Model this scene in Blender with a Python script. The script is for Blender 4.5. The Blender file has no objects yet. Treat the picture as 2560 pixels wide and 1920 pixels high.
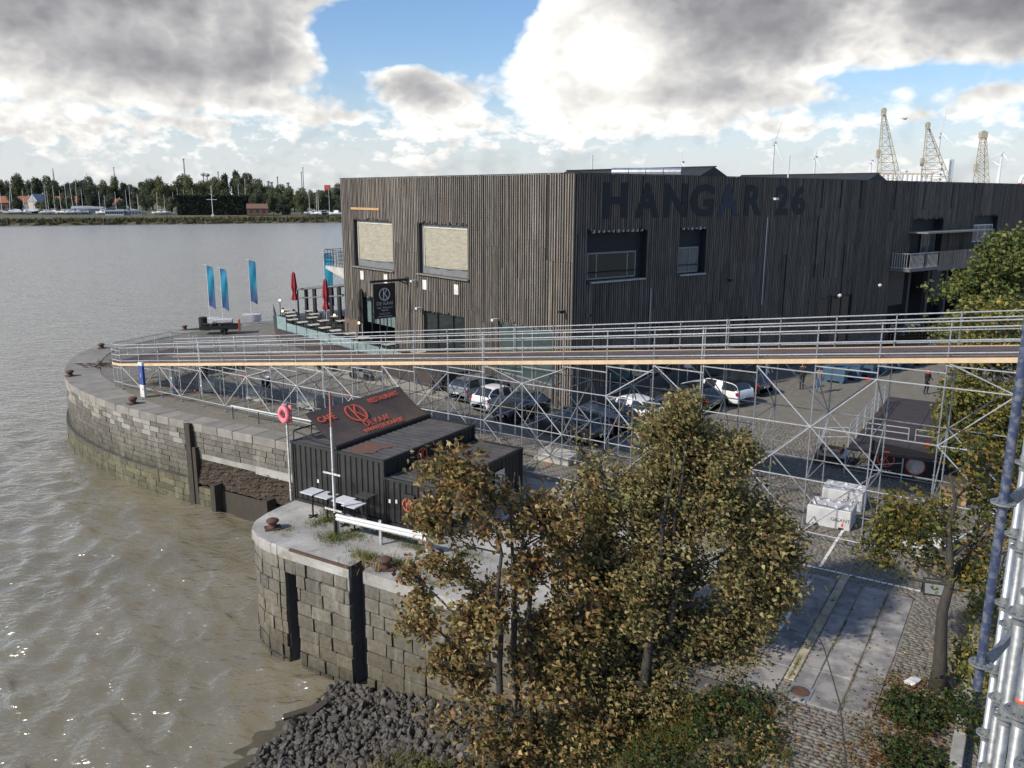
import bpy, bmesh, math, random
import numpy as np
from mathutils import Vector, Matrix
random.seed(7); rng = np.random.default_rng(7)
sc = bpy.context.scene; COL = sc.collection
R = math.radians

# ------------------------------------------------------------------ camera
CAM_H = 12.5
cd = bpy.data.cameras.new('camera'); cam = bpy.data.objects.new('camera', cd); COL.objects.link(cam)
cd.sensor_width = 36.0; cd.lens = 36.0 * 2110 / 2560; cd.clip_start = 0.05; cd.clip_end = 20000
_p = math.atan(475 / 2110.0); _r = 0.0042
_f = Vector((0, math.cos(_p), -math.sin(_p))); _u = Vector((0, math.sin(_p), math.cos(_p))); _x = Vector((1, 0, 0))
_rt = _x * math.cos(_r) + _u * math.sin(_r); _up = _u * math.cos(_r) - _x * math.sin(_r)
m = Matrix.Identity(4)
for i in range(3):
    m[i][0] = _rt[i]; m[i][1] = _up[i]; m[i][2] = -_f[i]
m[2][3] = CAM_H
cam.matrix_world = m
sc.camera = cam

# ------------------------------------------------------------------ sky, sun, exposure
SUN_AZ, SUN_EL = -121.0, 37.0
sd = bpy.data.lights.new('sun', 'SUN'); sun = bpy.data.objects.new('sun', sd); COL.objects.link(sun)
sd.energy = 2.9; sd.angle = R(2.0); sd.color = (1.0, 0.92, 0.78)
_s = Vector((math.sin(R(SUN_AZ)) * math.cos(R(SUN_EL)), math.cos(R(SUN_AZ)) * math.cos(R(SUN_EL)), math.sin(R(SUN_EL))))
sun.rotation_euler = _s.to_track_quat('Z', 'Y').to_euler()
sun.location = (-60, 0, 60)
sc.view_settings.view_transform = 'Standard'; sc.view_settings.look = 'None'
sc.view_settings.gamma = 1.0; sc.view_settings.use_curve_mapping = False
sc.view_settings.exposure = 0.78
sc.cycles.use_adaptive_sampling = True
sc.cycles.max_bounces = 5; sc.cycles.diffuse_bounces = 2; sc.cycles.glossy_bounces = 3; sc.cycles.transmission_bounces = 3; sc.cycles.transparent_max_bounces = 6

class S:
    """socket expression helper"""
    nt = None
    def __init__(s, k): s.k = k
    @staticmethod
    def mk(op, *a, clamp=False):
        n = S.nt.nodes.new('ShaderNodeMath'); n.operation = op; n.use_clamp = clamp
        for i, v in enumerate(a):
            if isinstance(v, S): S.nt.links.new(v.k, n.inputs[i])
            else: n.inputs[i].default_value = v
        return S(n.outputs[0])
    def __add__(s, o): return S.mk('ADD', s, o)
    __radd__ = __add__
    def __sub__(s, o): return S.mk('SUBTRACT', s, o)
    def __rsub__(s, o): return S.mk('SUBTRACT', o, s)
    def __mul__(s, o): return S.mk('MULTIPLY', s, o)
    __rmul__ = __mul__
    def __truediv__(s, o): return S.mk('DIVIDE', s, o)
    def cl(s): return S.mk('ADD', s, 0.0, clamp=True)
    def pw(s, e): return S.mk('POWER', s, e)
    def mx(s, o): return S.mk('MAXIMUM', s, o)

def comb(x, y, z):
    n = S.nt.nodes.new('ShaderNodeCombineXYZ')
    for i, v in enumerate((x, y, z)):
        if isinstance(v, S): S.nt.links.new(v.k, n.inputs[i])
        else: n.inputs[i].default_value = v
    return n.outputs[0]
def noise(vec, scale, detail=6, rough=0.55, dist=0.0):
    n = S.nt.nodes.new('ShaderNodeTexNoise')
    if vec is not None: S.nt.links.new(vec, n.inputs['Vector'])
    n.inputs['Scale'].default_value = scale; n.inputs['Detail'].default_value = detail
    n.inputs['Roughness'].default_value = rough; n.inputs['Distortion'].default_value = dist
    return S(n.outputs['Fac'])
def ramp(fac, stops):
    n = S.nt.nodes.new('ShaderNodeValToRGB'); S.nt.links.new(fac.k, n.inputs[0]); e = n.color_ramp.elements
    while len(e) < len(stops): e.new(0.5)
    for q, (p, c) in zip(e, stops): q.position = p; q.color = (*c, 1) if len(c) == 3 else c
    return n.outputs[0]
def mixc(fac, a, b, mode='MIX'):
    n = S.nt.nodes.new('ShaderNodeMix'); n.data_type = 'RGBA'; n.blend_type = mode
    for i, v in ((0, fac), (6, a), (7, b)):
        if isinstance(v, S): S.nt.links.new(v.k, n.inputs[i])
        elif isinstance(v, bpy.types.NodeSocket): S.nt.links.new(v, n.inputs[i])
        elif i == 0: n.inputs[0].default_value = v
        else: n.inputs[i].default_value = (*v, 1)
    return n.outputs[2]

w = bpy.data.worlds.new('World'); sc.world = w; w.use_nodes = True
S.nt = nt = w.node_tree; nt.nodes.clear()
sky = nt.nodes.new('ShaderNodeTexSky'); sky.sky_type = 'NISHITA'; sky.sun_disc = False
sky.sun_elevation = R(SUN_EL); sky.sun_rotation = R(SUN_AZ); sky.air_density = 1.0; sky.dust_density = 0.9; sky.ozone_density = 2.2
tc = nt.nodes.new('ShaderNodeTexCoord'); sp = nt.nodes.new('ShaderNodeSeparateXYZ')
nt.links.new(tc.outputs['Generated'], sp.inputs[0])
X, Y, Z = (S(o) for o in sp.outputs)
AZ = S.mk('ARCTAN2', X, Y); EL = S.mk('ARCSINE', Z.mx(-0.02))
# cumulus masses: azimuth, elevation, radii (rad), weight
BL = [(-0.47, 0.205, 0.30, 0.075, 1.5), (-0.20, 0.235, 0.13, 0.030, .8), (-0.36, 0.125, 0.15, 0.030, .95), (-.255, .14, .05, .035, .55), (-.28, .095, .06, .010, .45),
      (0.085, 0.152, 0.070, 0.050, 1.5), (0.17, 0.165, 0.11, 0.055, 1.05), (0.28, 0.180, 0.15, 0.055, 1.1), (0.19, 0.106, 0.15, 0.016, .75), (0.51, 0.195, 0.10, 0.050, 1.5), (.13, .235, .10, .03, .6),
      (-0.095, 0.108, 0.055, 0.020, 1.0), (-0.115, 0.130, 0.030, 0.012, .7), (-0.06, 0.075, 0.10, 0.012, .45), (-.20, .083, .035, .008, .5),
      (0.495, 0.098, 0.040, 0.012, .8), (0.45, 0.08, 0.06, 0.010, .45), (-0.45, 0.062, 0.16, 0.016, .4), (0.20, 0.075, 0.10, 0.012, .5), (-.33, .07, .03, .012, .4), (.31, .07, .05, .01, .35),
      (-0.09, 0.180, 0.085, 0.042, -1.5), (-.19, .158, .05, .032, -.9), (-.235, .118, .045, .020, -.7), (-.02, .215, .055, .03, -.7), (0.40, 0.118, 0.08, 0.012, -.5)]
def vm(op, *a):
    n = nt.nodes.new('ShaderNodeVectorMath'); n.operation = op
    for q, v in enumerate(a):
        if isinstance(v, bpy.types.NodeSocket): nt.links.new(v, n.inputs[q])
        else: n.inputs[q].default_value = v
    return n.outputs['Value'] if op == 'DOT_PRODUCT' else n.outputs['Vector']
def noise2(vec, scale, detail, rough=.55):
    n = nt.nodes.new('ShaderNodeTexNoise'); n.noise_dimensions = '2D'; nt.links.new(vec, n.inputs['Vector'])
    n.inputs['Scale'].default_value = scale; n.inputs['Detail'].default_value = detail; n.inputs['Roughness'].default_value = rough; return S(n.outputs['Fac'])
AE = comb(AZ, EL, 0.0); mk = S.mk('ADD', 0.0, 0.0)
for (ca, ce, ra, re, wt) in BL:
    q = vm('MULTIPLY_ADD', AE, (.95 / ra, .95 / re, 0), (-ca * .95 / ra, -ce * .95 / re, 0))
    mk = S.mk('MULTIPLY_ADD', S.mk('POWER', .36788, S(vm('DOT_PRODUCT', q, q))), wt, mk)
def puffs(da, de):
    p = vm('MULTIPLY_ADD', AE, (1.0, 1.5, 0), (da + 3.1, de * 1.5 + 1.7, 0))
    return (noise2(p, 8.5, 5, .52) - .5) * 1.6 + S.mk('ABSOLUTE', noise2(p, 25.0, 2, .5) - .5) * .8 - .22
N1 = puffs(0, 0); N2 = puffs(-.016, .013)
D1 = mk + N1 + S.mk('EXPONENT', (EL - .055) * (EL - .055) * -900.0) * (noise2(vm('MULTIPLY', AE, (1, 1.9, 0)), 34.0, 4, .6) - .47) * 1.5
alpha = (D1 * 2.8).cl()
band = S.mk('EXPONENT', (EL * EL) * -150.0)            # thin veil towards the horizon
alpha2 = (alpha + band * 0.40).cl()
thick = ((D1 - 0.10) * 0.72).cl()
q = vm('MULTIPLY_ADD', AE, (1 / .095, 1 / .055, 0), (-.10 / .095, -.150 / .055, 0)); glow = S.mk('POWER', .36788, S(vm('DOT_PRODUCT', q, q)))
lowl = S.mk('EXPONENT', (EL - .06) * (EL - .06) * -500.0)
lit = (N1 - N2) * (1.0 - thick * .62)
shade = (lit + .88 - thick * .74 + glow * 0.95 + lowl * .18).cl()
ccol = ramp(shade, [(0.0, (0.178, 0.178, 0.198)), (0.22, (0.275, 0.274, 0.294)), (0.5, (0.465, 0.46, 0.468)), (0.8, (0.82, 0.80, 0.76)), (1.0, (1.12, 1.10, 1.05))])
ccol = mixc(band * .5, ccol, (.54, .545, .55))
b1 = nt.nodes.new('ShaderNodeBackground'); nt.links.new(mixc(band * .8, mixc(1.0, sky.outputs[0], (.85, .98, 1.14), 'MULTIPLY'), (4.5, 4.9, 5.3)), b1.inputs[0]); b1.inputs[1].default_value = 0.08
b2 = nt.nodes.new('ShaderNodeBackground'); nt.links.new(ccol, b2.inputs[0]); b2.inputs[1].default_value = 0.68
mxs = nt.nodes.new('ShaderNodeMixShader'); nt.links.new(alpha2.k, mxs.inputs[0])
nt.links.new(b1.outputs[0], mxs.inputs[1]); nt.links.new(b2.outputs[0], mxs.inputs[2])
wo = nt.nodes.new('ShaderNodeOutputWorld'); nt.links.new(mxs.outputs[0], wo.inputs[0])
w.cycles.sampling_method = 'MANUAL'; w.cycles.sample_map_resolution = 1024

# ------------------------------------------------------------------ materials
MAT = {}
def M(name, c1, c2=None, rough=0.7, metal=0.0, scale=2.0, bump=0.0, bscale=30.0, attr=0.0, rnd=0.0, stretch=(1, 1, 1), spec=0.5, detail=5, trans=0.0, bdist=0.02, contrast=(0.35, 0.65)):
    """procedural principled material: world-space noise between two colours, optional per-face colour, per-object variation and bump"""
    mt = bpy.data.materials.new(name); mt.use_nodes = True; S.nt = t = mt.node_tree; MAT[name] = mt
    bs = t.nodes['Principled BSDF']
    geo = t.nodes.new('ShaderNodeNewGeometry'); mp = t.nodes.new('ShaderNodeMapping'); mp.inputs['Scale'].default_value = stretch
    t.links.new(geo.outputs['Position'], mp.inputs[0]); P = mp.outputs[0]
    c2 = c2 or tuple(v * 0.72 for v in c1)
    col = ramp(noise(P, scale, detail, 0.6), [(contrast[0], c1), (contrast[1], c2)])
    if attr:
        at = t.nodes.new('ShaderNodeAttribute'); at.attribute_name = 'Col'
        col = mixc(attr, col, mixc(1.0, col, at.outputs['Color'], 'MULTIPLY'))
    if rnd:
        oi = t.nodes.new('ShaderNodeObjectInfo'); hv = t.nodes.new('ShaderNodeHueSaturation')
        v = S(oi.outputs['Random']) * (2 * rnd) + (1 - rnd); t.links.new(v.k, hv.inputs['Value']); t.links.new(col, hv.inputs['Color']); col = hv.outputs[0]
    t.links.new(col, bs.inputs['Base Color'])
    bs.inputs['Roughness'].default_value = rough; bs.inputs['Metallic'].default_value = metal
    bs.inputs['Specular IOR Level'].default_value = spec
    if bump:
        bn = t.nodes.new('ShaderNodeBump'); bn.inputs['Strength'].default_value = bump; bn.inputs['Distance'].default_value = bdist
        h = noise(P, bscale, 6, 0.6); t.links.new(h.k, bn.inputs['Height']); t.links.new(bn.outputs[0], bs.inputs['Normal'])
    if trans:
        tr = t.nodes.new('ShaderNodeBsdfTranslucent'); t.links.new(col, tr.inputs[0]); mx = t.nodes.new('ShaderNodeMixShader'); mx.inputs[0].default_value = trans
        out = t.nodes['Material Output']; t.links.new(bs.outputs[0], mx.inputs[1]); t.links.new(tr.outputs[0], mx.inputs[2]); t.links.new(mx.outputs[0], out.inputs[0])
    return mt
def glass(name, c, rough=0.05, alpha=None, metal=0.0, spec=0.8):
    mt = M(name, c, tuple(v * .8 for v in c), rough=rough, metal=metal, spec=spec)
    if alpha is not None: mt.node_tree.nodes['Principled BSDF'].inputs['Alpha'].default_value = alpha
    return mt

M('galv', (.60, .615, .63), (.46, .475, .49), rough=.32, metal=.5, scale=6, rnd=.12)
M('galv_post', (.40, .42, .45), (.30, .32, .35), rough=.4, metal=.55, scale=6, rnd=.12)
M('galv_old', (.44, .45, .47), (.30, .31, .33), rough=.45, metal=.7, scale=8, rnd=.15)
M('galv_near', (.30, .315, .32), (.18, .19, .197), rough=.5, metal=.5, scale=22, bump=.25, bscale=90, bdist=.003)
M('blue_tube', (.04, .055, .115), (.14, .155, .185), rough=.45, metal=.2, scale=24, bump=.2, bscale=120, bdist=.002, contrast=(.45, .62))
M('clip_red', (.85, .10, .035), (.7, .08, .03), rough=.5)
M('ply_deck', (.070, .052, .050), (.105, .080, .078), rough=.75, scale=1.5, bump=.1)
M('ply_edge', (.60, .45, .29), (.50, .37, .23), rough=.6, scale=2.5)
M('net', (.012, .013, .016), rough=.8)
M('wood_raw', (.50, .33, .18), (.38, .25, .14), rough=.7, scale=6)
M('wood_fresh', (.48, .28, .13), (.36, .2, .1), rough=.7, scale=6)
M('clad', (.188, .170, .152), (.096, .087, .079), rough=.85, scale=1.3, attr=1.0, stretch=(5, 5, .55), bump=.3, bscale=14, bdist=.01, detail=7)
M('clad_back', (.022, .02, .018), rough=.9)
M('dark_panel', (.020, .024, .030), (.028, .032, .038), rough=.5)
M('grey_panel', (.10, .10, .105), (.14, .14, .14), rough=.6, scale=3)
M('plinth', (.055, .056, .06), (.075, .075, .078), rough=.7, scale=2, bump=.1)
M('frame_grey', (.22, .23, .22), (.18, .19, .18), rough=.5, metal=.2)
M('paint_dark', (.007, .009, .015), (.011, .0135, .02), rough=.7, scale=4)
M('screen', (.34, .315, .245), (.25, .23, .18), rough=.5, scale=1.6, stretch=(1, 1, 4), bump=.6, bscale=3.5, bdist=.06, detail=7)
M('screen_grey', (.16, .165, .17), (.12, .125, .13), rough=.6)
M('steel_dark', (.03, .032, .035), rough=.45, metal=.4)
M('steel_grey', (.20, .215, .22), (.16, .17, .18), rough=.5, metal=.3)
M('white_paint', (.62, .63, .64), (.50, .51, .52), rough=.45, scale=4)
M('white_block', (.52, .52, .53), (.40, .40, .41), rough=.6, scale=2.5, bump=.15, bscale=25)
M('paper', (.62, .61, .58), rough=.7)
M('duct', (.55, .56, .58), (.42, .43, .45), rough=.3, metal=.8, scale=3)
M('roof_black', (.018, .019, .021), (.03, .03, .032), rough=.6)
M('concrete', (.33, .325, .31), (.235, .23, .215), rough=.85, scale=.9, bump=.35, bscale=9, detail=8, rnd=.1)
M('concrete_block', (.42, .41, .39), (.30, .29, .27), rough=.85, scale=1.6, bump=.3, bscale=14, rnd=.08)
M('slab', (.155, .150, .150), (.29, .275, .262), rough=.8, scale=1.5, bump=.4, bscale=14, detail=10, rnd=.16, contrast=(.42, .60))
M('beige_stone', (.38, .34, .24), (.26, .23, .165), rough=.8, scale=3, bump=.3, bscale=12, rnd=.12)
M('line_white', (.68, .68, .66), (.36, .36, .35), rough=.7, scale=6, contrast=(.45, .7))
M('cobble', (.24, .22, .185), (.17, .155, .132), rough=.75, scale=3.0, bump=.3, bscale=40, attr=1.0, rnd=.28)
M('kerb', (.30, .29, .27), (.22, .21, .19), rough=.85, scale=4, bump=.3, bscale=15)
M('soil', (.075, .062, .042), (.05, .045, .03), rough=.95, scale=2, bump=.4, bscale=18, bdist=.05)
M('rock', (.088, .079, .069), (.042, .038, .035), rough=.75, scale=2.5, bump=.4, bscale=11, bdist=.04, rnd=.45, attr=0)
M('rust', (.105, .052, .034), (.055, .034, .027), rough=.85, scale=7, bump=.3, bscale=30)
M('timber_old', (.05, .042, .032), (.03, .026, .02), rough=.9, scale=4, stretch=(4, 4, .6), bump=.4, bscale=20)
M('brown_rubble', (.070, .050, .036), (.034, .026, .020), rough=.95, scale=2.5, bump=.8, bscale=7, bdist=.1, detail=8)
M('container', (.010, .0105, .0115), (.018, .0185, .02), rough=.5, scale=2.5, bump=.08, bscale=20)
M('container_roof', (.085, .08, .078), (.055, .052, .052), rough=.65, scale=1.6, bump=.1, bscale=8, detail=8)
M('lid_sheet', (.105, .074, .058), (.068, .052, .044), rough=.6, scale=1.3)
M('sign_red', (.62, .115, .06), (.52, .09, .05), rough=.6, scale=5)
M('ring_pink', (.66, .20, .23), (.58, .15, .18), rough=.5, scale=6)
M('sign_white', (.62, .62, .62), rough=.6)
M('sign_black', (.015, .016, .018), (.02, .021, .023), rough=.5)
M('banner_black', (.012, .012, .014), rough=.6)
M('table_white', (.55, .56, .60), (.48, .49, .52), rough=.4, scale=3, rnd=.12)
M('table_dark', (.05, .052, .055), rough=.5)
M('parasol_red', (.28, .012, .022), (.20, .01, .018), rough=.8, scale=5)
M('black_cloth', (.012, .011, .012), rough=.85)
M('flag_blue', (.015, .22, .40), (.05, .15, .30), rough=.6, scale=.55, trans=.25)
M('totem_blue', (.02, .045, .20), (.03, .07, .25), rough=.5, scale=1.1)
M('orange', (.75, .13, .05), rough=.5)
M('blue_skip', (.05, .10, .17), (.04, .085, .14), rough=.55, scale=4, rnd=.1)
M('rubber', (.015, .015, .016), rough=.8)
M('alloy', (.45, .46, .48), rough=.3, metal=.9)
M('lamp_red', (.45, .01, .015), rough=.2)
M('lamp_clear', (.6, .62, .65), rough=.1)
glass('pane', (.02, .026, .026), .04)
glass('pane_green', (.055, .082, .08), .05)
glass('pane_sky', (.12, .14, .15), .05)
glass('clear_glass', (.45, .62, .62), .05, .35)
glass('car_glass', (.02, .024, .028), .04)
for nme, c, rg in (('car_silver', (.20, .21, .23), .3), ('car_white', (.72, .73, .75), .28), ('car_black', (.010, .011, .014), .2), ('car_grey', (.045, .048, .055), .22), ('car_dark', (.014, .016, .02), .22)):
    mt = M(nme, c, tuple(v * .95 for v in c), rough=rg, metal=.3 if nme != 'car_white' else 0)
    mt.node_tree.nodes['Principled BSDF'].inputs['Coat Weight'].default_value = .8
M('leaf', (1, 1, 1), (.85, .85, .85), rough=.55, scale=3, attr=1.0, trans=.45, spec=.3)
M('leaf_far', (1, 1, 1), (.82, .82, .82), rough=.8, scale=.15, attr=1.0, trans=.15, spec=.1)
M('bark', (.050, .043, .034), (.030, .027, .023), rough=.9, scale=9, bump=.6, bscale=40, stretch=(1, 1, .4))
M('grass', (.085, .10, .032), (.13, .11, .045), rough=.85, scale=.9, attr=1.0, trans=.25)
M('jeans', (.10, .16, .28), rough=.85); M('cloth_dark', (.02, .021, .026), rough=.9); M('cloth_grey', (.14, .15, .17), rough=.9); M('cloth_red', (.4, .03, .02), rough=.9)
M('skin', (.45, .27, .20), rough=.6); M('hair', (.03, .02, .015), rough=.8)
M('brick_far', (.17, .095, .07), (.14, .08, .06), rough=.9); M('render_far', (.55, .52, .47), rough=.9); M('tile_red', (.34, .12, .07), (.26, .1, .06), rough=.8)
M('far_steel', (.36, .38, .42), rough=.6, metal=.1); M('crane_yellow', (.36, .33, .26), (.30, .275, .22), rough=.6, scale=.3)
M('hull_white', (.68, .69, .72), rough=.4); M('hull_blue', (.03, .06, .14), rough=.4); M('silo', (.80, .80, .80), (.72, .72, .72), rough=.7)
M('red_far', (.55, .08, .05), rough=.6); M('clad_grey', (.20, .185, .165), (.13, .12, .11), rough=.85, scale=3); M('terr_base', (.055, .038, .034), (.04, .03, .028), rough=.8, scale=3); M('table_sand', (.50, .48, .40), (.44, .42, .35), rough=.5); M('paint_faded', (.028, .034, .055), (.045, .05, .066), rough=.8, scale=2.5)
M('board_new', (.21, .15, .115), (.16, .12, .095), rough=.8, scale=5)
M('rust_flat', (.15, .062, .034), (.085, .055, .045), rough=.8, scale=3.5, detail=9)
M('stage_ply', (.035, .028, .028), (.05, .04, .04), rough=.7, scale=2)
M('coping', (.235, .22, .20), (.165, .155, .14), rough=.85, scale=1.1, bump=.35, bscale=10, detail=8, rnd=.14)
M('container_roof_rust', (.085, .08, .078), (.055, .052, .052), rough=.65, scale=1.6, bump=.1, bscale=8, detail=8)
M('pole_red', (.50, .13, .10), (.42, .20, .18), rough=.5, scale=6); M('sign_red2', (.75, .10, .05), rough=.6); M('rust_dark', (.05, .035, .028), (.03, .024, .02), rough=.85, scale=6)
M('photo_grey', (.62, .61, .58), (.24, .24, .24), rough=.6, scale=3.2)
M('far_grass', (.075, .078, .04), (.10, .095, .055), rough=.9, scale=.05); M('reed', (.11, .10, .055), (.075, .07, .042), rough=.9, scale=.1, attr=1.0)
M('hedge_dark', (.03, .038, .026), rough=.95); M('beige_far', (.55, .48, .40), rough=.8); M('turbine_white', (.66, .67, .70), rough=.5); M('gull_grey', (.25, .25, .26), rough=.8)
M('beige_pave', (.30, .27, .22), (.24, .215, .18), rough=.85, scale=1.5, bump=.15)
M('mud', (.055, .045, .035), (.04, .034, .028), rough=.7, scale=.2)
def flag_mat():
    mt = M('flag_grad', (.02, .26, .42), rough=.6, trans=.25); S.nt = t = mt.node_tree; tcn = t.nodes.new('ShaderNodeTexCoord'); sx = t.nodes.new('ShaderNodeSeparateXYZ'); t.links.new(tcn.outputs['Generated'], sx.inputs[0])
    c = ramp(S(sx.outputs[2]) + (noise(tcn.outputs['Generated'], 3, 3) - .5) * .3, [(.25, (.03, .08, .19)), (.5, (.02, .27, .40)), (.8, (.02, .26, .42)), (1, (.03, .12, .24))])
    for l in list(t.links):
        if l.to_socket.name in ('Base Color',) or (l.to_node.type == 'BSDF_TRANSLUCENT' and l.to_socket.name == 'Color'): t.links.new(c, l.to_socket)
flag_mat()
def emissive(name, c, s):
    mt = M(name, c); b = mt.node_tree.nodes['Principled BSDF']; b.inputs['Emission Color'].default_value = (*c, 1); b.inputs['Emission Strength'].default_value = s
emissive('lamp_warm', (1, .75, .45), 1.5)

# ------------------------------------------------------------------ mesh helpers
V3 = lambda *a: Vector(a)
class MB:
    """collects faces, links them as ONE mesh object"""
    def __init__(s): s.v = []; s.f = []; s.c = []; s.usec = False; s.m = []
    def add(s, vs, fs, col=None):
        b = len(s.v); s.v.extend([tuple(p) for p in vs]); s.f.extend([tuple(i + b for i in q) for q in fs])
        s.c.extend([col or (1, 1, 1)] * len(fs)); s.usec |= col is not None
        return s
    def obox(s, p, a, b, c, col=None):
        p, a, b, c = Vector(p), Vector(a), Vector(b), Vector(c)
        return s.add([p, p + a, p + a + b, p + b, p + c, p + a + c, p + a + b + c, p + b + c],
                     [(0, 3, 2, 1), (4, 5, 6, 7), (0, 1, 5, 4), (1, 2, 6, 5), (2, 3, 7, 6), (3, 0, 4, 7)], col)
    def box(s, c, d, rz=0.0, col=None):
        a = Vector((math.cos(rz), math.sin(rz), 0)) * d[0]; b = Vector((-math.sin(rz), math.cos(rz), 0)) * d[1]; e = Vector((0, 0, d[2]))
        return s.obox(Vector(c) - a / 2 - b / 2 - e / 2, a, b, e, col)
    def tube(s, p0, p1, r, n=6, r1=None, caps=True, col=None):
        p0, p1 = Vector(p0), Vector(p1); d = p1 - p0
        if d.length < 1e-6: return s
        d.normalize(); a = d.orthogonal().normalized(); b = d.cross(a); r1 = r if r1 is None else r1
        ang = [2 * math.pi * i / n for i in range(n)]
        vs = [p0 + (a * math.cos(t) + b * math.sin(t)) * r for t in ang] + [p1 + (a * math.cos(t) + b * math.sin(t)) * r1 for t in ang]
        fs = [(i, (i + 1) % n, n + (i + 1) % n, n + i) for i in range(n)]
        if caps: fs += [tuple(range(n - 1, -1, -1)), tuple(range(n, 2 * n))]
        return s.add(vs, fs, col)
    def path(s, pts, rad, n=6, col=None):
        pts = [Vector(p) for p in pts]; rad = rad if hasattr(rad, '__len__') else [rad] * len(pts)
        vs = []; fs = []; up = None
        for i, p in enumerate(pts):
            d = (pts[min(i + 1, len(pts) - 1)] - pts[max(i - 1, 0)]).normalized()
            a = d.orthogonal().normalized() if up is None else (up - d * up.dot(d)).normalized(); up = a; b = d.cross(a)
            vs += [p + (a * math.cos(2 * math.pi * k / n) + b * math.sin(2 * math.pi * k / n)) * rad[i] for k in range(n)]
        for i in range(len(pts) - 1):
            fs += [(i * n + k, i * n + (k + 1) % n, (i + 1) * n + (k + 1) % n, (i + 1) * n + k) for k in range(n)]
        fs += [tuple(range(n - 1, -1, -1)), tuple(range((len(pts) - 1) * n, len(pts) * n))]
        return s.add(vs, fs, col)
    def lathe(s, prof, c=(0, 0, 0), n=12, col=None, axis=None):
        c = Vector(c); rot = Vector(axis).to_track_quat('Z', 'Y') if axis else None
        vs = []; fs = []; k = len(prof)
        for i in range(n):
            t = 2 * math.pi * i / n
            for r, z in prof:
                p = Vector((r * math.cos(t), r * math.sin(t), z)); vs.append((rot @ p if rot else p) + c)
        for i in range(n):
            j = (i + 1) % n
            fs += [(i * k + q, j * k + q, j * k + q + 1, i * k + q + 1) for q in range(k - 1)]
        if prof[0][0] > 1e-4: fs.append(tuple(i * k for i in range(n - 1, -1, -1)))
        if prof[-1][0] > 1e-4: fs.append(tuple(i * k + k - 1 for i in range(n)))
        return s.add(vs, fs, col)
    def prism(s, poly, z0, z1, col=None):
        n = len(poly)
        vs = [(x, y, z0) for x, y in poly] + [(x, y, z1) for x, y in poly]
        return s.add(vs, [tuple(range(n - 1, -1, -1)), tuple(range(n, 2 * n))] + [(i, (i + 1) % n, n + (i + 1) % n, n + i) for i in range(n)], col)
    def mesh(s, name='m'):
        me = bpy.data.meshes.new(name); me.from_pydata(s.v, [], s.f)
        if s.usec:
            at = me.attributes.new('Col', 'FLOAT_COLOR', 'FACE'); at.data.foreach_set('color', np.array([(*c, 1) for c in s.c], 'f').ravel())
        return me
    def build(s, name, mat, parent=None, smooth=False, loc=None, kind=None, **tags):
        return link(name, s.mesh(name), mat, parent, smooth, loc, kind, **tags)
def link(name, me, mat, parent=None, smooth=False, loc=None, kind=None, **tags):
    o = bpy.data.objects.new(name, me); COL.objects.link(o)
    if mat and not me.materials: me.materials.append(MAT[mat])
    if smooth: me.polygons.foreach_set('use_smooth', [True] * len(me.polygons)); me.update()
    if loc is not None: o.location = loc
    if parent:
        o.parent = parent
        if parent.name in WORLDP: o.matrix_parent_inverse = Matrix.Translation(-WORLDP[parent.name])
    if kind: o['kind'] = kind
    tag(o, **tags); return o
WORLDP = {}
def wthing(name, label, cat, loc, group=None):
    """a thing whose parts are modelled in place; its Empty stands at its base"""
    o = thing(name, label, cat, loc, 0.0, group); WORLDP[o.name] = Vector(loc); return o
def tag(o, label=None, cat=None, group=None):
    if label: o['label'] = label
    if cat: o['category'] = cat
    if group: o['group'] = group
    return o
def thing(name, label, cat, loc=(0, 0, 0), rz=0.0, group=None):
    o = bpy.data.objects.new(name, None); COL.objects.link(o); o.empty_display_size = .2
    o.location = loc; o.rotation_euler = (0, 0, rz); return tag(o, label, cat, group)
def dup(o, parent=None, loc=None, rz=None, label=None):
    c = o.copy(); COL.objects.link(c); c.parent = parent
    if loc is not None: c.location = loc
    if rz is not None: c.rotation_euler = (0, 0, rz)
    if label: c['label'] = label
    for ch in o.children: dup(ch, c)
    return c
def npmesh(name, v, f, cols=None, smooth=False):
    """v (n,3), f (m,k) equal-sized faces, cols (m,3)"""
    me = bpy.data.meshes.new(name); v = np.asarray(v, 'f'); f = np.asarray(f, 'i'); m_, k = f.shape
    me.vertices.add(len(v)); me.vertices.foreach_set('co', v.ravel())
    me.loops.add(m_ * k); me.loops.foreach_set('vertex_index', f.ravel())
    me.polygons.add(m_); me.polygons.foreach_set('loop_start', np.arange(0, m_ * k, k, dtype='i'))
    if cols is not None:
        at = me.attributes.new('Col', 'FLOAT_COLOR', 'FACE'); at.data.foreach_set('color', np.c_[cols, np.ones(len(cols))].astype('f').ravel())
    if smooth: me.polygons.foreach_set('use_smooth', np.ones(m_, bool))
    me.update(calc_edges=True); me.validate(); return me
def text(name, body, mat, size, origin, right, up, parent=None, extrude=0.006, sx=1.0, align='LEFT', bold=0.0, **tags):
    cu = bpy.data.curves.new(name, 'FONT'); cu.body = body; cu.size = size; cu.extrude = extrude; cu.align_x = align; cu.offset = bold; cu.resolution_u = 3
    o = bpy.data.objects.new(name, cu); COL.objects.link(o)
    dg = bpy.context.evaluated_depsgraph_get(); me = bpy.data.meshes.new_from_object(o.evaluated_get(dg)); bpy.data.objects.remove(o)
    r = Vector(right).normalized(); u = Vector(up).normalized(); n_ = r.cross(u)
    mw = Matrix(((r.x * sx, u.x, n_.x, origin[0]), (r.y * sx, u.y, n_.y, origin[1]), (r.z * sx, u.z, n_.z, origin[2]), (0, 0, 0, 1)))
    me.transform(mw); me.materials.clear(); return link(name, me, mat, parent, **tags)
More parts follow.
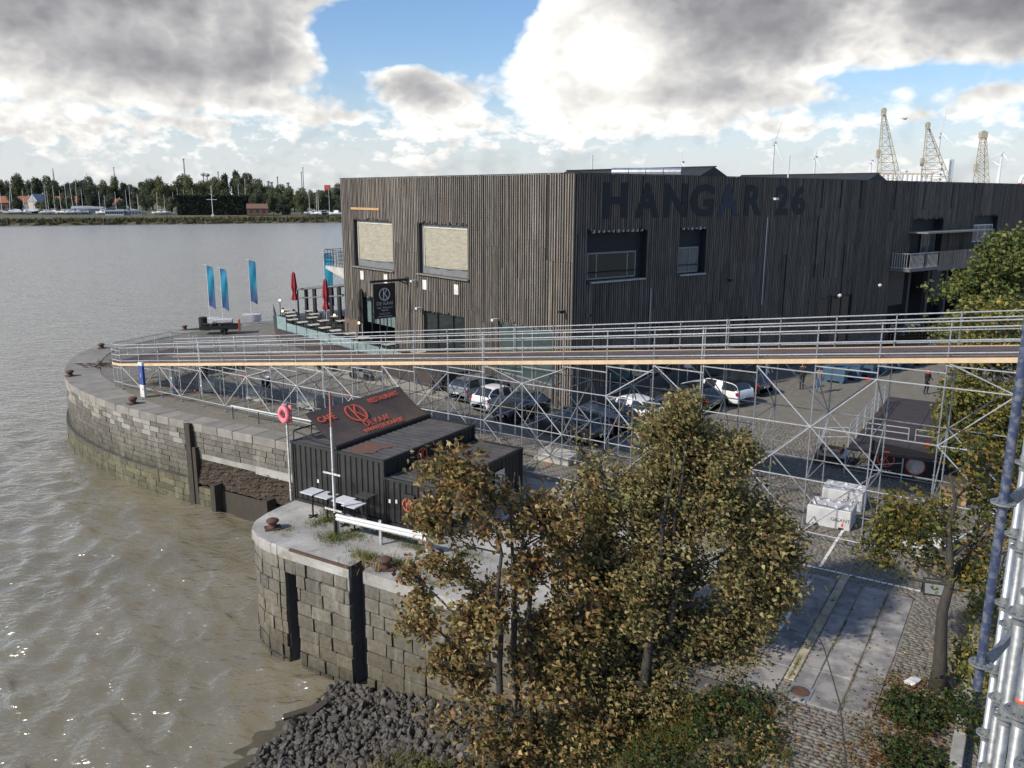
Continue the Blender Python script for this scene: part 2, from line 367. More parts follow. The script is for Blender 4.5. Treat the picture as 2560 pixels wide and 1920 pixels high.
def ringlogo(mb, c, right, up, rad, th, ex, K=True):
    """circle with a K inside, as flat raised strips"""
    r = Vector(right).normalized(); u = Vector(up).normalized(); n_ = r.cross(u) * ex; c = Vector(c); N = 28
    P = lambda x, y: c + r * x + u * y
    for i in range(N):
        a, b = 2 * math.pi * i / N, 2 * math.pi * (i + 1) / N
        q = [P(math.cos(t) * q_, math.sin(t) * q_) for t, q_ in ((a, rad), (b, rad), (b, rad - th), (a, rad - th))]
        mb.add(q + [p + n_ for p in q], [(3, 2, 1, 0), (4, 5, 6, 7), (0, 1, 5, 4), (2, 3, 7, 6)])
    def bar(x0, y0, x1, y1, w):
        d = Vector((x1 - x0, y1 - y0)).normalized(); e = Vector((-d.y, d.x)) * w / 2
        q = [P(x0 + e.x, y0 + e.y), P(x1 + e.x, y1 + e.y), P(x1 - e.x, y1 - e.y), P(x0 - e.x, y0 - e.y)]
        mb.add([p + n_ * .1 for p in q] + [p + n_ * 1.1 for p in q], [(0, 1, 2, 3), (7, 6, 5, 4), (0, 4, 5, 1), (2, 6, 7, 3), (1, 5, 6, 2), (3, 7, 4, 0)])
    if K:
        h = rad - th
        bar(-.18 * rad, -h, -.18 * rad, h, th * .9); bar(-.1 * rad, .02, .42 * rad, h * .86, th * .8); bar(-.02 * rad, .12 * rad, .52 * rad, -h * .80, th * .8)
    return mb
UA = R(32); UX = Vector((math.sin(UA), math.cos(UA), 0)); VX = Vector((UX.y, -UX.x, 0))
def W(u, v, z=0.0): return UX * u + VX * v + Vector((0, 0, z))
UP = Vector((0, 0, 1))
def azv(d): return Vector((math.sin(R(d)), math.cos(R(d)), 0))
# ------------------------------------------------------------------ special surface materials
def water_mat():
    """murky water: the silt scatters light inside (flat diffuse body), the rippled surface mirrors the sky by Fresnel"""
    mt = bpy.data.materials.new('water'); mt.use_nodes = True; S.nt = t = mt.node_tree; MAT['water'] = mt; t.nodes.remove(t.nodes['Principled BSDF'])
    geo = t.nodes.new('ShaderNodeNewGeometry'); mp = t.nodes.new('ShaderNodeMapping'); mp.inputs['Rotation'].default_value = (0, 0, R(28)); mp.inputs['Scale'].default_value = (.6, 1.2, 1)
    t.links.new(geo.outputs['Position'], mp.inputs[0]); P = mp.outputs[0]
    col = ramp(noise(P, .25, 5, .6), [(.35, (.150, .130, .084)), (.65, (.200, .176, .124))])
    h = noise(P, 1.5, 2, .5, .5) * .20 + noise(P, 4.0, 2, .5, .3) * .09 + noise(P, 10.0, 1, .5) * .014 + noise(P, .45, 2, .5) * .20
    bn = t.nodes.new('ShaderNodeBump'); bn.inputs['Strength'].default_value = 1.0; bn.inputs['Distance'].default_value = 1.0; t.links.new(h.k, bn.inputs['Height'])
    df = t.nodes.new('ShaderNodeBsdfDiffuse'); t.links.new(col, df.inputs['Color']); t.links.new(comb(0, 0, 1), df.inputs['Normal'])
    gl = t.nodes.new('ShaderNodeBsdfGlossy'); gl.inputs['Roughness'].default_value = .25; gl.inputs['Color'].default_value = (1, .97, .905, 1); t.links.new(bn.outputs[0], gl.inputs['Normal'])
    fr = t.nodes.new('ShaderNodeFresnel'); fr.inputs['IOR'].default_value = 1.55; t.links.new(bn.outputs[0], fr.inputs['Normal'])
    mx = t.nodes.new('ShaderNodeMixShader'); t.links.new((S(fr.outputs[0]) * 1.55).cl().k, mx.inputs[0]); t.links.new(df.outputs[0], mx.inputs[1]); t.links.new(gl.outputs[0], mx.inputs[2]); t.links.new(mx.outputs[0], t.nodes['Material Output'].inputs[0])
water_mat()
def stone_mat(name, tide, top, mid):
    mt = bpy.data.materials.new(name); mt.use_nodes = True; S.nt = t = mt.node_tree; MAT[name] = mt; bs = t.nodes['Principled BSDF']
    geo = t.nodes.new('ShaderNodeNewGeometry'); P = geo.outputs['Position']; s3 = t.nodes.new('ShaderNodeSeparateXYZ'); t.links.new(P, s3.inputs[0])
    n1 = noise(P, .7, 7, .62); n2 = noise(P, 6.0, 6, .6)
    z = S(s3.outputs[2]) * (1 / 4.6) + 1.0 + (n1 - .5) * .22          # 0 at the water, 1 on top
    col = ramp(z, tide)
    col = mixc(((n2 - .40) * 2.6).cl(), col, mixc(1.0, col, (.46, .44, .41), 'MULTIPLY'))
    strk = t.nodes.new('ShaderNodeMapping'); strk.inputs['Scale'].default_value = (2.2, 2.2, .25); t.links.new(P, strk.inputs[0])
    st = noise(strk.outputs[0], 1.6, 6, .6)
    col = mixc(((st - .54) * 3.6).cl() * .7, col, top); col = mixc(((.46 - st) * 3.6).cl() * .75, col, mid)
    at = t.nodes.new('ShaderNodeAttribute'); at.attribute_name = 'Col'
    col = mixc(1.0, col, mixc(1.0, col, at.outputs['Color'], 'MULTIPLY'))
    oi = t.nodes.new('ShaderNodeObjectInfo'); hv = t.nodes.new('ShaderNodeHueSaturation')
    v = S(oi.outputs['Random']) * .40 + .66; t.links.new(v.k, hv.inputs['Value']); t.links.new(col, hv.inputs['Color'])
    t.links.new(hv.outputs[0], bs.inputs['Base Color']); bs.inputs['Roughness'].default_value = .85
    bn = t.nodes.new('ShaderNodeBump'); bn.inputs['Strength'].default_value = .5; bn.inputs['Distance'].default_value = .03
    t.links.new(noise(P, 12, 8, .65).k, bn.inputs['Height']); t.links.new(bn.outputs[0], bs.inputs['Normal'])
stone_mat('stone_far', [(0, (.095, .092, .055)), (.20, (.15, .138, .08)), (.30, (.095, .09, .068)), (.55, (.155, .143, .122)), (.85, (.175, .162, .145)), (1, (.21, .20, .18))], (.30, .29, .27), (.07, .065, .058))
stone_mat('stone_pier', [(0, (.055, .05, .034)), (.16, (.115, .10, .068)), (.45, (.15, .135, .104)), (.8, (.165, .152, .127)), (1, (.20, .19, .168))], (.33, .32, .29), (.085, .08, .07))
def setts_mat():
    mt = bpy.data.materials.new('setts'); mt.use_nodes = True; S.nt = t = mt.node_tree; MAT['setts'] = mt; bs = t.nodes['Principled BSDF']
    geo = t.nodes.new('ShaderNodeNewGeometry'); mp = t.nodes.new('ShaderNodeMapping'); mp.inputs['Rotation'].default_value = (0, 0, UA); t.links.new(geo.outputs['Position'], mp.inputs[0])
    wob = t.nodes.new('ShaderNodeTexNoise'); wob.inputs['Scale'].default_value = 2.5; t.links.new(mp.outputs[0], wob.inputs['Vector'])
    P = mixc(.05, mp.outputs[0], wob.outputs['Color'], 'ADD')
    br = t.nodes.new('ShaderNodeTexBrick'); t.links.new(P, br.inputs['Vector']); br.inputs['Scale'].default_value = 1.0
    br.inputs['Brick Width'].default_value = .20; br.inputs['Row Height'].default_value = .135; br.inputs['Mortar Size'].default_value = .014; br.inputs['Mortar Smooth'].default_value = .5
    br.inputs['Color1'].default_value = (.255, .235, .20, 1); br.inputs['Color2'].default_value = (.185, .168, .142, 1); br.inputs['Mortar'].default_value = (.075, .068, .052, 1)
    pw = geo.outputs['Position']; n1 = noise(pw, .16, 5, .6); n2 = noise(pw, 1.3, 5, .6)
    col = mixc((n2 - .3) * .9, br.outputs['Color'], mixc(1.0, br.outputs['Color'], (.68, .68, .66), 'MULTIPLY'))
    # moss between the stones along the rounded head of the quay
    sx = t.nodes.new('ShaderNodeSeparateXYZ'); t.links.new(pw, sx.inputs[0]); xx = S(sx.outputs[0]); yy = S(sx.outputs[1])
    edge = ((xx * -1.0 - 21.0) * .10).cl()
    moss = ((n1 - .44) * 5.0).cl() * .5 * edge + ((n1 - .60) * 4.0).cl() * .28
    col = mixc(moss.cl(), col, (.085, .095, .032))
    col = mixc(((noise(pw, .42, 5, .6, .6) - .57) * 6).cl() * .42, col, (.055, .052, .048))
    t.links.new(col, bs.inputs['Base Color']); bs.inputs['Roughness'].default_value = .72
    bn = t.nodes.new('ShaderNodeBump'); bn.inputs['Strength'].default_value = .8; bn.inputs['Distance'].default_value = .025
    h = (1.0 - S(br.outputs['Fac'])) * 1.0 + noise(pw, 9, 5, .6) * .5
    t.links.new(h.k, bn.inputs['Height']); t.links.new(bn.outputs[0], bs.inputs['Normal'])
setts_mat()
def pier_mat():
    mt = bpy.data.materials.new('pier_concrete'); mt.use_nodes = True; S.nt = t = mt.node_tree; MAT['pier_concrete'] = mt; bs = t.nodes['Principled BSDF']
    geo = t.nodes.new('ShaderNodeNewGeometry'); P = geo.outputs['Position']
    n1 = noise(P, .55, 8, .65); n2 = noise(P, 2.2, 7, .65, .5); n3 = noise(P, .9, 6, .6, .8)
    col = ramp(n1, [(.35, (.21, .20, .185)), (.5, (.30, .29, .275)), (.66, (.43, .42, .405))])
    col = mixc(((n2 - .55) * 6).cl() * .6, col, (.17, .155, .13))
    col = mixc(((n3 - .58) * 7).cl() * .7, col, (.085, .08, .035))
    t.links.new(col, bs.inputs['Base Color']); bs.inputs['Roughness'].default_value = .8
    bn = t.nodes.new('ShaderNodeBump'); bn.inputs['Strength'].default_value = .6; bn.inputs['Distance'].default_value = .03
    t.links.new(noise(P, 5, 9, .68).k, bn.inputs['Height']); t.links.new(bn.outputs[0], bs.inputs['Normal'])
pier_mat()

# ------------------------------------------------------------------ water
WZ = -4.5
def make_water():
    az = np.radians(np.concatenate([np.arange(-100, -48, 2.0), np.arange(-48, 6, .17), np.arange(6, 42, 2.0)])); r = np.concatenate([np.geomspace(14, 160, 520), np.geomspace(161.5, 1500, 110)])
    A, Rr = np.meshgrid(az, r, indexing='ij'); X = np.sin(A) * Rr; Y = np.cos(A) * Rr; Z_ = np.zeros_like(X)
    sp = np.maximum(Rr * R(.17), Rr * .0047) * (1 + (Rr / 75) ** 2)
    g = np.random.default_rng(3)
    for i in range(54):
        L = .55 * (1.034 ** i); th = R(58) + g.normal(0, .62); ph = g.uniform(0, 6.28)
        am = .0095 * L ** .9 * g.uniform(.5, 1.4)
        fade = np.clip((L / sp - 2.5) / 3.0, 0, 1)
        q = (X * math.sin(th) + Y * math.cos(th)) * 2 * math.pi / L + ph + 1.1 * np.sin(X * .23 + i) + 1.1 * np.sin(Y * .27 + 2 * i) + .5 * np.sin((X + Y) * .61 + 3 * i)
        Z_ += am * fade * (1 - 2 * np.abs(np.sin(q * .5)) ** 1.15)
    n, k = X.shape; idx = np.arange(n * k).reshape(n, k)
    f = np.stack([idx[:-1, :-1], idx[:-1, 1:], idx[1:, 1:], idx[1:, :-1]], -1).reshape(-1, 4)
    me = npmesh('water', np.stack([X, Y, Z_ + WZ], -1).reshape(-1, 3), f[:, ::-1], smooth=True)
    o = link('water', me, 'water', kind='structure'); o['label'] = 'choppy brown grey river water filling the left of the picture'
    b = MB(); b.add([(-3000, -60, WZ - 2.5), (200, -60, WZ - 2.5), (200, 900, WZ - 2.5), (-3000, 900, WZ - 2.5)], [(0, 1, 2, 3)])
    b.build('river_bed', 'mud', kind='structure', label='muddy bed under the river water')
make_water()

# ------------------------------------------------------------------ quay ground
FAR = [(-5.93, 38.15), (-8.0, 39.4), (-11.0, 41.2), (-12.6, 42.15), (-15.1, 43.65), (-16.8, 44.65), (-18.3, 45.55), (-19.7, 46.45), (-21.7, 47.75), (-23.8, 49.3), (-25.9, 51.1), (-28.1, 53.3), (-29.8, 55.3), (-31.1, 57.3), (-32.4, 59.9), (-33.4, 62.2), (-34.0, 64.3), (-34.4, 66.3), (-34.4, 68.4), (-34.1, 70.5), (-33.3, 73.0), (-31.9, 76.4), (-30.0, 79.2), (-27.2, 81.8), (-23.8, 84.0)]
BK = [(-23.8 + .78 * t, 84 + .62 * t) for t in (12, 60, 160, 400)]
PIER = [(-5.93, 38.15), (-9.4, 32.6), (-9.8, 31.75), (-10.0, 31.0), (-9.93, 30.25), (-9.5, 29.5), (-8.95, 28.95), (-8.5, 28.64)]
PIER_END = W(19.9, -4.4)
def smooth_line(pts, it=1):
    for _ in range(it):
        q = [pts[0]]
        for a, b in zip(pts[:-1], pts[1:]):
            q += [(a[0] * .75 + b[0] * .25, a[1] * .75 + b[1] * .25), (a[0] * .25 + b[0] * .75, a[1] * .25 + b[1] * .75)]
        pts = q + [pts[-1]]
    return pts
FARS = FAR[:2] + smooth_line(FAR[2:], 1)
SLOT2 = [W(19.9, -18.95), W(20.45, -18.95), W(20.45, -18.35), W(19.9, -18.35)]
xy = lambda p: (p[0], p[1])
gpoly = [xy(p) for p in FARS] + BK + [(520, 150), (300, -200), (3, -200), (2.2, -30)] + [xy(W(10, -3.2)), xy(W(14, -3.5)), xy(W(17.5, -4.0)), xy(PIER_END)] + [xy(p) for p in SLOT2[::-1]] + [xy(p) for p in PIER[::-1]][:-1]
def sheet(poly, z):
    me = bpy.data.meshes.new('sheet'); bm = bmesh.new(); vs = [bm.verts.new((x, y, z)) for x, y in poly]; f = bm.faces.new(vs)
    if f.normal.z < 0: f.normal_flip()
    bm.normal_update()
    if f.normal.z < 0: bmesh.ops.reverse_faces(bm, faces=[f])
    bmesh.ops.triangulate(bm, faces=bm.faces[:]); bm.to_mesh(me); bm.free(); return me
ground = link('quay_ground', sheet(gpoly, 0.0), 'setts', kind='structure', label='cobbled quay square')
pdk = [xy(p) for p in PIER[1:]] + [xy(p) for p in SLOT2] + [xy(W(19.9, -8.6)), xy(W(27.8, -8.6)), xy(W(27.8, -15.6)), xy(W(31.2, -15.6)), xy(W(31.2, -22.0)), xy(W(29, -23.6))]
link('pier_pavement', sheet(pdk, .004), 'pier_concrete', kind='structure', label='cracked concrete paving on the pier')

# slabs, beige strip, painted lines (pieces of the ground)
def chamfer_box(name, dx, dy, dz, b=.012, jit=0.0):
    bm = bmesh.new(); bmesh.ops.create_cube(bm, size=1.0)
    for v in bm.verts: v.co = Vector((v.co.x * dx, v.co.y * dy, v.co.z * dz))
    if b: bmesh.ops.bevel(bm, geom=[e for e in bm.edges], offset=b, segments=1, affect='EDGES', profile=.5)
    if jit:
        for v in bm.verts: v.co += Vector((random.uniform(-jit, jit), random.uniform(-jit, jit), random.uniform(-jit, jit)))
    me = bpy.data.meshes.new(name); bm.to_mesh(me); bm.free(); return me
RZ = -UA                                     # local x -> VX, local y -> UX
def piece(name, me, mat, parent, loc, rz, scale=(1, 1, 1), ry=0.0):
    o = link(name, me, mat, parent, loc=loc); o.rotation_euler = (0, ry, rz); o.scale = scale; return o
vc = [-8.55, -7.75, -6.95, -6.15, -5.36]; vr = [-5.34, -4.54]; v3 = [-4.24, -3.76, -2.96, -2.2]
for cols, us in ((vc, [21.6, 23.4, 25.6, 27.8]), (vr, [20.0, 21.5, 23.55, 25.25, 27.8]), (v3, [20.02, 21.75, 23.5, 25.25, 27.8])):
    for a, b in zip(cols[:-1], cols[1:]):
        off = 0 if b < -3.5 else random.choice((-.35, .3, .1))
        for c, d in zip(us[:-1], us[1:]):
            if b == -2.2: c2, d2 = max(20.3, c + off), min(27.7, d + off)
            else: c2, d2 = c, d
            me = chamfer_box('concrete_slab', b - a - .04, d2 - c2 - .045, .08, .014, .012)
            piece('concrete_slab', me, 'slab', ground, W((c2 + d2) / 2, (a + b) / 2, -.012 + random.uniform(-.006, .006)), RZ)
uu = 20.9
while uu < 28.2:
    l = random.uniform(.35, 1.0); me = chamfer_box('kerb_stone', .25, l - .03, .1, .012, .004)
    piece('kerb_stone', me, 'beige_stone', ground, W(uu + l / 2, -4.39, -.018), RZ); uu += l
b = MB()
for u0, u1 in ((23.3, 25.0), (25.15, 27.3)): b.obox(W(u0, -5.38, .030), VX * .13, UX * (u1 - u0), UP * .004)
b.build('painted_line', 'line_white', ground)
b = MB()
for v_ in np.arange(-6.1, -1.9, .2): b.obox(W(28.32, v_, .021), VX * .17, UX * .1, UP * .006)
for u_ in np.arange(28.5, 32.5, .13): b.obox(W(u_, -5.33, .021), VX * .1, UX * .11, UP * .006)
b.build('dotted_line', 'line_white', ground, kind='stuff')

# cobbles: the nearest 300 one by one, the rest as one part
def cobbles():
    L, Wd = .205, .14; out = []
    regs = [(15.2, 19.85, -4.15, -.5), (19.9, 28.25, -2.17, -.5), (27.85, 46.5, -8.0, 6.5), (31.4, 46.5, -15.2, -8.0), (28.2, 31.4, -15.2, -8.0)]
    for (u0, u1, v0, v1) in regs:
        r_ = 0; u_ = u0
        while u_ < u1:
            wd = Wd * random.uniform(.92, 1.08); v_ = v0 + (r_ % 2) * L * .5 + random.uniform(-.03, .03)
            while v_ < v1:
                l = L * random.uniform(.75, 1.2); out.append((u_ + wd / 2, v_ + l / 2, wd - .018, l - .018)); v_ += l
            u_ += wd; r_ += 1
    out = [c for c in out if not (27.85 < c[0] < 28.2 and -6 < c[1] < -2.2 and False)]
    out.sort(key=lambda c: c[0] ** 2 + c[1] ** 2)
    vis = [i for i, c in enumerate(out) if c[0] > 15.3]
    meshes = []
    for k in range(8):
        q = MB(); e = .016; J = lambda: random.uniform(-.012, .012)
        q.add([(-.5, -.5, -.03), (.5, -.5, -.03), (.5, .5, -.03), (-.5, .5, -.03)] + [(x * (.5 - .09) + J(), y * (.5 - .1) + J(), .018 + J() * .5) for x, y in ((-1, -1), (1, -1), (1, 1), (-1, 1))],
              [(0, 1, 5, 4), (1, 2, 6, 5), (2, 3, 7, 6), (3, 0, 4, 7), (4, 5, 6, 7)], (1, 1, 1)); meshes.append(q.mesh('cobble'))
    for (u_, v_, wd, l) in out[:300]:
        piece('cobble', random.choice(meshes), 'cobble', ground, W(u_, v_, random.uniform(-.006, .008)), RZ + random.uniform(-.05, .05), (l, wd, 1))
    c = np.array(out[300:]); n = len(c); g = np.random.default_rng(5)
    sx = np.array([-1, 1, 1, -1]) * .5; sy = np.array([-1, -1, 1, 1]) * .5
    vs = np.zeros((n, 8, 3)); th = g.normal(0, .04, n)
    for t_, (ins, z) in enumerate(((1.0, -.03), (.82, .018))):
        lx = sx[None] * c[:, 3:4] * ins + (g.normal(0, .005, (n, 4)) if t_ else 0); ly = sy[None] * c[:, 2:3] * ins + (g.normal(0, .005, (n, 4)) if t_ else 0)
        v_ = c[:, 1:2] + lx * np.cos(th)[:, None] - ly * np.sin(th)[:, None]; u_ = c[:, 0:1] + lx * np.sin(th)[:, None] + ly * np.cos(th)[:, None]
        vs[:, t_ * 4:t_ * 4 + 4, 0] = UX.x * u_ + VX.x * v_; vs[:, t_ * 4:t_ * 4 + 4, 1] = UX.y * u_ + VX.y * v_
        vs[:, t_ * 4:t_ * 4 + 4, 2] = z + (g.normal(0, .003, (n, 4)) + g.normal(0, .005, (n, 1)) if t_ else 0)
    base = np.array([(0, 1, 5, 4), (1, 2, 6, 5), (2, 3, 7, 6), (3, 0, 4, 7), (4, 5, 6, 7)])
    f = (base[None] + (np.arange(n) * 8)[:, None, None]).reshape(-1, 4)
    br = g.uniform(.72, 1.15, n)[:, None] * np.array([1, 1, 1]) * (1 + g.normal(0, .05, (n, 3)))
    link('cobble_field', npmesh('cobble_field', vs.reshape(-1, 3), f, np.repeat(br, 5, 0)), 'cobble', ground, kind='stuff')
cobbles()

# manhole cover on the slabs, kerb beside the tower
mh = wthing('drain_cover', 'square rusty drain cover set into the concrete slabs', 'drain cover', W(20.45, -4.0, 0))
b = MB(); b.obox(W(20.15, -4.3, .03), VX * .6, UX * .6, UP * .012); b.build('frame', 'galv_old', mh)
b = MB(); b.lathe([(0, .0), (.24, .0), (.24, .012), (.2, .02), (0, .02)], W(20.45, -4.0, .0425), 20); b.build('cover', 'rust', mh)
kb = wthing('kerb', 'pale stone kerb wall beside the scaffold tower', 'kerb', W(20, -.3, 0))
u_ = 6.0
while u_ < 27:
    l = random.uniform(.9, 1.3); piece('kerb_stone', chamfer_box('kerb_stone', .26, l - .02, .5, .02, .006), 'kerb', kb, W(u_ + l / 2, -.33, .05), RZ); u_ += l

# ------------------------------------------------------------------ masonry
UNIT = [chamfer_box('stone_block', 1, 1, 1, .035, .022) for _ in range(8)]
for _m in UNIT: _m.attributes.new('Col', 'FLOAT_COLOR', 'FACE').data.foreach_set('color', [1.0] * (4 * len(_m.polygons)))
def resample(pts):
    P = [Vector((x, y, 0)) for x, y in pts]; d = [0.0]
    for a, b in zip(P[:-1], P[1:]): d.append(d[-1] + (b - a).length)
    def at(s):
        s = min(max(s, 0), d[-1] - 1e-6)
        for i in range(len(d) - 1):
            if s <= d[i + 1]: break
        t = (P[i + 1] - P[i]).normalized(); return P[i] + t * (s - d[i]), t
    return at, d[-1]
def masonry(root, pts, courses, lens, mat, skip=None, tint=None, limit=300, rough=.018, depth=.34, out_sign=1, gap=.022, lift=None):
    """courses: (z_top, height, outward offset); every block a piece, past the limit one joined part"""
    at, Ltot = resample(pts); blocks = []
    for ci, (zt, h, off) in enumerate(courses):
        s = -random.uniform(0, lens[1])
        while s < Ltot:
            l = random.uniform(*lens); a, b = max(s, 0), min(s + l, Ltot); s += l
            if b - a < .12: continue
            mid = (a + b) / 2
            if skip and skip(mid, a, b, zt, h): continue
            p0, _ = at(a); p1, _ = at(b); t = (p1 - p0).normalized(); nrm = Vector((t.y, -t.x, 0)) * out_sign
            c = (p0 + p1) / 2 + nrm * (off - depth / 2 + random.uniform(-rough, rough))
            blocks.append((Vector((c.x, c.y, zt - h / 2)), math.atan2(t.y, t.x), ((p1 - p0).length - gap, depth, h - gap), tint(mid, zt) if tint else (1, 1, 1)))
    blocks.sort(key=lambda q: q[0].length)
    for c, rz, sc_, tn in blocks[:limit]:
        mm = mat if tn == (1, 1, 1) else mat + '_pale'
        o = bpy.data.objects.new('stone_block', random.choice(UNIT)); COL.objects.link(o); o.parent = root; o.location = c - WORLDP[root.name]; o.rotation_euler = (0, 0, rz); o.scale = sc_
        if not o.data.materials: o.data.materials.append(None)
        o.material_slots[0].link = 'OBJECT'; o.material_slots[0].material = MAT[mm]
    if len(blocks) > limit:
        vv = []; ff = []; cc = []; n0 = 0
        for c, rz, sc_, tn in blocks[limit:]:
            me = random.choice(UNIT); v = np.empty(len(me.vertices) * 3, 'f'); me.vertices.foreach_get('co', v); v = v.reshape(-1, 3) * np.array(sc_)
            x = v[:, 0] * math.cos(rz) - v[:, 1] * math.sin(rz) + c.x; y = v[:, 0] * math.sin(rz) + v[:, 1] * math.cos(rz) + c.y
            vv.append(np.stack([x, y, v[:, 2] + c.z], -1)); k = random.uniform(.8, 1.15)
            for p in me.polygons:
                ff.append(tuple(i + n0 for i in p.vertices)); cc.append((tn[0] * k, tn[1] * k, tn[2] * k))
            n0 += len(v)
        q = MB(); q.v = np.concatenate(vv).tolist(); q.f = ff; q.c = cc; q.usec = True
        q.build('stone_courses', mat, root, kind='stuff')
for a_, b_ in (('stone_far', 'stone_far_pale'), ('stone_pier', 'stone_pier_pale')):
    c_ = MAT[a_].copy(); MAT[b_] = c_; bs = c_.node_tree.nodes['Principled BSDF']; bs.inputs['Base Color'].links[0].from_node.inputs['Saturation'].default_value = .5
    S.nt = c_.node_tree; src = bs.inputs['Base Color'].links[0].from_socket; S.nt.links.new(mixc(.5, src, (.36, .35, .33)), bs.inputs['Base Color'])

# --- far quay wall (rounded head)
fq = wthing('quay_wall', 'long curved stone quay wall with green tide line round the square', 'quay wall', (-19.7, 46.45, WZ))
farpts = [xy(p) for p in FARS]
core = MB(); at, LT = resample(farpts)
inset = []
for s_ in np.linspace(0, LT, 90):
    p, t = at(s_); inset.append(p - Vector((-t.y, t.x, 0)) * -.1 if False else p + Vector((t.y, -t.x, 0)) * .12)
# outward normal of this line (drawn from the inlet round to the back) is on its left
inset = []
for s_ in np.linspace(0, LT, 90):
    p, t = at(s_); inset.append(p + Vector((t.y, -t.x, 0)) * .14)
n_ = len(inset)
core.add([(p.x, p.y, -.02) for p in inset] + [(p.x, p.y, -7) for p in inset], [(i, i + 1, n_ + i + 1, n_ + i) for i in range(n_ - 1)])
core.build('wall_core', 'clad_back', fq)
S_POST = 13.9                                # timber post position along the wall
def far_skip(mid, a, b, zt, h):
    return mid < S_POST and -3.25 < zt <= -1.45
def far_tint(mid, zt):
    return (2.0, 1.95, 1.9) if (15 < mid < 33 and -1.25 < zt < -.4 and random.random() < .55) else (1, 1, 1)
crs = []; z = -.42
while z > -3.1: crs.append((z, .31, 0.0)); z -= .31
while z > -4.9: crs.append((z, .36, .22)); z -= .36
masonry(fq, farpts, crs, (.5, 1.05), 'stone_far', far_skip, far_tint, out_sign=-1)
# coping
s_ = 0.0
while s_ < LT - .3:
    l = random.uniform(1.1, 1.7); wdt = 1.35 if s_ < 16 else 1.35 + min(1.0, (s_ - 16) * .09)
    p0, _ = at(s_); p1, _ = at(min(s_ + l, LT)); t = (p1 - p0).normalized(); nn = Vector((t.y, -t.x, 0))
    me = chamfer_box('coping_stone', (p1 - p0).length - .015, wdt, .46, .03, .008)
    c = (p0 + p1) / 2 + nn * (wdt / 2 - .06); piece('coping_stone', me, 'coping', fq, Vector((c.x, c.y, -.195 + random.uniform(-.008, .008))), math.atan2(t.y, t.x)); s_ += l
# concrete band, rubble infill and sill of the old lock entrance
for (s0, s1, z0, z1, off, mt, nm) in ((0, 4.6, -2.15, -1.42, -.03, 'concrete', 'concrete_band'), (4.65, 9.0, -2.1, -1.42, -.02, 'concrete', 'concrete_band'), (9.05, 13.6, -2.0, -1.42, -.05, 'concrete', 'concrete_band')):
    p0, t = at(s0); p1, _ = at(s1); nn = Vector((-t.y, t.x, 0)); q = MB(); q.obox(p0 + nn * off + UP * z0, p1 - p0, nn * -.3, UP * (z1 - z0)); q.build(nm, mt, fq)
q = MB(); g_ = np.random.default_rng(9); ns, nz = 170, 26; vs = []
for i in range(ns):
    p, t = at(13.7 * i / (ns - 1)); nn = Vector((-t.y, t.x, 0))
    for j in range(nz):
        zz = -2.0 - 1.35 * j / (nz - 1); o_ = -.06 + .28 * (j / (nz - 1)) ** 1.5 + g_.normal(0, .03) + .05 * math.sin(i * .7 + 2 * math.sin(j * .5)) * math.sin(j * .9 + i * .2); vs.append(p + nn * o_ + UP * zz)
q.add(vs, [(i * nz + j, i * nz + j + 1, (i + 1) * nz + j + 1, (i + 1) * nz + j) for i in range(ns - 1) for j in range(nz - 1)])
q.build('rubble_infill', 'brown_rubble', fq)
for sp_, z0, z1, wd, dp, o_ in ((S_POST, -4.9, .02, .42, .3, .0), (S_POST - .35, -4.9, -1.3, .3, .24, 0), (11.6, -4.9, -3.0, .34, .5, .25), (7.6, -4.9, -3.1, .34, .5, .25)):
    p, t = at(sp_); nn = Vector((-t.y, t.x, 0)); q = MB(); q.obox(p - t * wd / 2 + nn * (o_ - .1) + UP * z0, t * wd, nn * (dp + .1), UP * (z1 - z0)); q.build('fender_timber', 'timber_old', fq)
p0, t = at(7.75); p1, _ = at(11.45); nn = Vector((-t.y, t.x, 0)); q = MB(); q.obox(p0 + nn * .235 + UP * -4.9, p1 - p0, nn * .02, UP * 1.5); q.build('dark_opening', 'timber_old', fq)  # flat sheet; its dark colour stands for shade in the opening between posts

# --- pier wall
pw_ = wthing('pier_wall', 'tall weathered stone pier wall with dark vertical slots rising from the water', 'quay wall', (-8.5, 28.64, WZ))
ppts = [xy(p) for p in PIER] + [xy(PIER_END)]
at2, LP = resample(ppts); S0 = resample([xy(p) for p in PIER])[1]       # arc length of the corner
SL1 = (S0 + .3, S0 + .85); SL2 = (S0 + 3.45, S0 + 4.1)
core = MB(); pts = []
for s_ in sorted(list(np.linspace(0, S0, 24)) + [SL1[0], SL1[1], SL2[0], SL2[1], LP]):
    p, t = at2(s_); nn = Vector((t.y, -t.x, 0)); i_ = -.13
    if abs(s_ - SL1[0]) < 1e-6: pts += [p + nn * i_, p + nn * -.6]
    elif abs(s_ - SL1[1]) < 1e-6: pts += [p + nn * -.6, p + nn * i_]
    elif abs(s_ - SL2[0]) < 1e-6: pts += [p + nn * i_, p + nn * -.62]
    elif abs(s_ - SL2[1]) < 1e-6: pts += [p + nn * -.62, p + nn * i_]
    else: pts.append(p + nn * i_)
n_ = len(pts); core.add([(p.x, p.y, -.03) for p in pts] + [(p.x, p.y, -7) for p in pts], [(i, i + 1, n_ + i + 1, n_ + i) for i in range(n_ - 1)]); core.build('wall_core', 'plinth', pw_)
crs = [(-.42 - .51 * k, .51, 0.0) for k in range(9)]
def pier_skip(mid, a, b, zt, h):
    for (x, y), top in ((SL1, -1.0), (SL2, 1)):
        if zt <= top and b > x + .02 and a < y - .02: return True
    return False
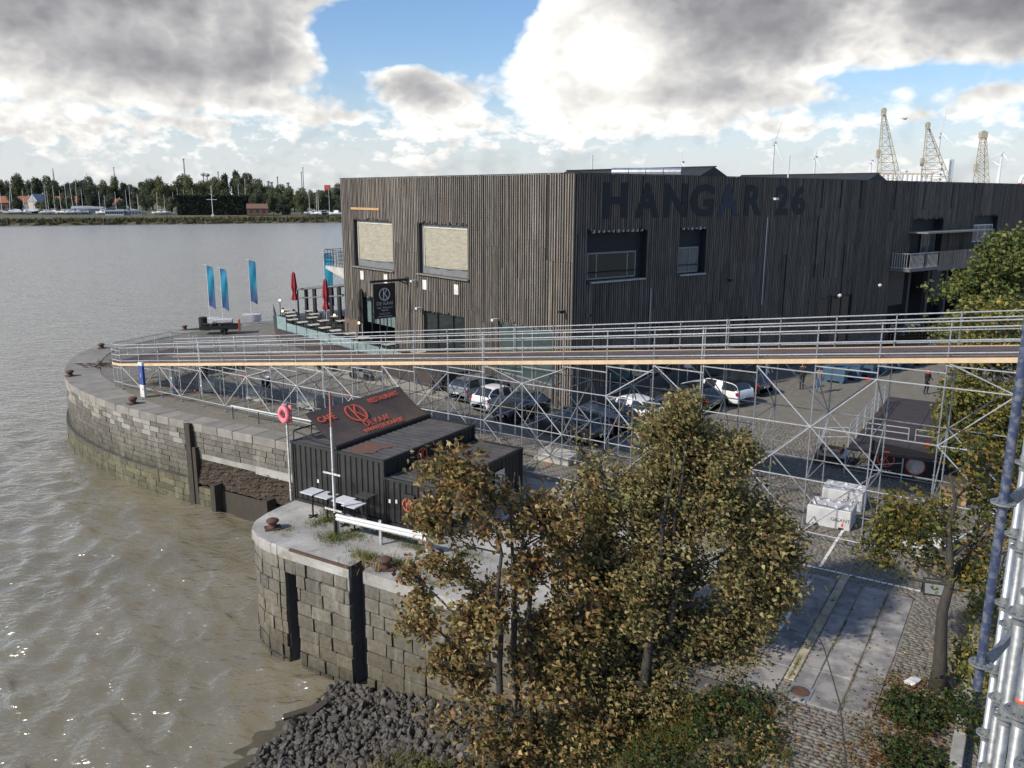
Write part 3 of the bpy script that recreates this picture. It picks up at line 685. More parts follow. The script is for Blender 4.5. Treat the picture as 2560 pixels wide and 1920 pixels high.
# split the run at the slots so that blocks end flush with them
for (sa, sb) in ((0, S0 - .02), (S0, SL1[0]), (SL1[1], SL2[0]), (SL2[1], LP)):
    sub = [xy(at2(s_)[0]) for s_ in np.linspace(sa, sb, max(2, int((sb - sa) / .4) if sb <= S0 else 2))]
    masonry(pw_, sub, crs, (.55, 1.35), 'stone_pier', None, lambda m, z: (1, 1, 1), out_sign=1, rough=.032, depth=.3, limit=200, gap=.042)
masonry(pw_, [xy(at2(SL1[0])[0]), xy(at2(SL1[1])[0])], [(-.42, .55, 0.0)], (.9, .95), 'stone_pier', out_sign=1)
# coping of the pier front: concrete beams with a rusted angle iron
for sa, sb in ((S0 + .02, SL2[0]), (SL2[1], S0 + 6.6), (S0 + 6.62, S0 + 10)):
    p0, t = at2(sa); p1, _ = at2(sb); nn = Vector((t.y, -t.x, 0)); q = MB(); q.obox(p0 + nn * .03 + UP * -.42, p1 - p0, nn * -.45, UP * .43); q.build('coping_beam', 'pier_concrete', pw_)
p0, t = at2(S0 + .6); p1, _ = at2(SL2[0]); nn = Vector((t.y, -t.x, 0)); q = MB(); q.obox(p0 + nn * .036 + UP * -.07, p1 - p0, nn * -.09, UP * .09); q.build('edge_iron', 'rust', pw_)
s_ = 3.2
while s_ < S0 - .3:
    l = .85; p0, _ = at2(s_); p1, _ = at2(min(s_ + l, S0)); t = (p1 - p0).normalized(); nn = Vector((t.y, -t.x, 0)); c = (p0 + p1) / 2 - nn * .33
    piece('coping_stone', chamfer_box('coping_stone', (p1 - p0).length + .03, .75, .44, .05, .012), 'pier_concrete', pw_, Vector((c.x, c.y, -.205)), math.atan2(t.y, t.x)); s_ += l

# ------------------------------------------------------------------ bank with rubble
def bank_z(u, v):
    return float(np.interp(v, [-30, -24, -19.4, -15, -11, -8, -6, -4.6, -3.4], [-7, -5.7, -4.62, -3.85, -2.7, -1.75, -1.0, -.3, .02])) - max(0, (14 - u)) * .03
us = np.linspace(-30, 19.75, 60); vs_ = np.linspace(-32, -3.3, 70); b = MB(); vv = []
for u_ in us:
    for v_ in vs_:
        off = np.interp(u_, [10, 14, 17.5, 19.9], [0.2, .1, -.3, -.9]) if v_ > -5.5 else 0
        p = W(u_, v_ + (off if v_ > -5.5 else 0), bank_z(u_, v_) + random.uniform(-.06, .06) - (.1 if v_ > -4 else 0)); vv.append(p)
k = len(vs_); b.add(vv, [(i * k + j, i * k + j + 1, (i + 1) * k + j + 1, (i + 1) * k + j) for i in range(len(us) - 1) for j in range(k - 1)])
bank = b.build('river_bank', 'soil', smooth=True, kind='structure', label='sloping river bank below the pier')
def rocks():
    ms = []
    for k in range(7):
        bm = bmesh.new(); bmesh.ops.create_icosphere(bm, subdivisions=1, radius=.5)
        for v in bm.verts: v.co *= random.uniform(.72, 1.22)
        # flatten against a few random planes for broken faces
        for _ in range(4):
            n = Vector((random.gauss(0, 1), random.gauss(0, 1), random.gauss(0, 1))).normalized(); d = random.uniform(.24, .36)
            for v in bm.verts:
                e = v.co.dot(n) - d
                if e > 0: v.co -= n * e
        me = bpy.data.meshes.new('rock'); bm.to_mesh(me); bm.free(); ms.append(me)
    L = []
    for i in range(7500):
        u_ = random.uniform(11, 19.8); v_ = random.uniform(-19.8 + (19.8 - u_) * .24, -10.5 if u_ > 16 else -11.5)
        if v_ > -13.5 and random.random() < (v_ + 13.5) / 3.2: continue
        s = random.choice((.09, .11, .13, .16, .19, .23, .28, .36)) * random.uniform(.8, 1.25)
        L.append((u_, v_, s))
    L.sort(key=lambda q: -q[2] / (W(q[0], q[1], -16.5).length) if q[0] > 14.3 else 0)
    vv = []; ff = []; n0 = 0
    for i, (u_, v_, s) in enumerate(L):
        p = W(u_, v_, bank_z(u_, v_) + s * .22); me = random.choice(ms); e = (random.uniform(0, 6.28), random.uniform(0, 6.28), random.uniform(0, 6.28)); sc_ = (s * random.uniform(.8, 1.4), s, s * random.uniform(.4, .75))
        if i < 300:
            o = link('rock', me, 'rock', bank, loc=p); o.rotation_euler = e; o.scale = sc_
        else:
            mt = Matrix.LocRotScale(p, __import__('mathutils').Euler(e), Vector(sc_)); vv += [mt @ v.co for v in me.vertices]
            ff += [tuple(q + n0 for q in f.vertices) for f in me.polygons]; n0 += len(me.vertices)
    me = npmesh('rubble', [tuple(v) for v in vv], np.array(ff)); link('rubble', me, 'rock_mix', bank, kind='stuff')
mt = M('rock_mix', (.09, .08, .07), (.036, .033, .031), rough=.75, scale=5.5, bump=.4, bscale=11, bdist=.04, contrast=(.4, .58))
rocks()
for k, (u_, v_, l, rz, lb) in enumerate(((17.5, -19.2, 1.1, .35, 'dark driftwood plank lying half in the water by the rubble'), (17.9, -18.8, .7, .9, 'short dark broken plank on the rubble shore'))):
    t_ = thing('driftwood_plank', lb, 'plank', W(u_, v_, bank_z(u_, v_) + .14), rz)
    q = MB(); q.obox((-l / 2, -.12, -.05), (l, .02, .12), (0, .24, .02), (0, 0, .09)); q.build('board', 'timber_old', t_)
# ------------------------------------------------------------------ the timber-clad hall
C0 = Vector((3.49, 48.09, 0)); DL = azv(-39.15); NL = Vector((-DL.y, DL.x, 0)); DR = azv(51.56); NR = Vector((DR.y, -DR.x, 0))
LLEN, RLEN, TOP = 27.4, 78.0, 13.64
def PL(s, z, off=0.0): return C0 + DL * s + NL * off + UP * z
def PR(s, z, off=0.0): return C0 + DR * s + NR * off + UP * z
hall = wthing('timber_hall', 'big two storey hall clad in weathered dark vertical timber battens', 'building', tuple(C0))
HL = dict(w1=(19.62, 25.35, 6.88, 10.55), w2=(10.2, 16.0, 6.98, 10.52), door=(19.5, 24.9, .0, 4.55), win=(10.5, 15.55, .35, 4.40), w3=(1.65, 6.9, 1.25, 4.6))
HR = dict(w1=(.88, 5.9, 7.45, 10.45), w2=(8.85, 11.45, 7.46, 10.46), low=(3.2, 8.6, 1.3, 4.5), low2=(25.6, 29.8, .3, 4.9), bal=(38.1, 43.6, 6.75, 10.6), w3=(49.7, 54.6, 7.75, 10.72), gate=(35.2, 60.0, .0, 6.5), low3=(12.0, 16.5, .2, 4.3))
def wall_holes(mb, PF, s0, s1, z0, z1, holes, off):
    ss = sorted({s0, s1, *[h[0] for h in holes], *[h[1] for h in holes]}); zs = sorted({z0, z1, *[h[2] for h in holes], *[h[3] for h in holes]})
    for a, b in zip(ss[:-1], ss[1:]):
        for c, d in zip(zs[:-1], zs[1:]):
            m_ = ((a + b) / 2, (c + d) / 2)
            if any(h[0] < m_[0] < h[1] and h[2] < m_[1] < h[3] for h in holes): continue
            mb.add([PF(a, c, off), PF(b, c, off), PF(b, d, off), PF(a, d, off)], [(0, 1, 2, 3)])
bk = MB(); wall_holes(bk, PL, 0, LLEN, 0, TOP - .03, list(HL.values()), 0); wall_holes(bk, PR, 0, RLEN, 0, TOP - .03, list(HR.values()), 0)
A_, B_ = PL(LLEN, 0), PL(LLEN, 0) + DR * RLEN
for p, q in ((A_, B_), (B_, PR(RLEN, 0))): bk.add([p, q, q + UP * (TOP - .03), p + UP * (TOP - .03)], [(0, 1, 2, 3)])
bk.build('wall', 'clad_back', hall)
rf = MB(); rf.add([PL(.05, TOP - .35, -.05), PL(LLEN, TOP - .35), B_ + UP * (TOP - .35), PR(RLEN, TOP - .35)], [(0, 1, 2, 3)]); rf.build('roof', 'roof_black', hall)
def battens(PF, L, holes, name, seed, pitch=.2, fresh=(), zlow=0.0, tone=1.0):
    g = random.Random(seed); mb = MB(); N_ = int(L / pitch); grp = [g.uniform(3.0, 5.0)]
    shade = 1.0; jz = [4.6, 8.7]
    for i in range(N_):
        s = (i + .5) * pitch + g.uniform(-.012, .012); wd = g.uniform(.088, .118)
        if g.random() < .06: shade = g.uniform(.8, 1.2)
        if g.random() < .10: jz = [g.uniform(3.4, 6.4), g.uniform(7.4, 10.5)]
        cuts = [zlow - g.uniform(0, .08)] + [j + (g.uniform(-.02, .02)) for j in jz] + [TOP + g.uniform(-.015, .015)]
        for a, b in zip(cuts[:-1], cuts[1:]):
            iv = [(a, b)]
            for (h0, h1, h2, h3) in holes:
                if h0 - .04 < s < h1 + .04:
                    nv = []
                    for (p, q) in iv:
                        lo, hi = h2 - .02, h3 + g.choice((0, .0, .03, -.1, -.05, .12))
                        if q <= lo or p >= hi: nv.append((p, q)); continue
                        if p < lo: nv.append((p, lo))
                        if q > hi: nv.append((hi, q))
                    iv = nv
            for (p, q) in iv:
                if q - p < .12 or g.random() < .004: continue
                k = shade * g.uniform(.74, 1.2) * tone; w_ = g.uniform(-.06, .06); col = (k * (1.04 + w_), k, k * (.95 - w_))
                if any(f0 < s < f1 and f2 < (p + q) / 2 < f3 for f0, f1, f2, f3 in fresh): col = (2.2, 1.7, 1.35)
                pr = .055 + g.uniform(-.012, .015)
                lean = g.uniform(-.02, .02) if g.random() < .12 else 0
                A, B = PF(s - wd / 2, p + .006, .004), PF(s + wd / 2, p + .006, .004); n_ = (PF(0, 0, 1) - PF(0, 0, 0)) * pr; dz = UP * (q - p - .012) + (B - A).normalized() * lean
                mb.obox(A, B - A, n_, dz, col)
    return mb.build(name, 'clad', hall, kind='stuff')
battens(PL, LLEN, list(HL.values()), 'timber_cladding', 3, pitch=.215)
for k in range(11):
    q = MB(); q.obox(PL(25.05 + k * .215, 1.2, .075), DL * .13, NL * .03, UP * random.uniform(1.15, 1.35)); q.build('fresh_board', 'board_new', hall)
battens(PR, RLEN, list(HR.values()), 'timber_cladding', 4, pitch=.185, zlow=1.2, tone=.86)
q = MB(); q.obox(PR(0, 0, 0), DR * 35, NR * .045, UP * 1.2); q.build('plinth', 'plinth', hall)
q = MB(); q.obox(PL(1.6, 0, 0), DL * 5.4, NL * .07, UP * 1.25); q.build('plinth', 'plinth', hall)
q = MB(); q.obox(PR(0, TOP, -.2), DR * RLEN, NR * .27, UP * .04); q.build('coping', 'steel_dark', hall)
q = MB(); q.obox(PL(0, TOP + .003, -.2), DL * LLEN, NL * .27, UP * .04); q.build('coping', 'steel_dark', hall)
q = MB(); q.obox(PL(-.07, 1.2, -.02), DL * .1, NL * .12, UP * 12.4); q.build('corner_board', 'clad_back', hall)
# dark strips laid on the long facade for its joints
for s_, z0, z1 in ((24.3, 11.6, 13.6), (26.8, 11.6, 13.6), (29.6, 11.5, 13.6), (34.8, 11.4, 13.6), (39.6, 11.4, 13.6), (44.6, 11.4, 13.6), (24.0, 6.5, 11.0), (27.9, 4.6, 8.8)):
    q = MB(); q.obox(PR(s_, z0, .06), DR * .14, NR * .03, UP * (z1 - z0)); q.build('joint_strip', 'clad_back', hall)
for s_, z0, z1 in ((6.35, 1.2, 6.9), (17.8, 5.0, 11.0)):
    q = MB(); q.tube(PR(s_, z0, .11), PR(s_, z1, .11), .04); q.build('downpipe', 'galv_old', hall)

def recess(PF, h, depth, mat='dark_panel', bottom=True):
    a, b, c, d = h; q = MB()
    o = [PF(a, c, .0), PF(b, c, .0), PF(b, d, .0), PF(a, d, .0)]; i = [PF(a, c, -depth), PF(b, c, -depth), PF(b, d, -depth), PF(a, d, -depth)]
    q.add(o + i, [(4, 5, 6, 7), (0, 1, 5, 4), (1, 2, 6, 5), (2, 3, 7, 6), (3, 0, 4, 7)]); return q.build('window_recess', mat, hall)
def bars(PF, root, a, b, c, d, off, t, mat, vs=(), hs=(), dp=.06):
    q = MB(); D = (PF(1, 0, 0) - PF(0, 0, 0)); N_ = (PF(0, 0, 1) - PF(0, 0, 0))
    for s_ in (a, b - t, *vs): q.obox(PF(s_, c, off), D * t, N_ * dp, UP * (d - c))
    for z_ in (c, d - t, *hs): q.obox(PF(a + t, z_, off + .002), D * (b - a - 2 * t), N_ * (dp - .004), UP * t)
    return q.build('window_frame', mat, root)
def pane(PF, root, a, b, c, d, off, mat):
    q = MB(); q.add([PF(a, c, off), PF(b, c, off), PF(b, d, off), PF(a, d, off)], [(0, 1, 2, 3)]); return q.build('pane', mat, root)
# projection-cloth windows on the end wall
for (h, sc_) in ((HL['w1'], (19.68, 25.0, 7.45, 10.28)), (HL['w2'], (10.32, 15.55, 7.5, 10.23))):
    wr = recess(PL, h, .4)
    q = MB(); q.obox(PL(h[0], h[2], -.3), DL * (h[1] - h[0]), NL * .05, UP * (h[3] - h[2])); q.build('grey_panel', 'screen_grey', wr)
    a, b_, c, d = sc_; q = MB(); n_ = 14; vs = []                # cloth with a sagging lower hem
    for k in range(n_ + 1):
        s_ = a + (b_ - a) * k / n_; sag = .06 * math.sin(k / n_ * math.pi); vs += [PL(s_, c - sag + .06 * (1 - k / n_), -.16 + .04 * math.sin(k * 1.3)), PL(s_, d, -.16)]
    q.add(vs, [(2 * k, 2 * k + 2, 2 * k + 3, 2 * k + 1) for k in range(n_)]); q.build('window_cloth', 'screen', wr)
    q = MB(); q.obox(PL(a - .03, d - .06, -.15), DL * (b_ - a + .06), NL * .03, UP * .09); q.obox(PL(a - .03, c + .02, -.15), DL * .07, NL * .03, UP * (d - c)); q.obox(PL(b_ - .04, c + .02, -.15), DL * .07, NL * .03, UP * (d - c)); q.build('cloth_hem', 'table_sand', wr)
    q = MB(); q.obox(PL(h[0] - .25, h[2] - .1, -.1), DL * (h[1] - h[0] + .4), NL * .32, UP * .09); q.build('window_sill', 'clad_grey', wr)
    q = MB()
    for k in range(4): q.box(PL(h[0] + .4 + k * 1.6, h[3] + random.uniform(-.02, .02), .03), (.12, .12, .22), R(50))
    q.build('bracket', 'steel_dark', wr, kind='stuff')
q = MB(); q.obox(PL(21.3, 11.26, .07), DL * 4.3, NL * .04, UP * .17); q.build('fresh_plank', 'wood_fresh', hall)
for s_ in (24.24, 20.62, 15.3, 11.44):
    q = MB(); q.obox(PL(s_ - .25, 5.86, .075), DL * .5, NL * .01, UP * .68); q.build('white_panel', 'paper', hall)
# glazed openings of the end wall
dr = recess(PL, HL['door'], 3.2, 'dark_panel'); pane(PL, dr, 19.55, 24.85, 2.4, 4.5, -.6, 'clear_glass')
bars(PL, dr, 19.5, 24.9, 0, 4.55, -.3, .12, 'steel_dark', vs=(21.1, 22.2, 23.4))
wn = recess(PL, HL['win'], 2.6); bars(PL, wn, 10.5, 15.55, .35, 4.4, -.1, .1, 'steel_dark', vs=(12.0, 13.9)); pane(PL, wn, 10.55, 15.5, .4, 4.35, -.13, 'pane')
w3_ = recess(PL, HL['w3'], .5); bars(PL, w3_, 1.65, 6.9, 1.25, 4.6, -.12, .09, 'frame_grey', vs=(3.6, 5.2))
for a, b_ in ((1.74, 3.6), (3.69, 5.2), (5.29, 6.81)): pane(PL, w3_, a, b_, 1.34, 4.5, -.1, 'pane_green')
# windows of the long facade
r1 = recess(PR, HR['w1'], .35, 'paint_dark'); bars(PR, r1, 1.25, 5.3, 7.64, 9.2, -.33, .09, 'frame_grey', vs=(1.95, 4.52)); q = MB(); q.tube(PR(1.2, 8.05, -.16), PR(5.35, 8.05, -.16), .03); q.build('guard_rail', 'steel_dark', r1)
for a, b_ in ((1.34, 1.95), (2.04, 4.52), (4.61, 5.21)): pane(PR, r1, a, b_, 7.73, 9.11, -.30, 'pane')
r2 = recess(PR, HR['w2'], .35, 'paint_dark'); bars(PR, r2, 9.03, 11.12, 7.63, 9.25, -.33, .09, 'frame_grey', vs=(10.2,)); q = MB(); q.tube(PR(9.0, 8.12, -.16), PR(11.15, 8.12, -.16), .03); q.build('guard_rail', 'steel_dark', r2)
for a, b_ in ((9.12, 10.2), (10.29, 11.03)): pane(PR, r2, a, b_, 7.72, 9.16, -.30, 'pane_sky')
for r_, h in ((r1, (1.2, 5.8)), (r2, (9.0, 11.5))):
    q = MB(); q.obox(PR(h[0], 7.46, -.3), DR * (h[1] - h[0]), NR * .46, UP * .1); q.build('window_sill', 'galv_old', r_)
    q = MB()
    for k in range(int((h[1] - h[0]) / .4)): q.box(PR(h[0] + .2 + k * .4, 10.42, .02), (.16, .1, random.uniform(.08, .2)), -R(38))
    q.build('flashing', 'galv_old', r_, kind='stuff')
for nm in ('low', 'low2', 'low3'):
    h = HR[nm]; r_ = recess(PR, h, .3, 'dark_panel'); n_ = 3; bars(PR, r_, h[0], h[1], h[2], h[3], -.12, .1, 'paint_dark', vs=[h[0] + (h[1] - h[0]) * k / n_ for k in range(1, n_)], hs=(3.0,))
    for k in range(n_):
        a = h[0] + (h[1] - h[0]) * k / n_ + .1; pane(PR, r_, a, a + (h[1] - h[0]) / n_ - .1, h[2] + .1, h[3] - .1, -.1, 'pane_green' if nm == 'low' and k < 2 else 'pane')
r_ = recess(PR, HR['gate'], 7.0, 'dark_panel')
q = MB()
for k in range(6): q.obox(PR(39 + 3.6 * k, 0, -2.4), DR * .4, NR * .4, UP * 6.5)
q.build('column', 'plinth', r_)
for a in (43.5, 52): q = MB(); q.obox(PR(a, 2.4, -4.5), DR * 3.2, NR * .1, UP * 3.2); q.build('roller_door', 'grey_panel', r_)
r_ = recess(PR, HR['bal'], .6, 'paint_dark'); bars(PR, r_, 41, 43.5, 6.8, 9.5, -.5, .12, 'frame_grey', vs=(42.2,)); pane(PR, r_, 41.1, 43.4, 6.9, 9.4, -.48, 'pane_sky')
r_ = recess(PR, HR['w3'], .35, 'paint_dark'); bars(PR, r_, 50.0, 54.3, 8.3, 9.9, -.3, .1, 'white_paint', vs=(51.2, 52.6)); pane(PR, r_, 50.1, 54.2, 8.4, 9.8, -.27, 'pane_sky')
q = MB(); q.obox(PR(50, 7.7, -.3), DR * 4.4, NR * .4, UP * .45); q.build('window_sill', 'frame_grey', r_)
# balcony with canopy
q = MB(); q.obox(PR(35.2, 6.45, 0), DR * 18.6, NR * 1.7, UP * .22); bal = q.build('balcony_slab', 'grey_panel', hall)
q = MB()
for k in range(24): q.tube(PR(35.3 + k * .2, 6.67, 1.62), PR(35.3 + k * .2, 7.9, 1.62), .018, 5)
for z_ in (6.75, 7.9): q.tube(PR(35.2, z_, 1.62), PR(40.1, z_, 1.62), .03); q.tube(PR(35.2, z_, 1.62), PR(35.2, z_, .1), .03)
for k in range(7): q.tube(PR(35.2, 6.67, .2 + k * .2), PR(35.2, 7.9, .2 + k * .2), .018, 5)
q.build('railing', 'galv', bal)
q = MB(); g_ = random.Random(8)
for k in range(92):
    kk = g_.uniform(.7, 1.35); q.obox(PR(40.1 + k * .148, 6.3, 1.65), DR * .125, NR * .04, UP * 1.65, (kk * 1.35, kk * 1.25, kk * 1.15))
q.build('balcony_front', 'clad', bal, kind='stuff')
q = MB(); q.obox(PR(37.6, 9.45, .02), DR * 12.4, NR * 1.7, UP * .12); q.build('canopy', 'frame_grey', hall)
q = MB()
for k in (0, 4, 8, 12): q = MB(); q.tube(PR(37.7 + k, 6.67, 1.6), PR(37.7 + k, 9.45, 1.6), .05); q.build('canopy_post', 'steel_dark', hall)
# painted name on the long facade: each letter a piece
def fit_letter(ch, s0, s1, z0, z1, mat):
    o = text('letter', ch, mat, 1.0, (0, 0, 0), (1, 0, 0), (0, 1, 0), None, .004, bold=.035); me = o.data; v = np.empty(len(me.vertices) * 3, 'f'); me.vertices.foreach_get('co', v); v = v.reshape(-1, 3)
    lo, hi = v.min(0), v.max(0)
    for p in me.vertices:
        a = (p.co.x - lo[0]) / (hi[0] - lo[0]); b_ = (p.co.y - lo[1]) / (hi[1] - lo[1]); p.co = PR(s0 + (s1 - s0) * a, z0 + (z1 - z0) * b_, .082 + p.co.z)
    o.parent = hall; o.matrix_parent_inverse = Matrix.Translation(-C0)
for ch, a, b_ in (('H', 2.1, 4.1), ('A', 4.7, 6.8), ('N', 7.25, 9.35), ('G', 9.65, 12.0), ('A', 12.35, 14.55), ('R', 15.2, 17.1), ('2', 18.65, 20.2), ('6', 20.6, 22.3)):
    fit_letter(ch, a, b_, 11.15, 13.17, 'paint_faded' if a == 12.35 else 'paint_dark')
# lamps and cameras on the walls
for (PF, s_, z_, mt) in ((PL, 6.85, 4.75, 'white_paint'), (PL, .58, 5.94, 'steel_dark'), (PR, .9, 5.75, 'steel_dark'), (PL, 16.3, 6.45, 'white_paint'), (PR, 13.8, 7.0, 'steel_dark'), (PR, 18.2, 12.3, 'white_paint'), (PL, 15.7, 4.55, 'white_paint')):
    q = MB(); q.tube(PF(s_, z_, .05), PF(s_, z_, .35), .03); q.box(PF(s_, z_ - .05, .42), (.34, .22, .14), R(40)); q.build('wall_lamp', mt, hall)

# roof monitors and duct behind the parapet
def monitor(p_end, length, wid, z0, zr, zl):
    """dark gabled roof lantern; ridge runs back along DL from its gable end"""
    q = MB(); a = Vector(p_end); d = DL * length; n_ = DR * wid
    vs = [a - n_ / 2 + UP * z0, a + n_ / 2 + UP * z0, a + UP * zr, a - n_ / 2 + d + UP * z0, a + n_ / 2 + d + UP * z0, a + d + UP * zl]
    q.add(vs, [(0, 1, 2), (5, 4, 3), (0, 2, 5, 3), (2, 1, 4, 5), (1, 0, 3, 4)]); mo = q.build('roof_lantern', 'roof_black', hall)
    q = MB(); q.obox(a - DL * .1 + UP * (zr - .03) - n_.normalized() * .12, d, n_.normalized() * .24, UP * .09); q.build('ridge_cap', 'steel_dark', mo)
monitor((14.34, 62.0, 0), 15.5, 6.0, 13.2, 14.45, 14.42)
monitor((31.1, 74, 0), 14.0, 6.0, 13.2, 14.35, 14.35)
q = MB(); p0 = Vector((9.1, 46.0 + 11.6, 14.12)); d = Vector((-DL.x, -DL.y, 0))
p0 = Vector((7.0, 61.2, 13.98)); p1 = Vector((11.6, 59.7, 13.98))
for k in range(4):
    a = p0.lerp(p1, k / 4); b_ = p0.lerp(p1, (k + .97) / 4); q.tube(a, b_, .34, 14); q.tube(b_ - (b_ - a) * .03, b_, .36, 14)
q.build('roof_duct', 'duct', hall, smooth=False)
for x, y, h in ((22.0, 69.5, 2.3), (36, 81, 1.6), (7, 77, 2.6)): q = MB(); q.tube((x, y, 13.2), (x, y, 13.3 + h), .06); q.build('vent_pipe', 'white_paint', hall)

# ------------------------------------------------------------------ hanging sign
sg = wthing('hanging_sign', 'black hanging sign with white ringed letter K on the end wall', 'sign', tuple(PL(17.6, 3.2, 1.8)))
q = MB(); q.tube(PL(17.6, 6.4, .0), PL(17.6, 6.4, 3.15), .09, 8); q.lathe([(.2, 0), (.2, .06), (0, .06)], PL(17.6, 6.4, .06), 10, axis=NL); q.tube(PL(17.6, 6.05, .02), PL(17.6, 6.38, .9), .04); q.build('arm', 'steel_dark', sg)
q = MB(); q.obox(PL(17.57, 3.72, 1.12), NL * 1.8, DL * .06, UP * 2.5); q.build('panel', 'sign_black', sg)
ri = -NL; X0 = lambda o, z: PL(17.565, z, o)
q = MB(); ringlogo(q, X0(2.02, 5.45), ri, UP, .46, .085, .012); q.build('logo', 'sign_white', sg)
for tx, sz, z_ in (('DE KAAI', .36, 4.68), ('Café - Restaurant', .185, 4.44), ('Nightlife', .175, 4.26), ('03/233 25 07', .17, 4.0), ('www.de-kaai.be', .185, 3.82)):
    text('lettering', tx, 'sign_white', sz, X0(2.02, z_), ri, UP, sg, .004, align='CENTER')

# ------------------------------------------------------------------ restaurant terrace at the end of the hall
TZ = 1.1
ter = wthing('terrace', 'raised restaurant terrace with glass balustrade at the end of the hall', 'terrace', tuple(PL(33.6, 0, 3.0)))
TP = [(9, .1), (9, 3.0), (33.5, 3.4), (41, .4), (41, -9), (27.5, -9), (27.5, .1)]
q = MB(); q.prism([xy(PL(s_, 0, o_)) for s_, o_ in TP], 0, TZ - .03); q.build('base', 'terr_base', ter)
q = MB(); q.prism([xy(PL(s_ + (.05 if s_ > 10 else -.05), 0, o_ + (.06 if o_ > 0.3 else -.02))) for s_, o_ in TP], TZ - .03, TZ + .03); q.build('deck', 'table_dark', ter)
def balustrade(p0, p1, n):
    for k in range(n + 1):
        p = p0.lerp(p1, k / n); q = MB(); q.tube(p, p + UP * 1.15, .035); q.build('post', 'steel_dark', ter)
        if k < n: e = p0.lerp(p1, (k + 1) / n) - p; q = MB(); q.obox(p + e * .03 + UP * .05, e * .94, NL * .015, UP * (.68 if k < n - 1 else 1.1)); q.build('glass_panel', 'clear_glass', ter)
balustrade(PL(13, TZ, 2.98), PL(33.45, TZ, 3.36), 11); balustrade(PL(33.55, TZ, 3.3), PL(40.9, TZ, .38), 4)
# tables of the terrace
def table(name, label, loc, w, d, h, top, rz, group):
    t = thing(name, label, 'table', loc, rz, group); q = MB(); q.box((0, 0, h), (w, d, .035)); q.build('table_top', top, t)
    q = MB(); q.tube((0, 0, .03), (0, 0, h), .035, 8); q.build('leg', 'steel_dark', t)
    q = MB(); q.box((0, 0, .02), (.44, .09, .03)); q.box((0, 0, .022), (.09, .44, .032)); q.build('foot', 'steel_dark', t); return t
spots = [(32.8, 2.1), (30.9, 2.1), (29.0, 2.0), (27.0, 2.0), (25.2, 2.0), (35.0, 1.2), (32.9, .2), (30.6, .3), (37.0, .4), (34.8, -.9), (23.2, 1.8), (21.0, 1.9), (17.2, 1.9), (13.3, 1.9), (38.9, -.2), (37.0, -1.6), (32.3, -1.8), (29.6, -.9)]
t0 = None; nth = ['first', 'second', 'third', 'fourth', 'fifth', 'sixth', 'seventh', 'eighth', 'ninth', 'tenth', 'eleventh', 'twelfth', 'thirteenth', 'fourteenth', 'fifteenth', 'sixteenth', 'seventeenth', 'eighteenth', 'nineteenth', 'twentieth']
def chair(name, label, loc, rz, group):
    t = thing(name, label, 'chair', loc, rz, group); q = MB(); q.box((0, 0, .45), (.42, .42, .04)); q.build('seat', 'black_cloth', t)
    q = MB(); q.box((0, .2, .68), (.42, .03, .36)); q.build('backrest', 'black_cloth', t)
    for x in (-.18, .18):
        for y in (-.18, .18): q = MB(); q.tube((x, y, 0), (x, y, .45 if y < 0 else .85), .015, 4); q.build('leg', 'steel_dark', t)
    return t
c0 = None; nc = 0
order = sorted(range(len(spots)), key=lambda i: PL(*[spots[i][0], 0, spots[i][1]]).x)
for rank, i in enumerate(order):
    s_, o_ = spots[i]; p = PL(s_, TZ + .03, o_); lb = 'sand coloured table on the glass-fenced terrace, %s from the left' % nth[rank]
    if t0 is None: t0 = table('terrace_table', lb, p, .95, .8, .74, 'table_sand', R(39), 'tables on the terrace')
    else: dup(t0, None, p, R(39), lb)
    for sd_ in (-1, 1):
        pc = PL(s_ + sd_ * .72, TZ + .03, o_); lb = 'black chair on the %s side of the %s terrace table from the left' % ('left' if sd_ > 0 else 'right', nth[rank]); rz = R(39) + (math.pi / 2 if sd_ > 0 else -math.pi / 2)
        if c0 is None: c0 = chair('terrace_chair', lb, pc, rz, 'chairs on the terrace')
        else: dup(c0, None, pc, rz, lb)
# closed parasols
def parasol(label, loc, mat, h):
    t = thing('closed_parasol', label, 'parasol', loc, 0, 'closed parasols on the terrace')
    q = MB(); q.tube((0, 0, 0), (0, 0, h), .03, 6); q.build('pole', 'white_paint', t)
    q = MB(); n = 12; prof = [(.05, h + .05), (.14, h - .1), (.20, h - .7), (.26, h - 1.35), (.15, h - 1.8), (.17, h - 1.95), (.30, h - 2.5), (.24, h - 2.55)]
    vs = []; 
    for r_, z_ in prof:
        for k in range(n): rr = r_ * (1 + .16 * (-1) ** k); vs.append((rr * math.cos(6.283 * k / n), rr * math.sin(6.283 * k / n), z_))
    q.add(vs, [(i * n + k, i * n + (k + 1) % n, (i + 1) * n + (k + 1) % n, (i + 1) * n + k) for i in range(len(prof) - 1) for k in range(n)] + [tuple(range(n - 1, -1, -1)), tuple(range((len(prof) - 1) * n, len(prof) * n))]); q.build('cloth', mat, t)
    q = MB(); q.lathe([(.22, 0), (.22, .06), (.05, .1)], (0, 0, 0), 10); q.build('foot', 'concrete_block', t)
parasol('tall dark red closed parasol at the left end of the terrace', PL(38.6, TZ + .03, -.75), 'parasol_red', 4.2)
parasol('dark red closed parasol between the pergola and the hall', PL(30.8, TZ + .03, .0), 'parasol_red', 4.2)
parasol('black closed parasol inside the glazed terrace doorway', PL(23.9, TZ + .03, .4), 'black_cloth', 4.0)
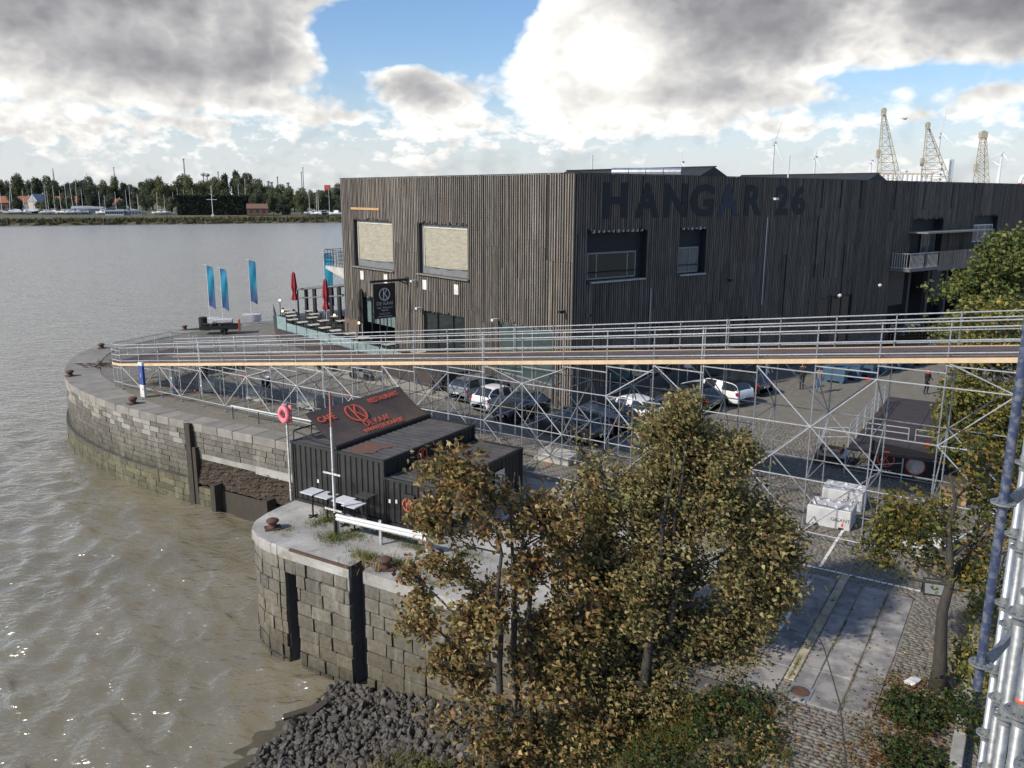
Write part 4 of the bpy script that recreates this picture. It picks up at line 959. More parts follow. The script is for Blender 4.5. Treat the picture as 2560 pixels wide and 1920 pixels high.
# pergola
pg = wthing('pergola', 'pale grey steel pergola with dark curtains beside the hall', 'pergola', tuple(PL(30, TZ, -5)))
q = MB(); zp = lambda s_: TZ + 2.5 + (39.8 - s_) * .125
for s_ in (28.6, 34.2, 39.8):
    for o_ in (-1.6, -6.0): q.obox(PL(s_ - .08, TZ, o_ - .08), DL * .16, NL * .16, UP * (zp(s_) - TZ))
for o_ in (-1.6, -6.0): q.tube(PL(28.2, zp(28.2), o_), PL(40.0, zp(40.0), o_), .1, 8); q.tube(PL(28.2, zp(28.2) - .9, o_), PL(39.8, zp(40.0) - .8, o_), .06, 8)
for s_ in (28.6, 31.4, 34.2, 37, 39.8): q.tube(PL(s_, zp(s_), -1.5), PL(s_, zp(s_), -6.1), .08, 8)
q.build('frame', 'steel_grey', pg)
for s_, o_ in ((36.0, -1.7), (32.8, -1.75), (31.2, -1.7), (39.6, -2.6)):
    q = MB(); q.obox(PL(s_, TZ + .2, o_), DL * .55, NL * .14, UP * (zp(s_) - TZ - .3)); q.build('curtain', 'black_cloth', pg)
q = MB(); q.add([PL(28.2, zp(28.2) + .1, -1.5), PL(40, zp(40) + .1, -1.5), PL(40, zp(40) + .1, -6.1), PL(28.2, zp(28.2) + .1, -6.1)], [(0, 1, 2, 3)]); q.build('awning', 'screen', pg)
for s_, o_, h in ((33.2, 2.9, 1.4), (36.6, 1.6, 1.9), (27.0, 1.2, 1.6), (22.6, 1.4, 1.5)):
    t_ = thing('terrace_lamp', 'small lit lantern on a dark post, on the terrace ' + ('corner by the glass' if s_ == 33.2 else 'left edge by the river' if s_ > 33 else 'near the hall corner' if s_ > 25 else 'by the glazed doorway'), 'lamp', PL(s_, TZ + .03, o_), 0, 'terrace lanterns')
    q = MB(); q.tube((0, 0, 0), (0, 0, h), .04, 6); q.build('post', 'steel_dark', t_); q = MB(); q.lathe([(.04, 0), (.09, .06), (.07, .16), (.0, .2)], (0, 0, h), 8); q.build('bulb', 'lamp_warm', t_)
# concrete balcony on the river side of the hall
bc = wthing('river_balcony', 'grey concrete balcony with steel railing sticking out beyond the hall', 'balcony', tuple(PL(30, 5.2, -3.2)))
q = MB(); a = PL(27.45, 0, -1.0); d = DL * 5.1; e = NL * -6
q.add([a + UP * 5.1, a + d + UP * 6.1, a + d + UP * 6.35, a + UP * 6.35, a + e + UP * 5.1, a + d + e + UP * 6.1, a + d + e + UP * 6.35, a + e + UP * 6.35], [(0, 1, 2, 3), (7, 6, 5, 4), (3, 2, 6, 7), (1, 5, 6, 2), (0, 4, 5, 1), (0, 3, 7, 4)]); q.build('slab', 'concrete_block', bc)
q = MB()
for z_ in (6.7, 7.05, 7.4, 7.75): q.tube(a + UP * z_, a + d + UP * z_, .022, 5); q.tube(a + d + UP * z_, a + d + e + UP * z_, .022, 5)
for k in range(11): q.tube(a + d * k / 10 + UP * 6.35, a + d * k / 10 + UP * 7.75, .025, 5)
for k in range(9): q.tube(a + d + e * k / 8 + UP * 6.35, a + d + e * k / 8 + UP * 7.75, .025, 5)
q.build('railing', 'steel_dark', bc)
# ------------------------------------------------------------------ scaffold ramp
RS = Vector((-25.49, 53.73, 0)); RD = azv(123.86); RN = Vector((-RD.y, RD.x, 0)); BAY = 2.073; WID = 2.57
def RP(s, o, z): return RS + RD * s + RN * o + UP * z
zf = lambda s: 1.52 + .1186 * s
zd = lambda s: zf(s) + .17
ramp_ = wthing('scaffold_ramp', 'long sloping walkway ramp on galvanised scaffold crossing the square', 'ramp', tuple(RP(20, 0, 0)))
NB = 25                                      # bays; the last ones run on behind the tower
SP = [.15 + BAY * i for i in range(NB)]
TUBES = {}
def sprop(name, p, q, r=.0242, mat='galv', n=6):
    mb = MB(); mb.tube(p, q, r, n); return mb.build(name, mat, ramp_)
ros = MB(); clip = []
def standard(s, o, z1, mat='galv_post'):
    sprop('standard', RP(s, o, .06), RP(s, o, z1), .0242, mat)
    z_ = .3
    while z_ < z1: ros.lathe([(.024, -.004), (.06, -.004), (.06, .004), (.024, .004)], RP(s, o, z_), 8); z_ += .5
    base.box(RP(s, o, .03), (.15, .15, .06), R(33))
base = MB()
def redclip(p, ax):
    clip.append((p, ax))
# near and far rows under the deck
for i, s in enumerate(SP):
    for o, top in ((0, zd(s) + 1.22), (WID, zd(s) + 1.22)):
        standard(s, o, top)
        if i % 5 == 4: sprop('standard', RP(s - .09, o, zf(s) - 1.8), RP(s - .09, o, zd(s) + 1.22))
    if random.random() < .6: redclip(RP(s, 0, zf(s) + random.uniform(-.05, .1)), UP)
    if i < 18: standard(s, 1.29, zf(s) - .1, 'galv_old')
    # transoms under the deck and on each lift
    z_ = zf(s) - .1
    sprop('transom', RP(s, -.05, z_), RP(s, WID + .05, z_))
    zz = .35
    while zz < zf(s) - .6: sprop('transom', RP(s, 0, zz), RP(s, WID, zz), mat='galv_old'); zz += 2.0
    if zf(s) > 2.2:
        k = 0; zz = .35
        while zz < zf(s) - 1.2: sprop('cross_brace', RP(s, .03 if k % 2 else WID - .03, zz), RP(s, WID - .03 if k % 2 else .03, min(zz + 2.0, zf(s) - .15)), mat='galv_old'); zz += 2.0; k += 1
for i in range(NB - 1):
    s, e = SP[i], SP[i + 1]
    for o, mt in ((0, 'galv'), (WID, 'galv_old')):
        zz = .35
        while zz < zf(s) - .35:
            sprop('ledger', RP(s, o, zz), RP(e, o, zz), mat=mt)
            if o == 0 and random.random() < .22: redclip(RP(e - .3, o, zz), RD)
            zz += 2.0
        ztop = zf(s) - .12
        if i > 0: sprop('ledger', RP(s, o, ztop), RP(e, o, ztop), mat=mt)
        # diagonal braces of the face
        if i % 3 != 1 or i < 10:
            zz = .35; k = i
            while zz < zf(s) - .6:
                h = min(2.0, zf(s) - zz); sprop('diagonal_brace', RP(s if k % 2 else e, o - .04, zz), RP(e if k % 2 else s, o - .04, zz + h), mat=mt); zz += 2.0; k += 1
            if o == 0 and random.random() < .5: redclip(RP(s + 1.4, -.05, .9), UP)
    # hand rails and toe rails, both sides
    for o in (0, WID):
        for hh in (1.18, .98, .56, .14):
            if i == 0 and o == WID: continue
            sprop('guard_rail', RP(s, o - .03 if o == 0 else o + .03, zd(s) + hh), RP(e, o - .03 if o == 0 else o + .03, zd(e) + hh), .0242)
# outrigger row behind the ramp
for i in range(4, NB - 2):
    s = SP[i]
    for o in ((4.4,) if i < 16 else (4.4, 6.45) if i < 19 else (4.4,) if i < 20 else ()):
        h = min(zf(s) - 1.0, 4.3) if o < 5 else 2.4
        if h < 1.2: continue
        standard(s, o, h, 'galv_old')
        for zz in (.35, 2.35):
            if zz < h:
                sprop('transom', RP(s, o - 1.9, zz), RP(s, o, zz), mat='galv_old')
                if i < NB - 3: sprop('ledger', RP(s, o, zz), RP(SP[i + 1], o, zz), mat='galv_old')
        sprop('cross_brace', RP(s, o - 1.85, min(h, zf(s)) ), RP(s, o, .4), mat='galv_old')
        if i % 2 == 0: sprop('diagonal_brace', RP(s, o, .35), RP(SP[i + 1], o, 2.35), mat='galv_old')
ros.build('rosette', 'galv_old', ramp_, kind='stuff'); base.build('base_plate', 'galv_old', ramp_, kind='stuff')
q0 = MB(); q0.tube((0, 0, -.06), (0, 0, .06), .036, 6); me_c = q0.mesh('clip_band')
for p, ax in clip:
    o = link('clip_band', me_c, 'clip_red', ramp_, loc=p); o.rotation_mode = 'QUATERNION'; o.rotation_quaternion = Vector(ax).to_track_quat('Z', 'Y')
# deck boards, fascia, far kerb
for i in range(NB - 1):
    s, e = SP[i], SP[i + 1]
    mb = MB(); mb.obox(RP(s + .004, -.06, zd(s) - .03), RP(e - .004, -.06, zd(e)) - RP(s + .004, -.06, zd(s)), RN * (WID + .12), UP * .03); mb.build('deck_board', 'ply_deck', ramp_)
    if i % 2 == 0:
        e2 = SP[min(i + 2, NB - 1)]
        for o_, nm in ((-.10, 'fascia_beam'), (WID + .065, 'fascia_beam')):
            mb = MB(); mb.obox(RP(s + .003, o_, zf(s) - .01), RP(e2 - .003, o_, zf(e2)) - RP(s + .003, o_, zf(s)), RN * .035, UP * .165); mb.build(nm, 'ply_edge', ramp_)
mb = MB()
for o_ in (.12, WID - .2): mb.obox(RP(SP[1], o_, zd(SP[1]) + .004), RP(SP[-1], o_, zd(SP[-1])) - RP(SP[1], o_, zd(SP[1])), RN * .05, UP * .03)
mb.build('edge_batten', 'ply_edge', ramp_)
# safety net hung between the rails on the near side
nv = []; nf = []
def ribbon(p, q, w_):
    b0 = len(nv); nv.extend([p - UP * w_ if abs((q - p).normalized().z) < .7 else p - RD * w_, q - UP * w_ if abs((q - p).normalized().z) < .7 else q - RD * w_, q + (UP if abs((q - p).normalized().z) < .7 else RD) * w_, p + (UP if abs((q - p).normalized().z) < .7 else RD) * w_]); nf.append((b0, b0 + 1, b0 + 2, b0 + 3))
for o_ in (.045, WID - .045):
    s = SP[0]
    while s < SP[-1]:
        sag = .03 * math.sin(s * 3); ribbon(RP(s, o_, zd(s) + .05), RP(s, o_, zd(s) + .96 + sag), .0022); s += .105
    for hh in np.arange(.06, 1.0, .1):
        for i in range(NB - 1): ribbon(RP(SP[i], o_, zd(SP[i]) + hh), RP(SP[i + 1], o_, zd(SP[i + 1]) + hh + .0), .0022)
link('safety_net', npmesh('net', [tuple(v) for v in nv], np.array(nf)), 'net', ramp_, kind='stuff')
# landing at the foot and the return flight
land = wthing('ramp_landing', 'scaffold landing with railings at the left end of the ramp', 'landing', tuple(RP(-.9, 2.4, 0)))
zl = zd(SP[0]) - .005
def lprop(nm, p, q, r=.0242, mat='galv'):
    mb = MB(); mb.tube(p, q, r, 6); mb.build(nm, mat, land)
EE = lambda f, z=0: RP(-.75 - 1.2 * f, 5.2 * f, z)
mb = MB(); mb.prism([xy(EE(0)), xy(RP(.1, 0, 0)), xy(RP(.1, 5.2, 0)), xy(EE(1))], zl - .03, zl); mb.build('deck_board', 'ply_deck', land)
mb = MB(); mb.obox(RP(-.75, -.06, zl - .18), RD * .85, RN * .035, UP * .15); mb.build('fascia_beam', 'ply_edge', land)
for f in (0, .06, .25, .5, .75, 1): lprop('standard', EE(f, .05), EE(f, zl + 1.2), mat='galv_post')
lprop('standard', RP(.1, 5.2, .05), RP(.1, 5.2, zl + 1.2), mat='galv_post')
for hh in (1.18, .8, .5, .14, -.35, -1.3):
    lprop('guard_rail', EE(0, zl + hh), EE(1, zl + hh)); lprop('guard_rail', EE(0, zl + hh), RP(.15, 0, zl + hh))
rf_ = wthing('return_flight', 'lower flight of the walkway running away from the ramp landing', 'ramp', tuple(RP(-.9, 9, 0)))
zr = lambda o: max(.06, zl - (o - 5.2) * .19)
oo = [5.2 + BAY * k for k in range(5)]
for i, o in enumerate(oo):
    for s in (-1.95, .62):
        mb = MB(); mb.tube(RP(s, o, .03), RP(s, o, zr(o) + 1.15), .0242, 6); mb.build('standard', 'galv', rf_)
    if i < 4:
        e = oo[i + 1]; mb = MB(); mb.obox(RP(-1.95, o + .004, zr(o) - .03), RP(-1.95, e - .004, zr(e)) - RP(-1.95, o + .004, zr(o)), RD * 2.57, UP * .03); mb.build('deck_board', 'ply_deck', rf_)
        for hh in (1.12, .6, .14):
            for s in (-1.95, .62): mb = MB(); mb.tube(RP(s, o, zr(o) + hh), RP(s, e, zr(e) + hh), .0242, 6); mb.build('guard_rail', 'galv', rf_)

# ------------------------------------------------------------------ scaffold tower right beside the camera
tw = wthing('scaffold_tower', 'galvanised scaffold tower standing right beside the viewpoint', 'scaffold', tuple(W(4, .3, 0)))
def ros_big(mb, p, r=.062):
    # eight-hole rosette: rim, hub and spokes
    n = 24
    for k in range(n):
        a, b_ = 6.2832 * k / n, 6.2832 * (k + 1) / n
        for (r0, r1) in ((r * .8, r), (.024, r * .45)):
            q = [Vector((math.cos(t) * rr, math.sin(t) * rr, 0)) + p for t, rr in ((a, r0), (a, r1), (b_, r1), (b_, r0))]; mb.add([v - UP * .0045 for v in q] + [v + UP * .0045 for v in q], [(3, 2, 1, 0), (4, 5, 6, 7), (1, 2, 6, 5), (0, 4, 7, 3)])
        if k % 3 == 0:
            a2 = a + .12; d_ = Vector((math.cos(a2), math.sin(a2), 0)); e_ = Vector((-d_.y, d_.x, 0)) * .006
            mb.obox(p + d_ * r * .44 - e_ - UP * .0045, d_ * r * .37, e_ * 2, UP * .009)
def tstand(t, off, z0, z1, mat, rz_every=.5, zoff=.0, r=.0242):
    mb = MB(); mb.tube(W(t, off, z0), W(t, off, z1), r, 20); sd_ = mb.build('standard', mat, tw, smooth=False)
    sd_.data.polygons.foreach_set('use_smooth', [len(p.vertices) == 4 for p in sd_.data.polygons])
    rb = MB(); z_ = z0 + .2 + zoff
    while z_ < z1 - .04:
        ros_big(rb, W(t, off, z_)); rb.tube(W(t, off, z_ - .05), W(t, off, z_ + .05), .03, 16); z_ += rz_every
    if rb.v: rb.build('rosette', 'galv_near', sd_)
T_ST = [(2.72, .165, 0, 11.62, 'galv_near', .12), (3.55, .135, 0, 11.5, 'galv_near', .33), (4.1, .10, 0, 11.45, 'galv_near', 0), (5.6, .09, 0, 11.6, 'galv_near', .25), (6.25, .05, 0, 11.2, 'galv_old', .1)]
for t_, o_, z0, z1, mt, zo in T_ST: tstand(t_, o_, z0, z1, mt, .5, zo)
mb = MB(); mb.tube(W(4.95, -.03, 9.82), W(4.95, -.03, 13.6), .0242, 20); bt = mb.build('blue_tube', 'blue_tube', tw)
mb = MB(); ros_big(mb, W(4.95, -.03, 9.98)); ros_big(mb, W(4.95, -.03, 10.92)); mb.build('rosette', 'galv_near', bt)
for z_ in (9.98, 10.92):
    mb = MB(); mb.obox(W(5.0, -.01, z_ - .03), UX * .5 + VX * .12, VX * .03, UP * .06); mb.build('coupler', 'galv_near', tw)
for z_, mt in ((11.3, 'galv_near'), (10.3, 'galv_near'), (8.3, 'galv_old'), (6.3, 'galv_old'), (4.3, 'galv_old'), (2.3, 'galv_old')):
    mb = MB(); mb.tube(W(2.6, .2, z_), W(6.6, .16, z_), .0242, 12); mb.build('ledger', mt, tw)
for z_ in (9.2, 7.2, 5.2):
    mb = MB(); mb.obox(W(2.4, .17, z_), UX * 4.2, VX * .03, UP * .16); mb.build('toe_board', 'galv_near', tw)
for t_, o_, z_, l in ((3.55, .135, 10.52, .07), (2.72, .165, 10.9, .05), (4.1, .10, 9.0, .05), (5.6, .09, 9.9, .06), (4.1, .10, 7.6, .06)):
    mb = MB(); mb.tube(W(t_, o_, z_), W(t_, o_, z_ + l), .0256, 18); mb.build('paint_band', 'clip_red', tw)
mb = MB(); mb.obox(W(1.6, .32, 9.4), UX * 5, VX * .9, UP * .04); mb.build('platform', 'galv_near', tw)
for s_, e_ in (((2.8, .3, 1), (6.2, .3, 5)), ((6.2, .3, 5), (2.8, .3, 9))):
    mb = MB(); mb.tube(W(*s_), W(*e_), .0242, 10); mb.build('diagonal_brace', 'galv_old', tw)
# ------------------------------------------------------------------ cars
def crom(P, sub):
    P = np.asarray(P, float); out = []
    for i in range(len(P) - 1):
        p0, p1, p2, p3 = P[max(i - 1, 0)], P[i], P[i + 1], P[min(i + 2, len(P) - 1)]
        for k in range(sub):
            t = k / sub; out.append(.5 * ((2 * p1) + (-p0 + p2) * t + (2 * p0 - 5 * p1 + 4 * p2 - p3) * t * t + (-p0 + 3 * p1 - 3 * p2 + p3) * t ** 3))
    out.append(P[-1]); return np.array(out)
CARS = {  # stations front to rear: x, top z, belt z, top half width factor, body half width factor, low z ; cabin indices
 'mini': dict(L=3.55, W=1.63, r=.29, wb=(1.17, -1.13), cab=(3, 4, 6, 7), st=[(1.77, .60, .54, .50, .60, .30), (1.69, .76, .66, .70, .82, .22), (1.33, .90, .80, .80, .96, .2), (.86, .99, .91, .82, 1., .2), (.22, 1.41, .93, .68, 1., .2), (-.4, 1.49, .94, .69, 1., .2), (-1.12, 1.43, .95, .66, 1., .2), (-1.58, 1.03, .93, .72, .95, .22), (-1.72, .82, .76, .74, .86, .25), (-1.77, .56, .52, .66, .74, .3)]),
 'estate': dict(L=4.7, W=1.83, r=.33, wb=(1.42, -1.37), cab=(3, 4, 6, 7), st=[(2.35, .58, .52, .55, .66, .28), (2.26, .74, .64, .76, .88, .2), (1.75, .90, .80, .84, .98, .18), (1.05, .99, .90, .84, 1., .18), (.25, 1.42, .93, .68, 1., .18), (-.6, 1.47, .95, .69, 1., .18), (-1.85, 1.40, .99, .66, .98, .2), (-2.2, 1.03, .98, .70, .93, .22), (-2.3, .84, .78, .74, .88, .24), (-2.35, .55, .5, .68, .8, .28)]),
 'hatch': dict(L=4.2, W=1.78, r=.32, wb=(1.28, -1.27), cab=(3, 4, 6, 7), st=[(2.1, .60, .54, .55, .66, .28), (2.0, .78, .66, .76, .88, .2), (1.55, .92, .82, .84, .98, .18), (.95, 1.0, .92, .84, 1., .18), (.2, 1.42, .95, .68, 1., .18), (-.5, 1.48, .97, .69, 1., .18), (-1.45, 1.39, 1.0, .65, .98, .2), (-1.9, 1.02, .97, .7, .92, .22), (-2.05, .82, .76, .74, .86, .24), (-2.1, .55, .5, .68, .78, .28)]),
}
def car(label, kind, paint, loc, az, roof=None, rails=False, spare=False):
    C = CARS[kind]; t = thing('parked_car', label, 'car', loc, R(90 - az), 'cars parked on the square'); hw = C['W'] / 2
    rows = []
    for (x, zt, zb, ft, fb, zl) in C['st']:
        wb, wt = hw * fb, hw * ft; hood = zt - zb < .2; m = (zb - zl)
        ring = [(0, zl), (wb * .55, zl), (wb * .93, zl + .03), (wb, zl + m * .35), (wb * .99, zl + m * .75), (wb * .955, zb), ((wt + wb * .95) / 2 if not hood else wb * .9, (zb + zt) / 2 + (.03 if not hood else .02)), (wt * 1.02, zt - .06 if not hood else zt - .03), (wt * .85, zt - .015), (wt * .45, zt), (0, zt + .005)]
        rows.append([(x, y, z) for y, z in ring])
    G = np.array(rows); nj = G.shape[1]; sub = 5
    G = np.stack([crom(G[:, j], sub) for j in range(nj)], 1)
    G = np.stack([crom(G[i], 2) for i in range(len(G))], 0); ni, nj2 = G.shape[:2]
    a0, a1, a2, a3 = [c * sub for c in C['cab']]; jb, jt = 10, 14       # belt and roof rows after interpolation
    body, glz, rfm = MB(), MB(), MB()
    for sgn in (1, -1):
        idx = lambda i, j: tuple(G[i, j] * np.array([1, sgn, 1]))
        for i in range(ni - 1):
            for j in range(nj2 - 1):
                q = [idx(i, j), idx(i, j + 1), idx(i + 1, j + 1), idx(i + 1, j)]
                if sgn < 0: q = q[::-1]
                side = jb <= j < jt and a0 + 2 <= i < a3 - 1 and i not in ((a1 + a2) // 2 + 1, (a1 + a2) // 2, a1 - 1)
                scr = j >= jt + 1 and (a0 <= i < a1 or a2 <= i < a3)
                tgt = glz if (side or scr) else rfm if (roof and j >= jt + 1 and a1 <= i < a2) else body
                tgt.add(q, [(0, 1, 2, 3)])
    bo = body.build('body', paint, t, smooth=True); g_ = glz.build('window_glass', 'car_glass', t, smooth=True)
    for o in (bo, g_):
        bm = bmesh.new(); bm.from_mesh(o.data); bmesh.ops.remove_doubles(bm, verts=bm.verts, dist=.0008); bm.to_mesh(o.data); bm.free()
    if rfm.v: rfm.build('roof_panel', roof, t, smooth=True)
    r = C['r']
    for x in C['wb']:
        for sgn in (1, -1):
            q = MB(); q.lathe([(0, -.02), (r * 1.16, -.02), (r * 1.16, .004), (0, .004)], (x, sgn * (hw * .99), r * 1.02), 22, axis=(0, sgn, 0)); q.build('wheel_arch', 'rubber', t)
            q = MB(); q.lathe([(r * .64, -.17), (r * .97, -.17), (r, -.12), (r, -.05), (r * .93, 0), (r * .66, 0)], (x, sgn * (hw * 1.0 + .012), r), 20, axis=(0, sgn, 0)); wh = q.build('tyre', 'rubber', t)
            q = MB(); c_ = Vector((x, sgn * (hw + .006), r)); q.lathe([(r * .56, -.03), (r * .66, .006), (r * .68, -.03)], c_, 20, axis=(0, sgn, 0))
            q.lathe([(0, .0), (.06, .0), (.06, -.02)], c_, 8, axis=(0, sgn, 0))
            for k in range(5): a = k * 1.2566; d = Vector((math.cos(a), 0, math.sin(a))); e = Vector((-d.z, 0, d.x)) * .028; q.obox(c_ + d * .04 - e + Vector((0, -.02 * sgn, 0)), d * r * .56, e * 2, Vector((0, .018 * sgn, 0)))
            q.build('rim', 'alloy', wh)
    f = C['st']
    for sgn in (1, -1):
        q = MB(); q.lathe([(0, -.05), (.085, -.03), (.10, .0), (.08, .03), (0, .045)], (f[1][0] - .05, sgn * hw * .66, .66), 10, axis=(1, .25 * sgn, .2)); q.build('headlight', 'lamp_clear', t)
        q = MB(); q.obox((f[-2][0] - .02, sgn * hw * .84 - .05, .74), (.13, .0, 0), (0, .13 if sgn > 0 else .1, 0), (.04, 0, .2)); q.build('tail_light', 'lamp_red', t)
        q = MB(); q.box((f[3][0] - .3, sgn * (hw + .07), .97), (.12, .16, .11)); q.build('mirror', paint, t)
    q = MB(); q.obox((f[-1][0] - .035, -.26, .58), (.02, 0, 0), (0, .52, 0), (0, 0, .11)); q.build('number_plate', 'white_paint', t)
    q = MB(); q.obox((f[0][0] + .012, -.26, .42), (.02, 0, 0), (0, .52, 0), (0, 0, .11)); q.build('number_plate', 'white_paint', t)
    q = MB(); q.obox((f[0][0] - .03, -hw * .45, .34), (.05, 0, 0), (0, hw * .9, 0), (0, 0, .08)); q.build('grille', 'rubber', t)
    if rails:
        for sgn in (1, -1): q = MB(); q.path([(f[4][0] - .1, sgn * hw * .66, 1.44), (f[4][0] - .3, sgn * hw * .66, 1.53), (f[6][0] + .3, sgn * hw * .65, 1.50), (f[6][0] + .1, sgn * hw * .64, 1.40)], .022, 6); q.build('roof_rail', 'alloy', t)
    return t
car('silver estate car with its rear to the viewpoint, leftmost of the parked cars', 'estate', 'car_silver', (-1.85, 51.9, 0), 41, rails=True)
car('small round white car with its tail out, second of the parked cars', 'mini', 'car_white', (-.75, 48.9, 0), 42)
car('small round black car with its nose out, next to the white one', 'mini', 'car_black', (.55, 46.75, 0), 222)
K0 = Vector((2.42, 43.2, 0)); KS = Vector((.79, .615, 0)) * 2.62
car('dark grey estate car with roof rails, nearest the ramp', 'estate', 'car_grey', K0 + Vector((.75, -.1, 0)), -38, rails=True)
car('black estate car with shiny roof bars behind the dark grey one', 'estate', 'car_black', K0 + KS * 1.15, -38, rails=True)
car('white car half hidden behind the top of the big tree', 'hatch', 'car_white', K0 + KS * 2.05, -38)
car('dark car mostly hidden behind the top of the big tree', 'hatch', 'car_dark', K0 + KS * 3.05, -38)
car('black hatchback showing its rear window above the big tree', 'hatch', 'car_black', K0 + KS * 4.0, -38)
car('white estate car with dark glass roof at the end of the row', 'estate', 'car_white', K0 + KS * 5.02 + Vector((-.1, .1, 0)), -38, roof='car_dark')
car('dark car parked behind the white estate car', 'hatch', 'car_dark', K0 + KS * 6.1 + Vector((-.2, .8, 0)), -38)
car('dark car inside the open ground floor of the hall, left', 'hatch', 'car_black', PR(38.0, .02, -3.0) , 60)
car('dark car inside the open ground floor of the hall, right', 'estate', 'car_grey', PR(44.0, .02, -3.2), 60)

# ------------------------------------------------------------------ people
def person(label, loc, rz, pose, legs, top, h=1.76, bare=False):
    t = thing('person', label, 'person', loc, rz); k = h / 1.76
    J = dict(pelvis=(0, 0, .95), chest=(0, .01, 1.3), neck=(0, .0, 1.50), head=(0, -.02, 1.62), headtop=(0, -.01, 1.74))
    L, a = pose
    for sgn, n in ((1, 'l'), (-1, 'r')):
        fw = L * sgn
        J['hip' + n] = (.09 * sgn, 0, .9); J['knee' + n] = (.10 * sgn, -.16 * fw - .02, .5); J['ankle' + n] = (.10 * sgn, -.28 * fw + .06, .09); J['toe' + n] = (.115 * sgn, -.28 * fw - .12, .04)
        J['sh' + n] = (.18 * sgn, .01, 1.42); J['el' + n] = (.24 * sgn, .04 - .1 * a, 1.13); J['wr' + n] = (.23 * sgn, -.08 - .22 * a, .92 + .16 * a); J['hand' + n] = (.22 * sgn, -.12 - .27 * a, .86 + .18 * a)
    names = list(J); E = [('pelvis', 'chest'), ('chest', 'neck'), ('neck', 'head'), ('head', 'headtop')]
    for n in 'lr': E += [('pelvis', 'hip' + n), ('hip' + n, 'knee' + n), ('knee' + n, 'ankle' + n), ('ankle' + n, 'toe' + n), ('chest', 'sh' + n), ('sh' + n, 'el' + n), ('el' + n, 'wr' + n), ('wr' + n, 'hand' + n)]
    rad = dict(pelvis=(.16, .12), chest=(.18, .13), neck=(.06, .06), head=(.085, .10), headtop=(.06, .07))
    for n in 'lr': rad.update({'hip' + n: (.095, .1), 'knee' + n: (.06, .065), 'ankle' + n: (.042, .045), 'toe' + n: (.04, .03), 'sh' + n: (.07, .075), 'el' + n: (.045, .045), 'wr' + n: (.032, .034), 'hand' + n: (.03, .04)})
    me = bpy.data.meshes.new('body'); me.from_pydata([tuple(c * k for c in J[n]) for n in names], [(names.index(a_), names.index(b_)) for a_, b_ in E], [])
    o = bpy.data.objects.new('tmp', me); COL.objects.link(o); sk = o.modifiers.new('s', 'SKIN'); sv = me.skin_vertices[0].data
    for i, n in enumerate(names): sv[i].radius = rad[n]; sv[i].use_root = n == 'pelvis'
    ss_ = o.modifiers.new('u', 'SUBSURF'); ss_.levels = 1; ss_.render_levels = 1
    bpy.context.view_layer.update(); dg = bpy.context.evaluated_depsgraph_get(); m2 = bpy.data.meshes.new_from_object(o.evaluated_get(dg)); bpy.data.objects.remove(o)
    m2.materials.clear()
    for nm in ('skin', legs, top, 'rubber', 'hair'): m2.materials.append(MAT[nm])
    for p in m2.polygons:
        z = p.center.z / k; x = abs(p.center.x) / k; y = p.center.y / k
        p.material_index = 3 if z < .1 else 1 if z < .96 and x < .2 else 0 if (z < .96 and x >= .2) else 2 if z < 1.48 else 4 if (z > 1.66 or (y > .03 and z > 1.54)) else 0
        if z < .93 and x >= .2 and z > .5: p.material_index = 0
        p.use_smooth = True
    b_ = bpy.data.objects.new('body', m2); COL.objects.link(b_); b_.parent = t
    q = MB()
    for n in (1, -1):      # fingers and thumb
        for f in range(4): q.path([((.20 + .014 * f) * n * k, (-.13 - .27 * a) * k, (.84 + .18 * a) * k), ((.20 + .014 * f) * n * k, (-.16 - .3 * a) * k, (.79 + .17 * a) * k), ((.205 + .012 * f) * n * k, (-.15 - .3 * a) * k, (.765 + .005 * f + .16 * a) * k)], [.010, .009, .007], 5)
        q.path([(.195 * n * k, (-.13 - .27 * a) * k, (.87 + .18 * a) * k), (.175 * n * k, (-.17 - .27 * a) * k, (.83 + .18 * a) * k)], [.012, .009], 5)
    q.build('hand', 'skin', t)
    q = MB(); q.lathe([(0, -.02), (.016, .0), (.0, .03)], (0, -.115 * k, 1.62 * k), 6); q.build('nose', 'skin', t)
    return t
person('person in light blue jeans walking away across the square', (19.84, 53.23, 0), R(160), (.7, .1), 'jeans', 'cloth_grey')
person('person in dark trousers walking beside the one in light jeans', (19.1, 54.3, 0), R(170), (-.5, .15), 'cloth_dark', 'cloth_dark', 1.8)
person('person in dark blue jeans standing by the metal stairs', (17.3, 55.9, 0), R(40), (.15, .35), 'jeans', 'cloth_grey', 1.72)
person('person in black with a red hood at the edge of the trees', (26.7, 53.0, 0), R(20), (.1, .7), 'cloth_dark', 'cloth_dark', 1.7)
q = MB(); q.lathe([(.17, 1.38), (.13, 1.46), (.11, 1.52)], (0, .01, 0), 12); q.build('hood', 'cloth_red', bpy.data.objects['person.003'])

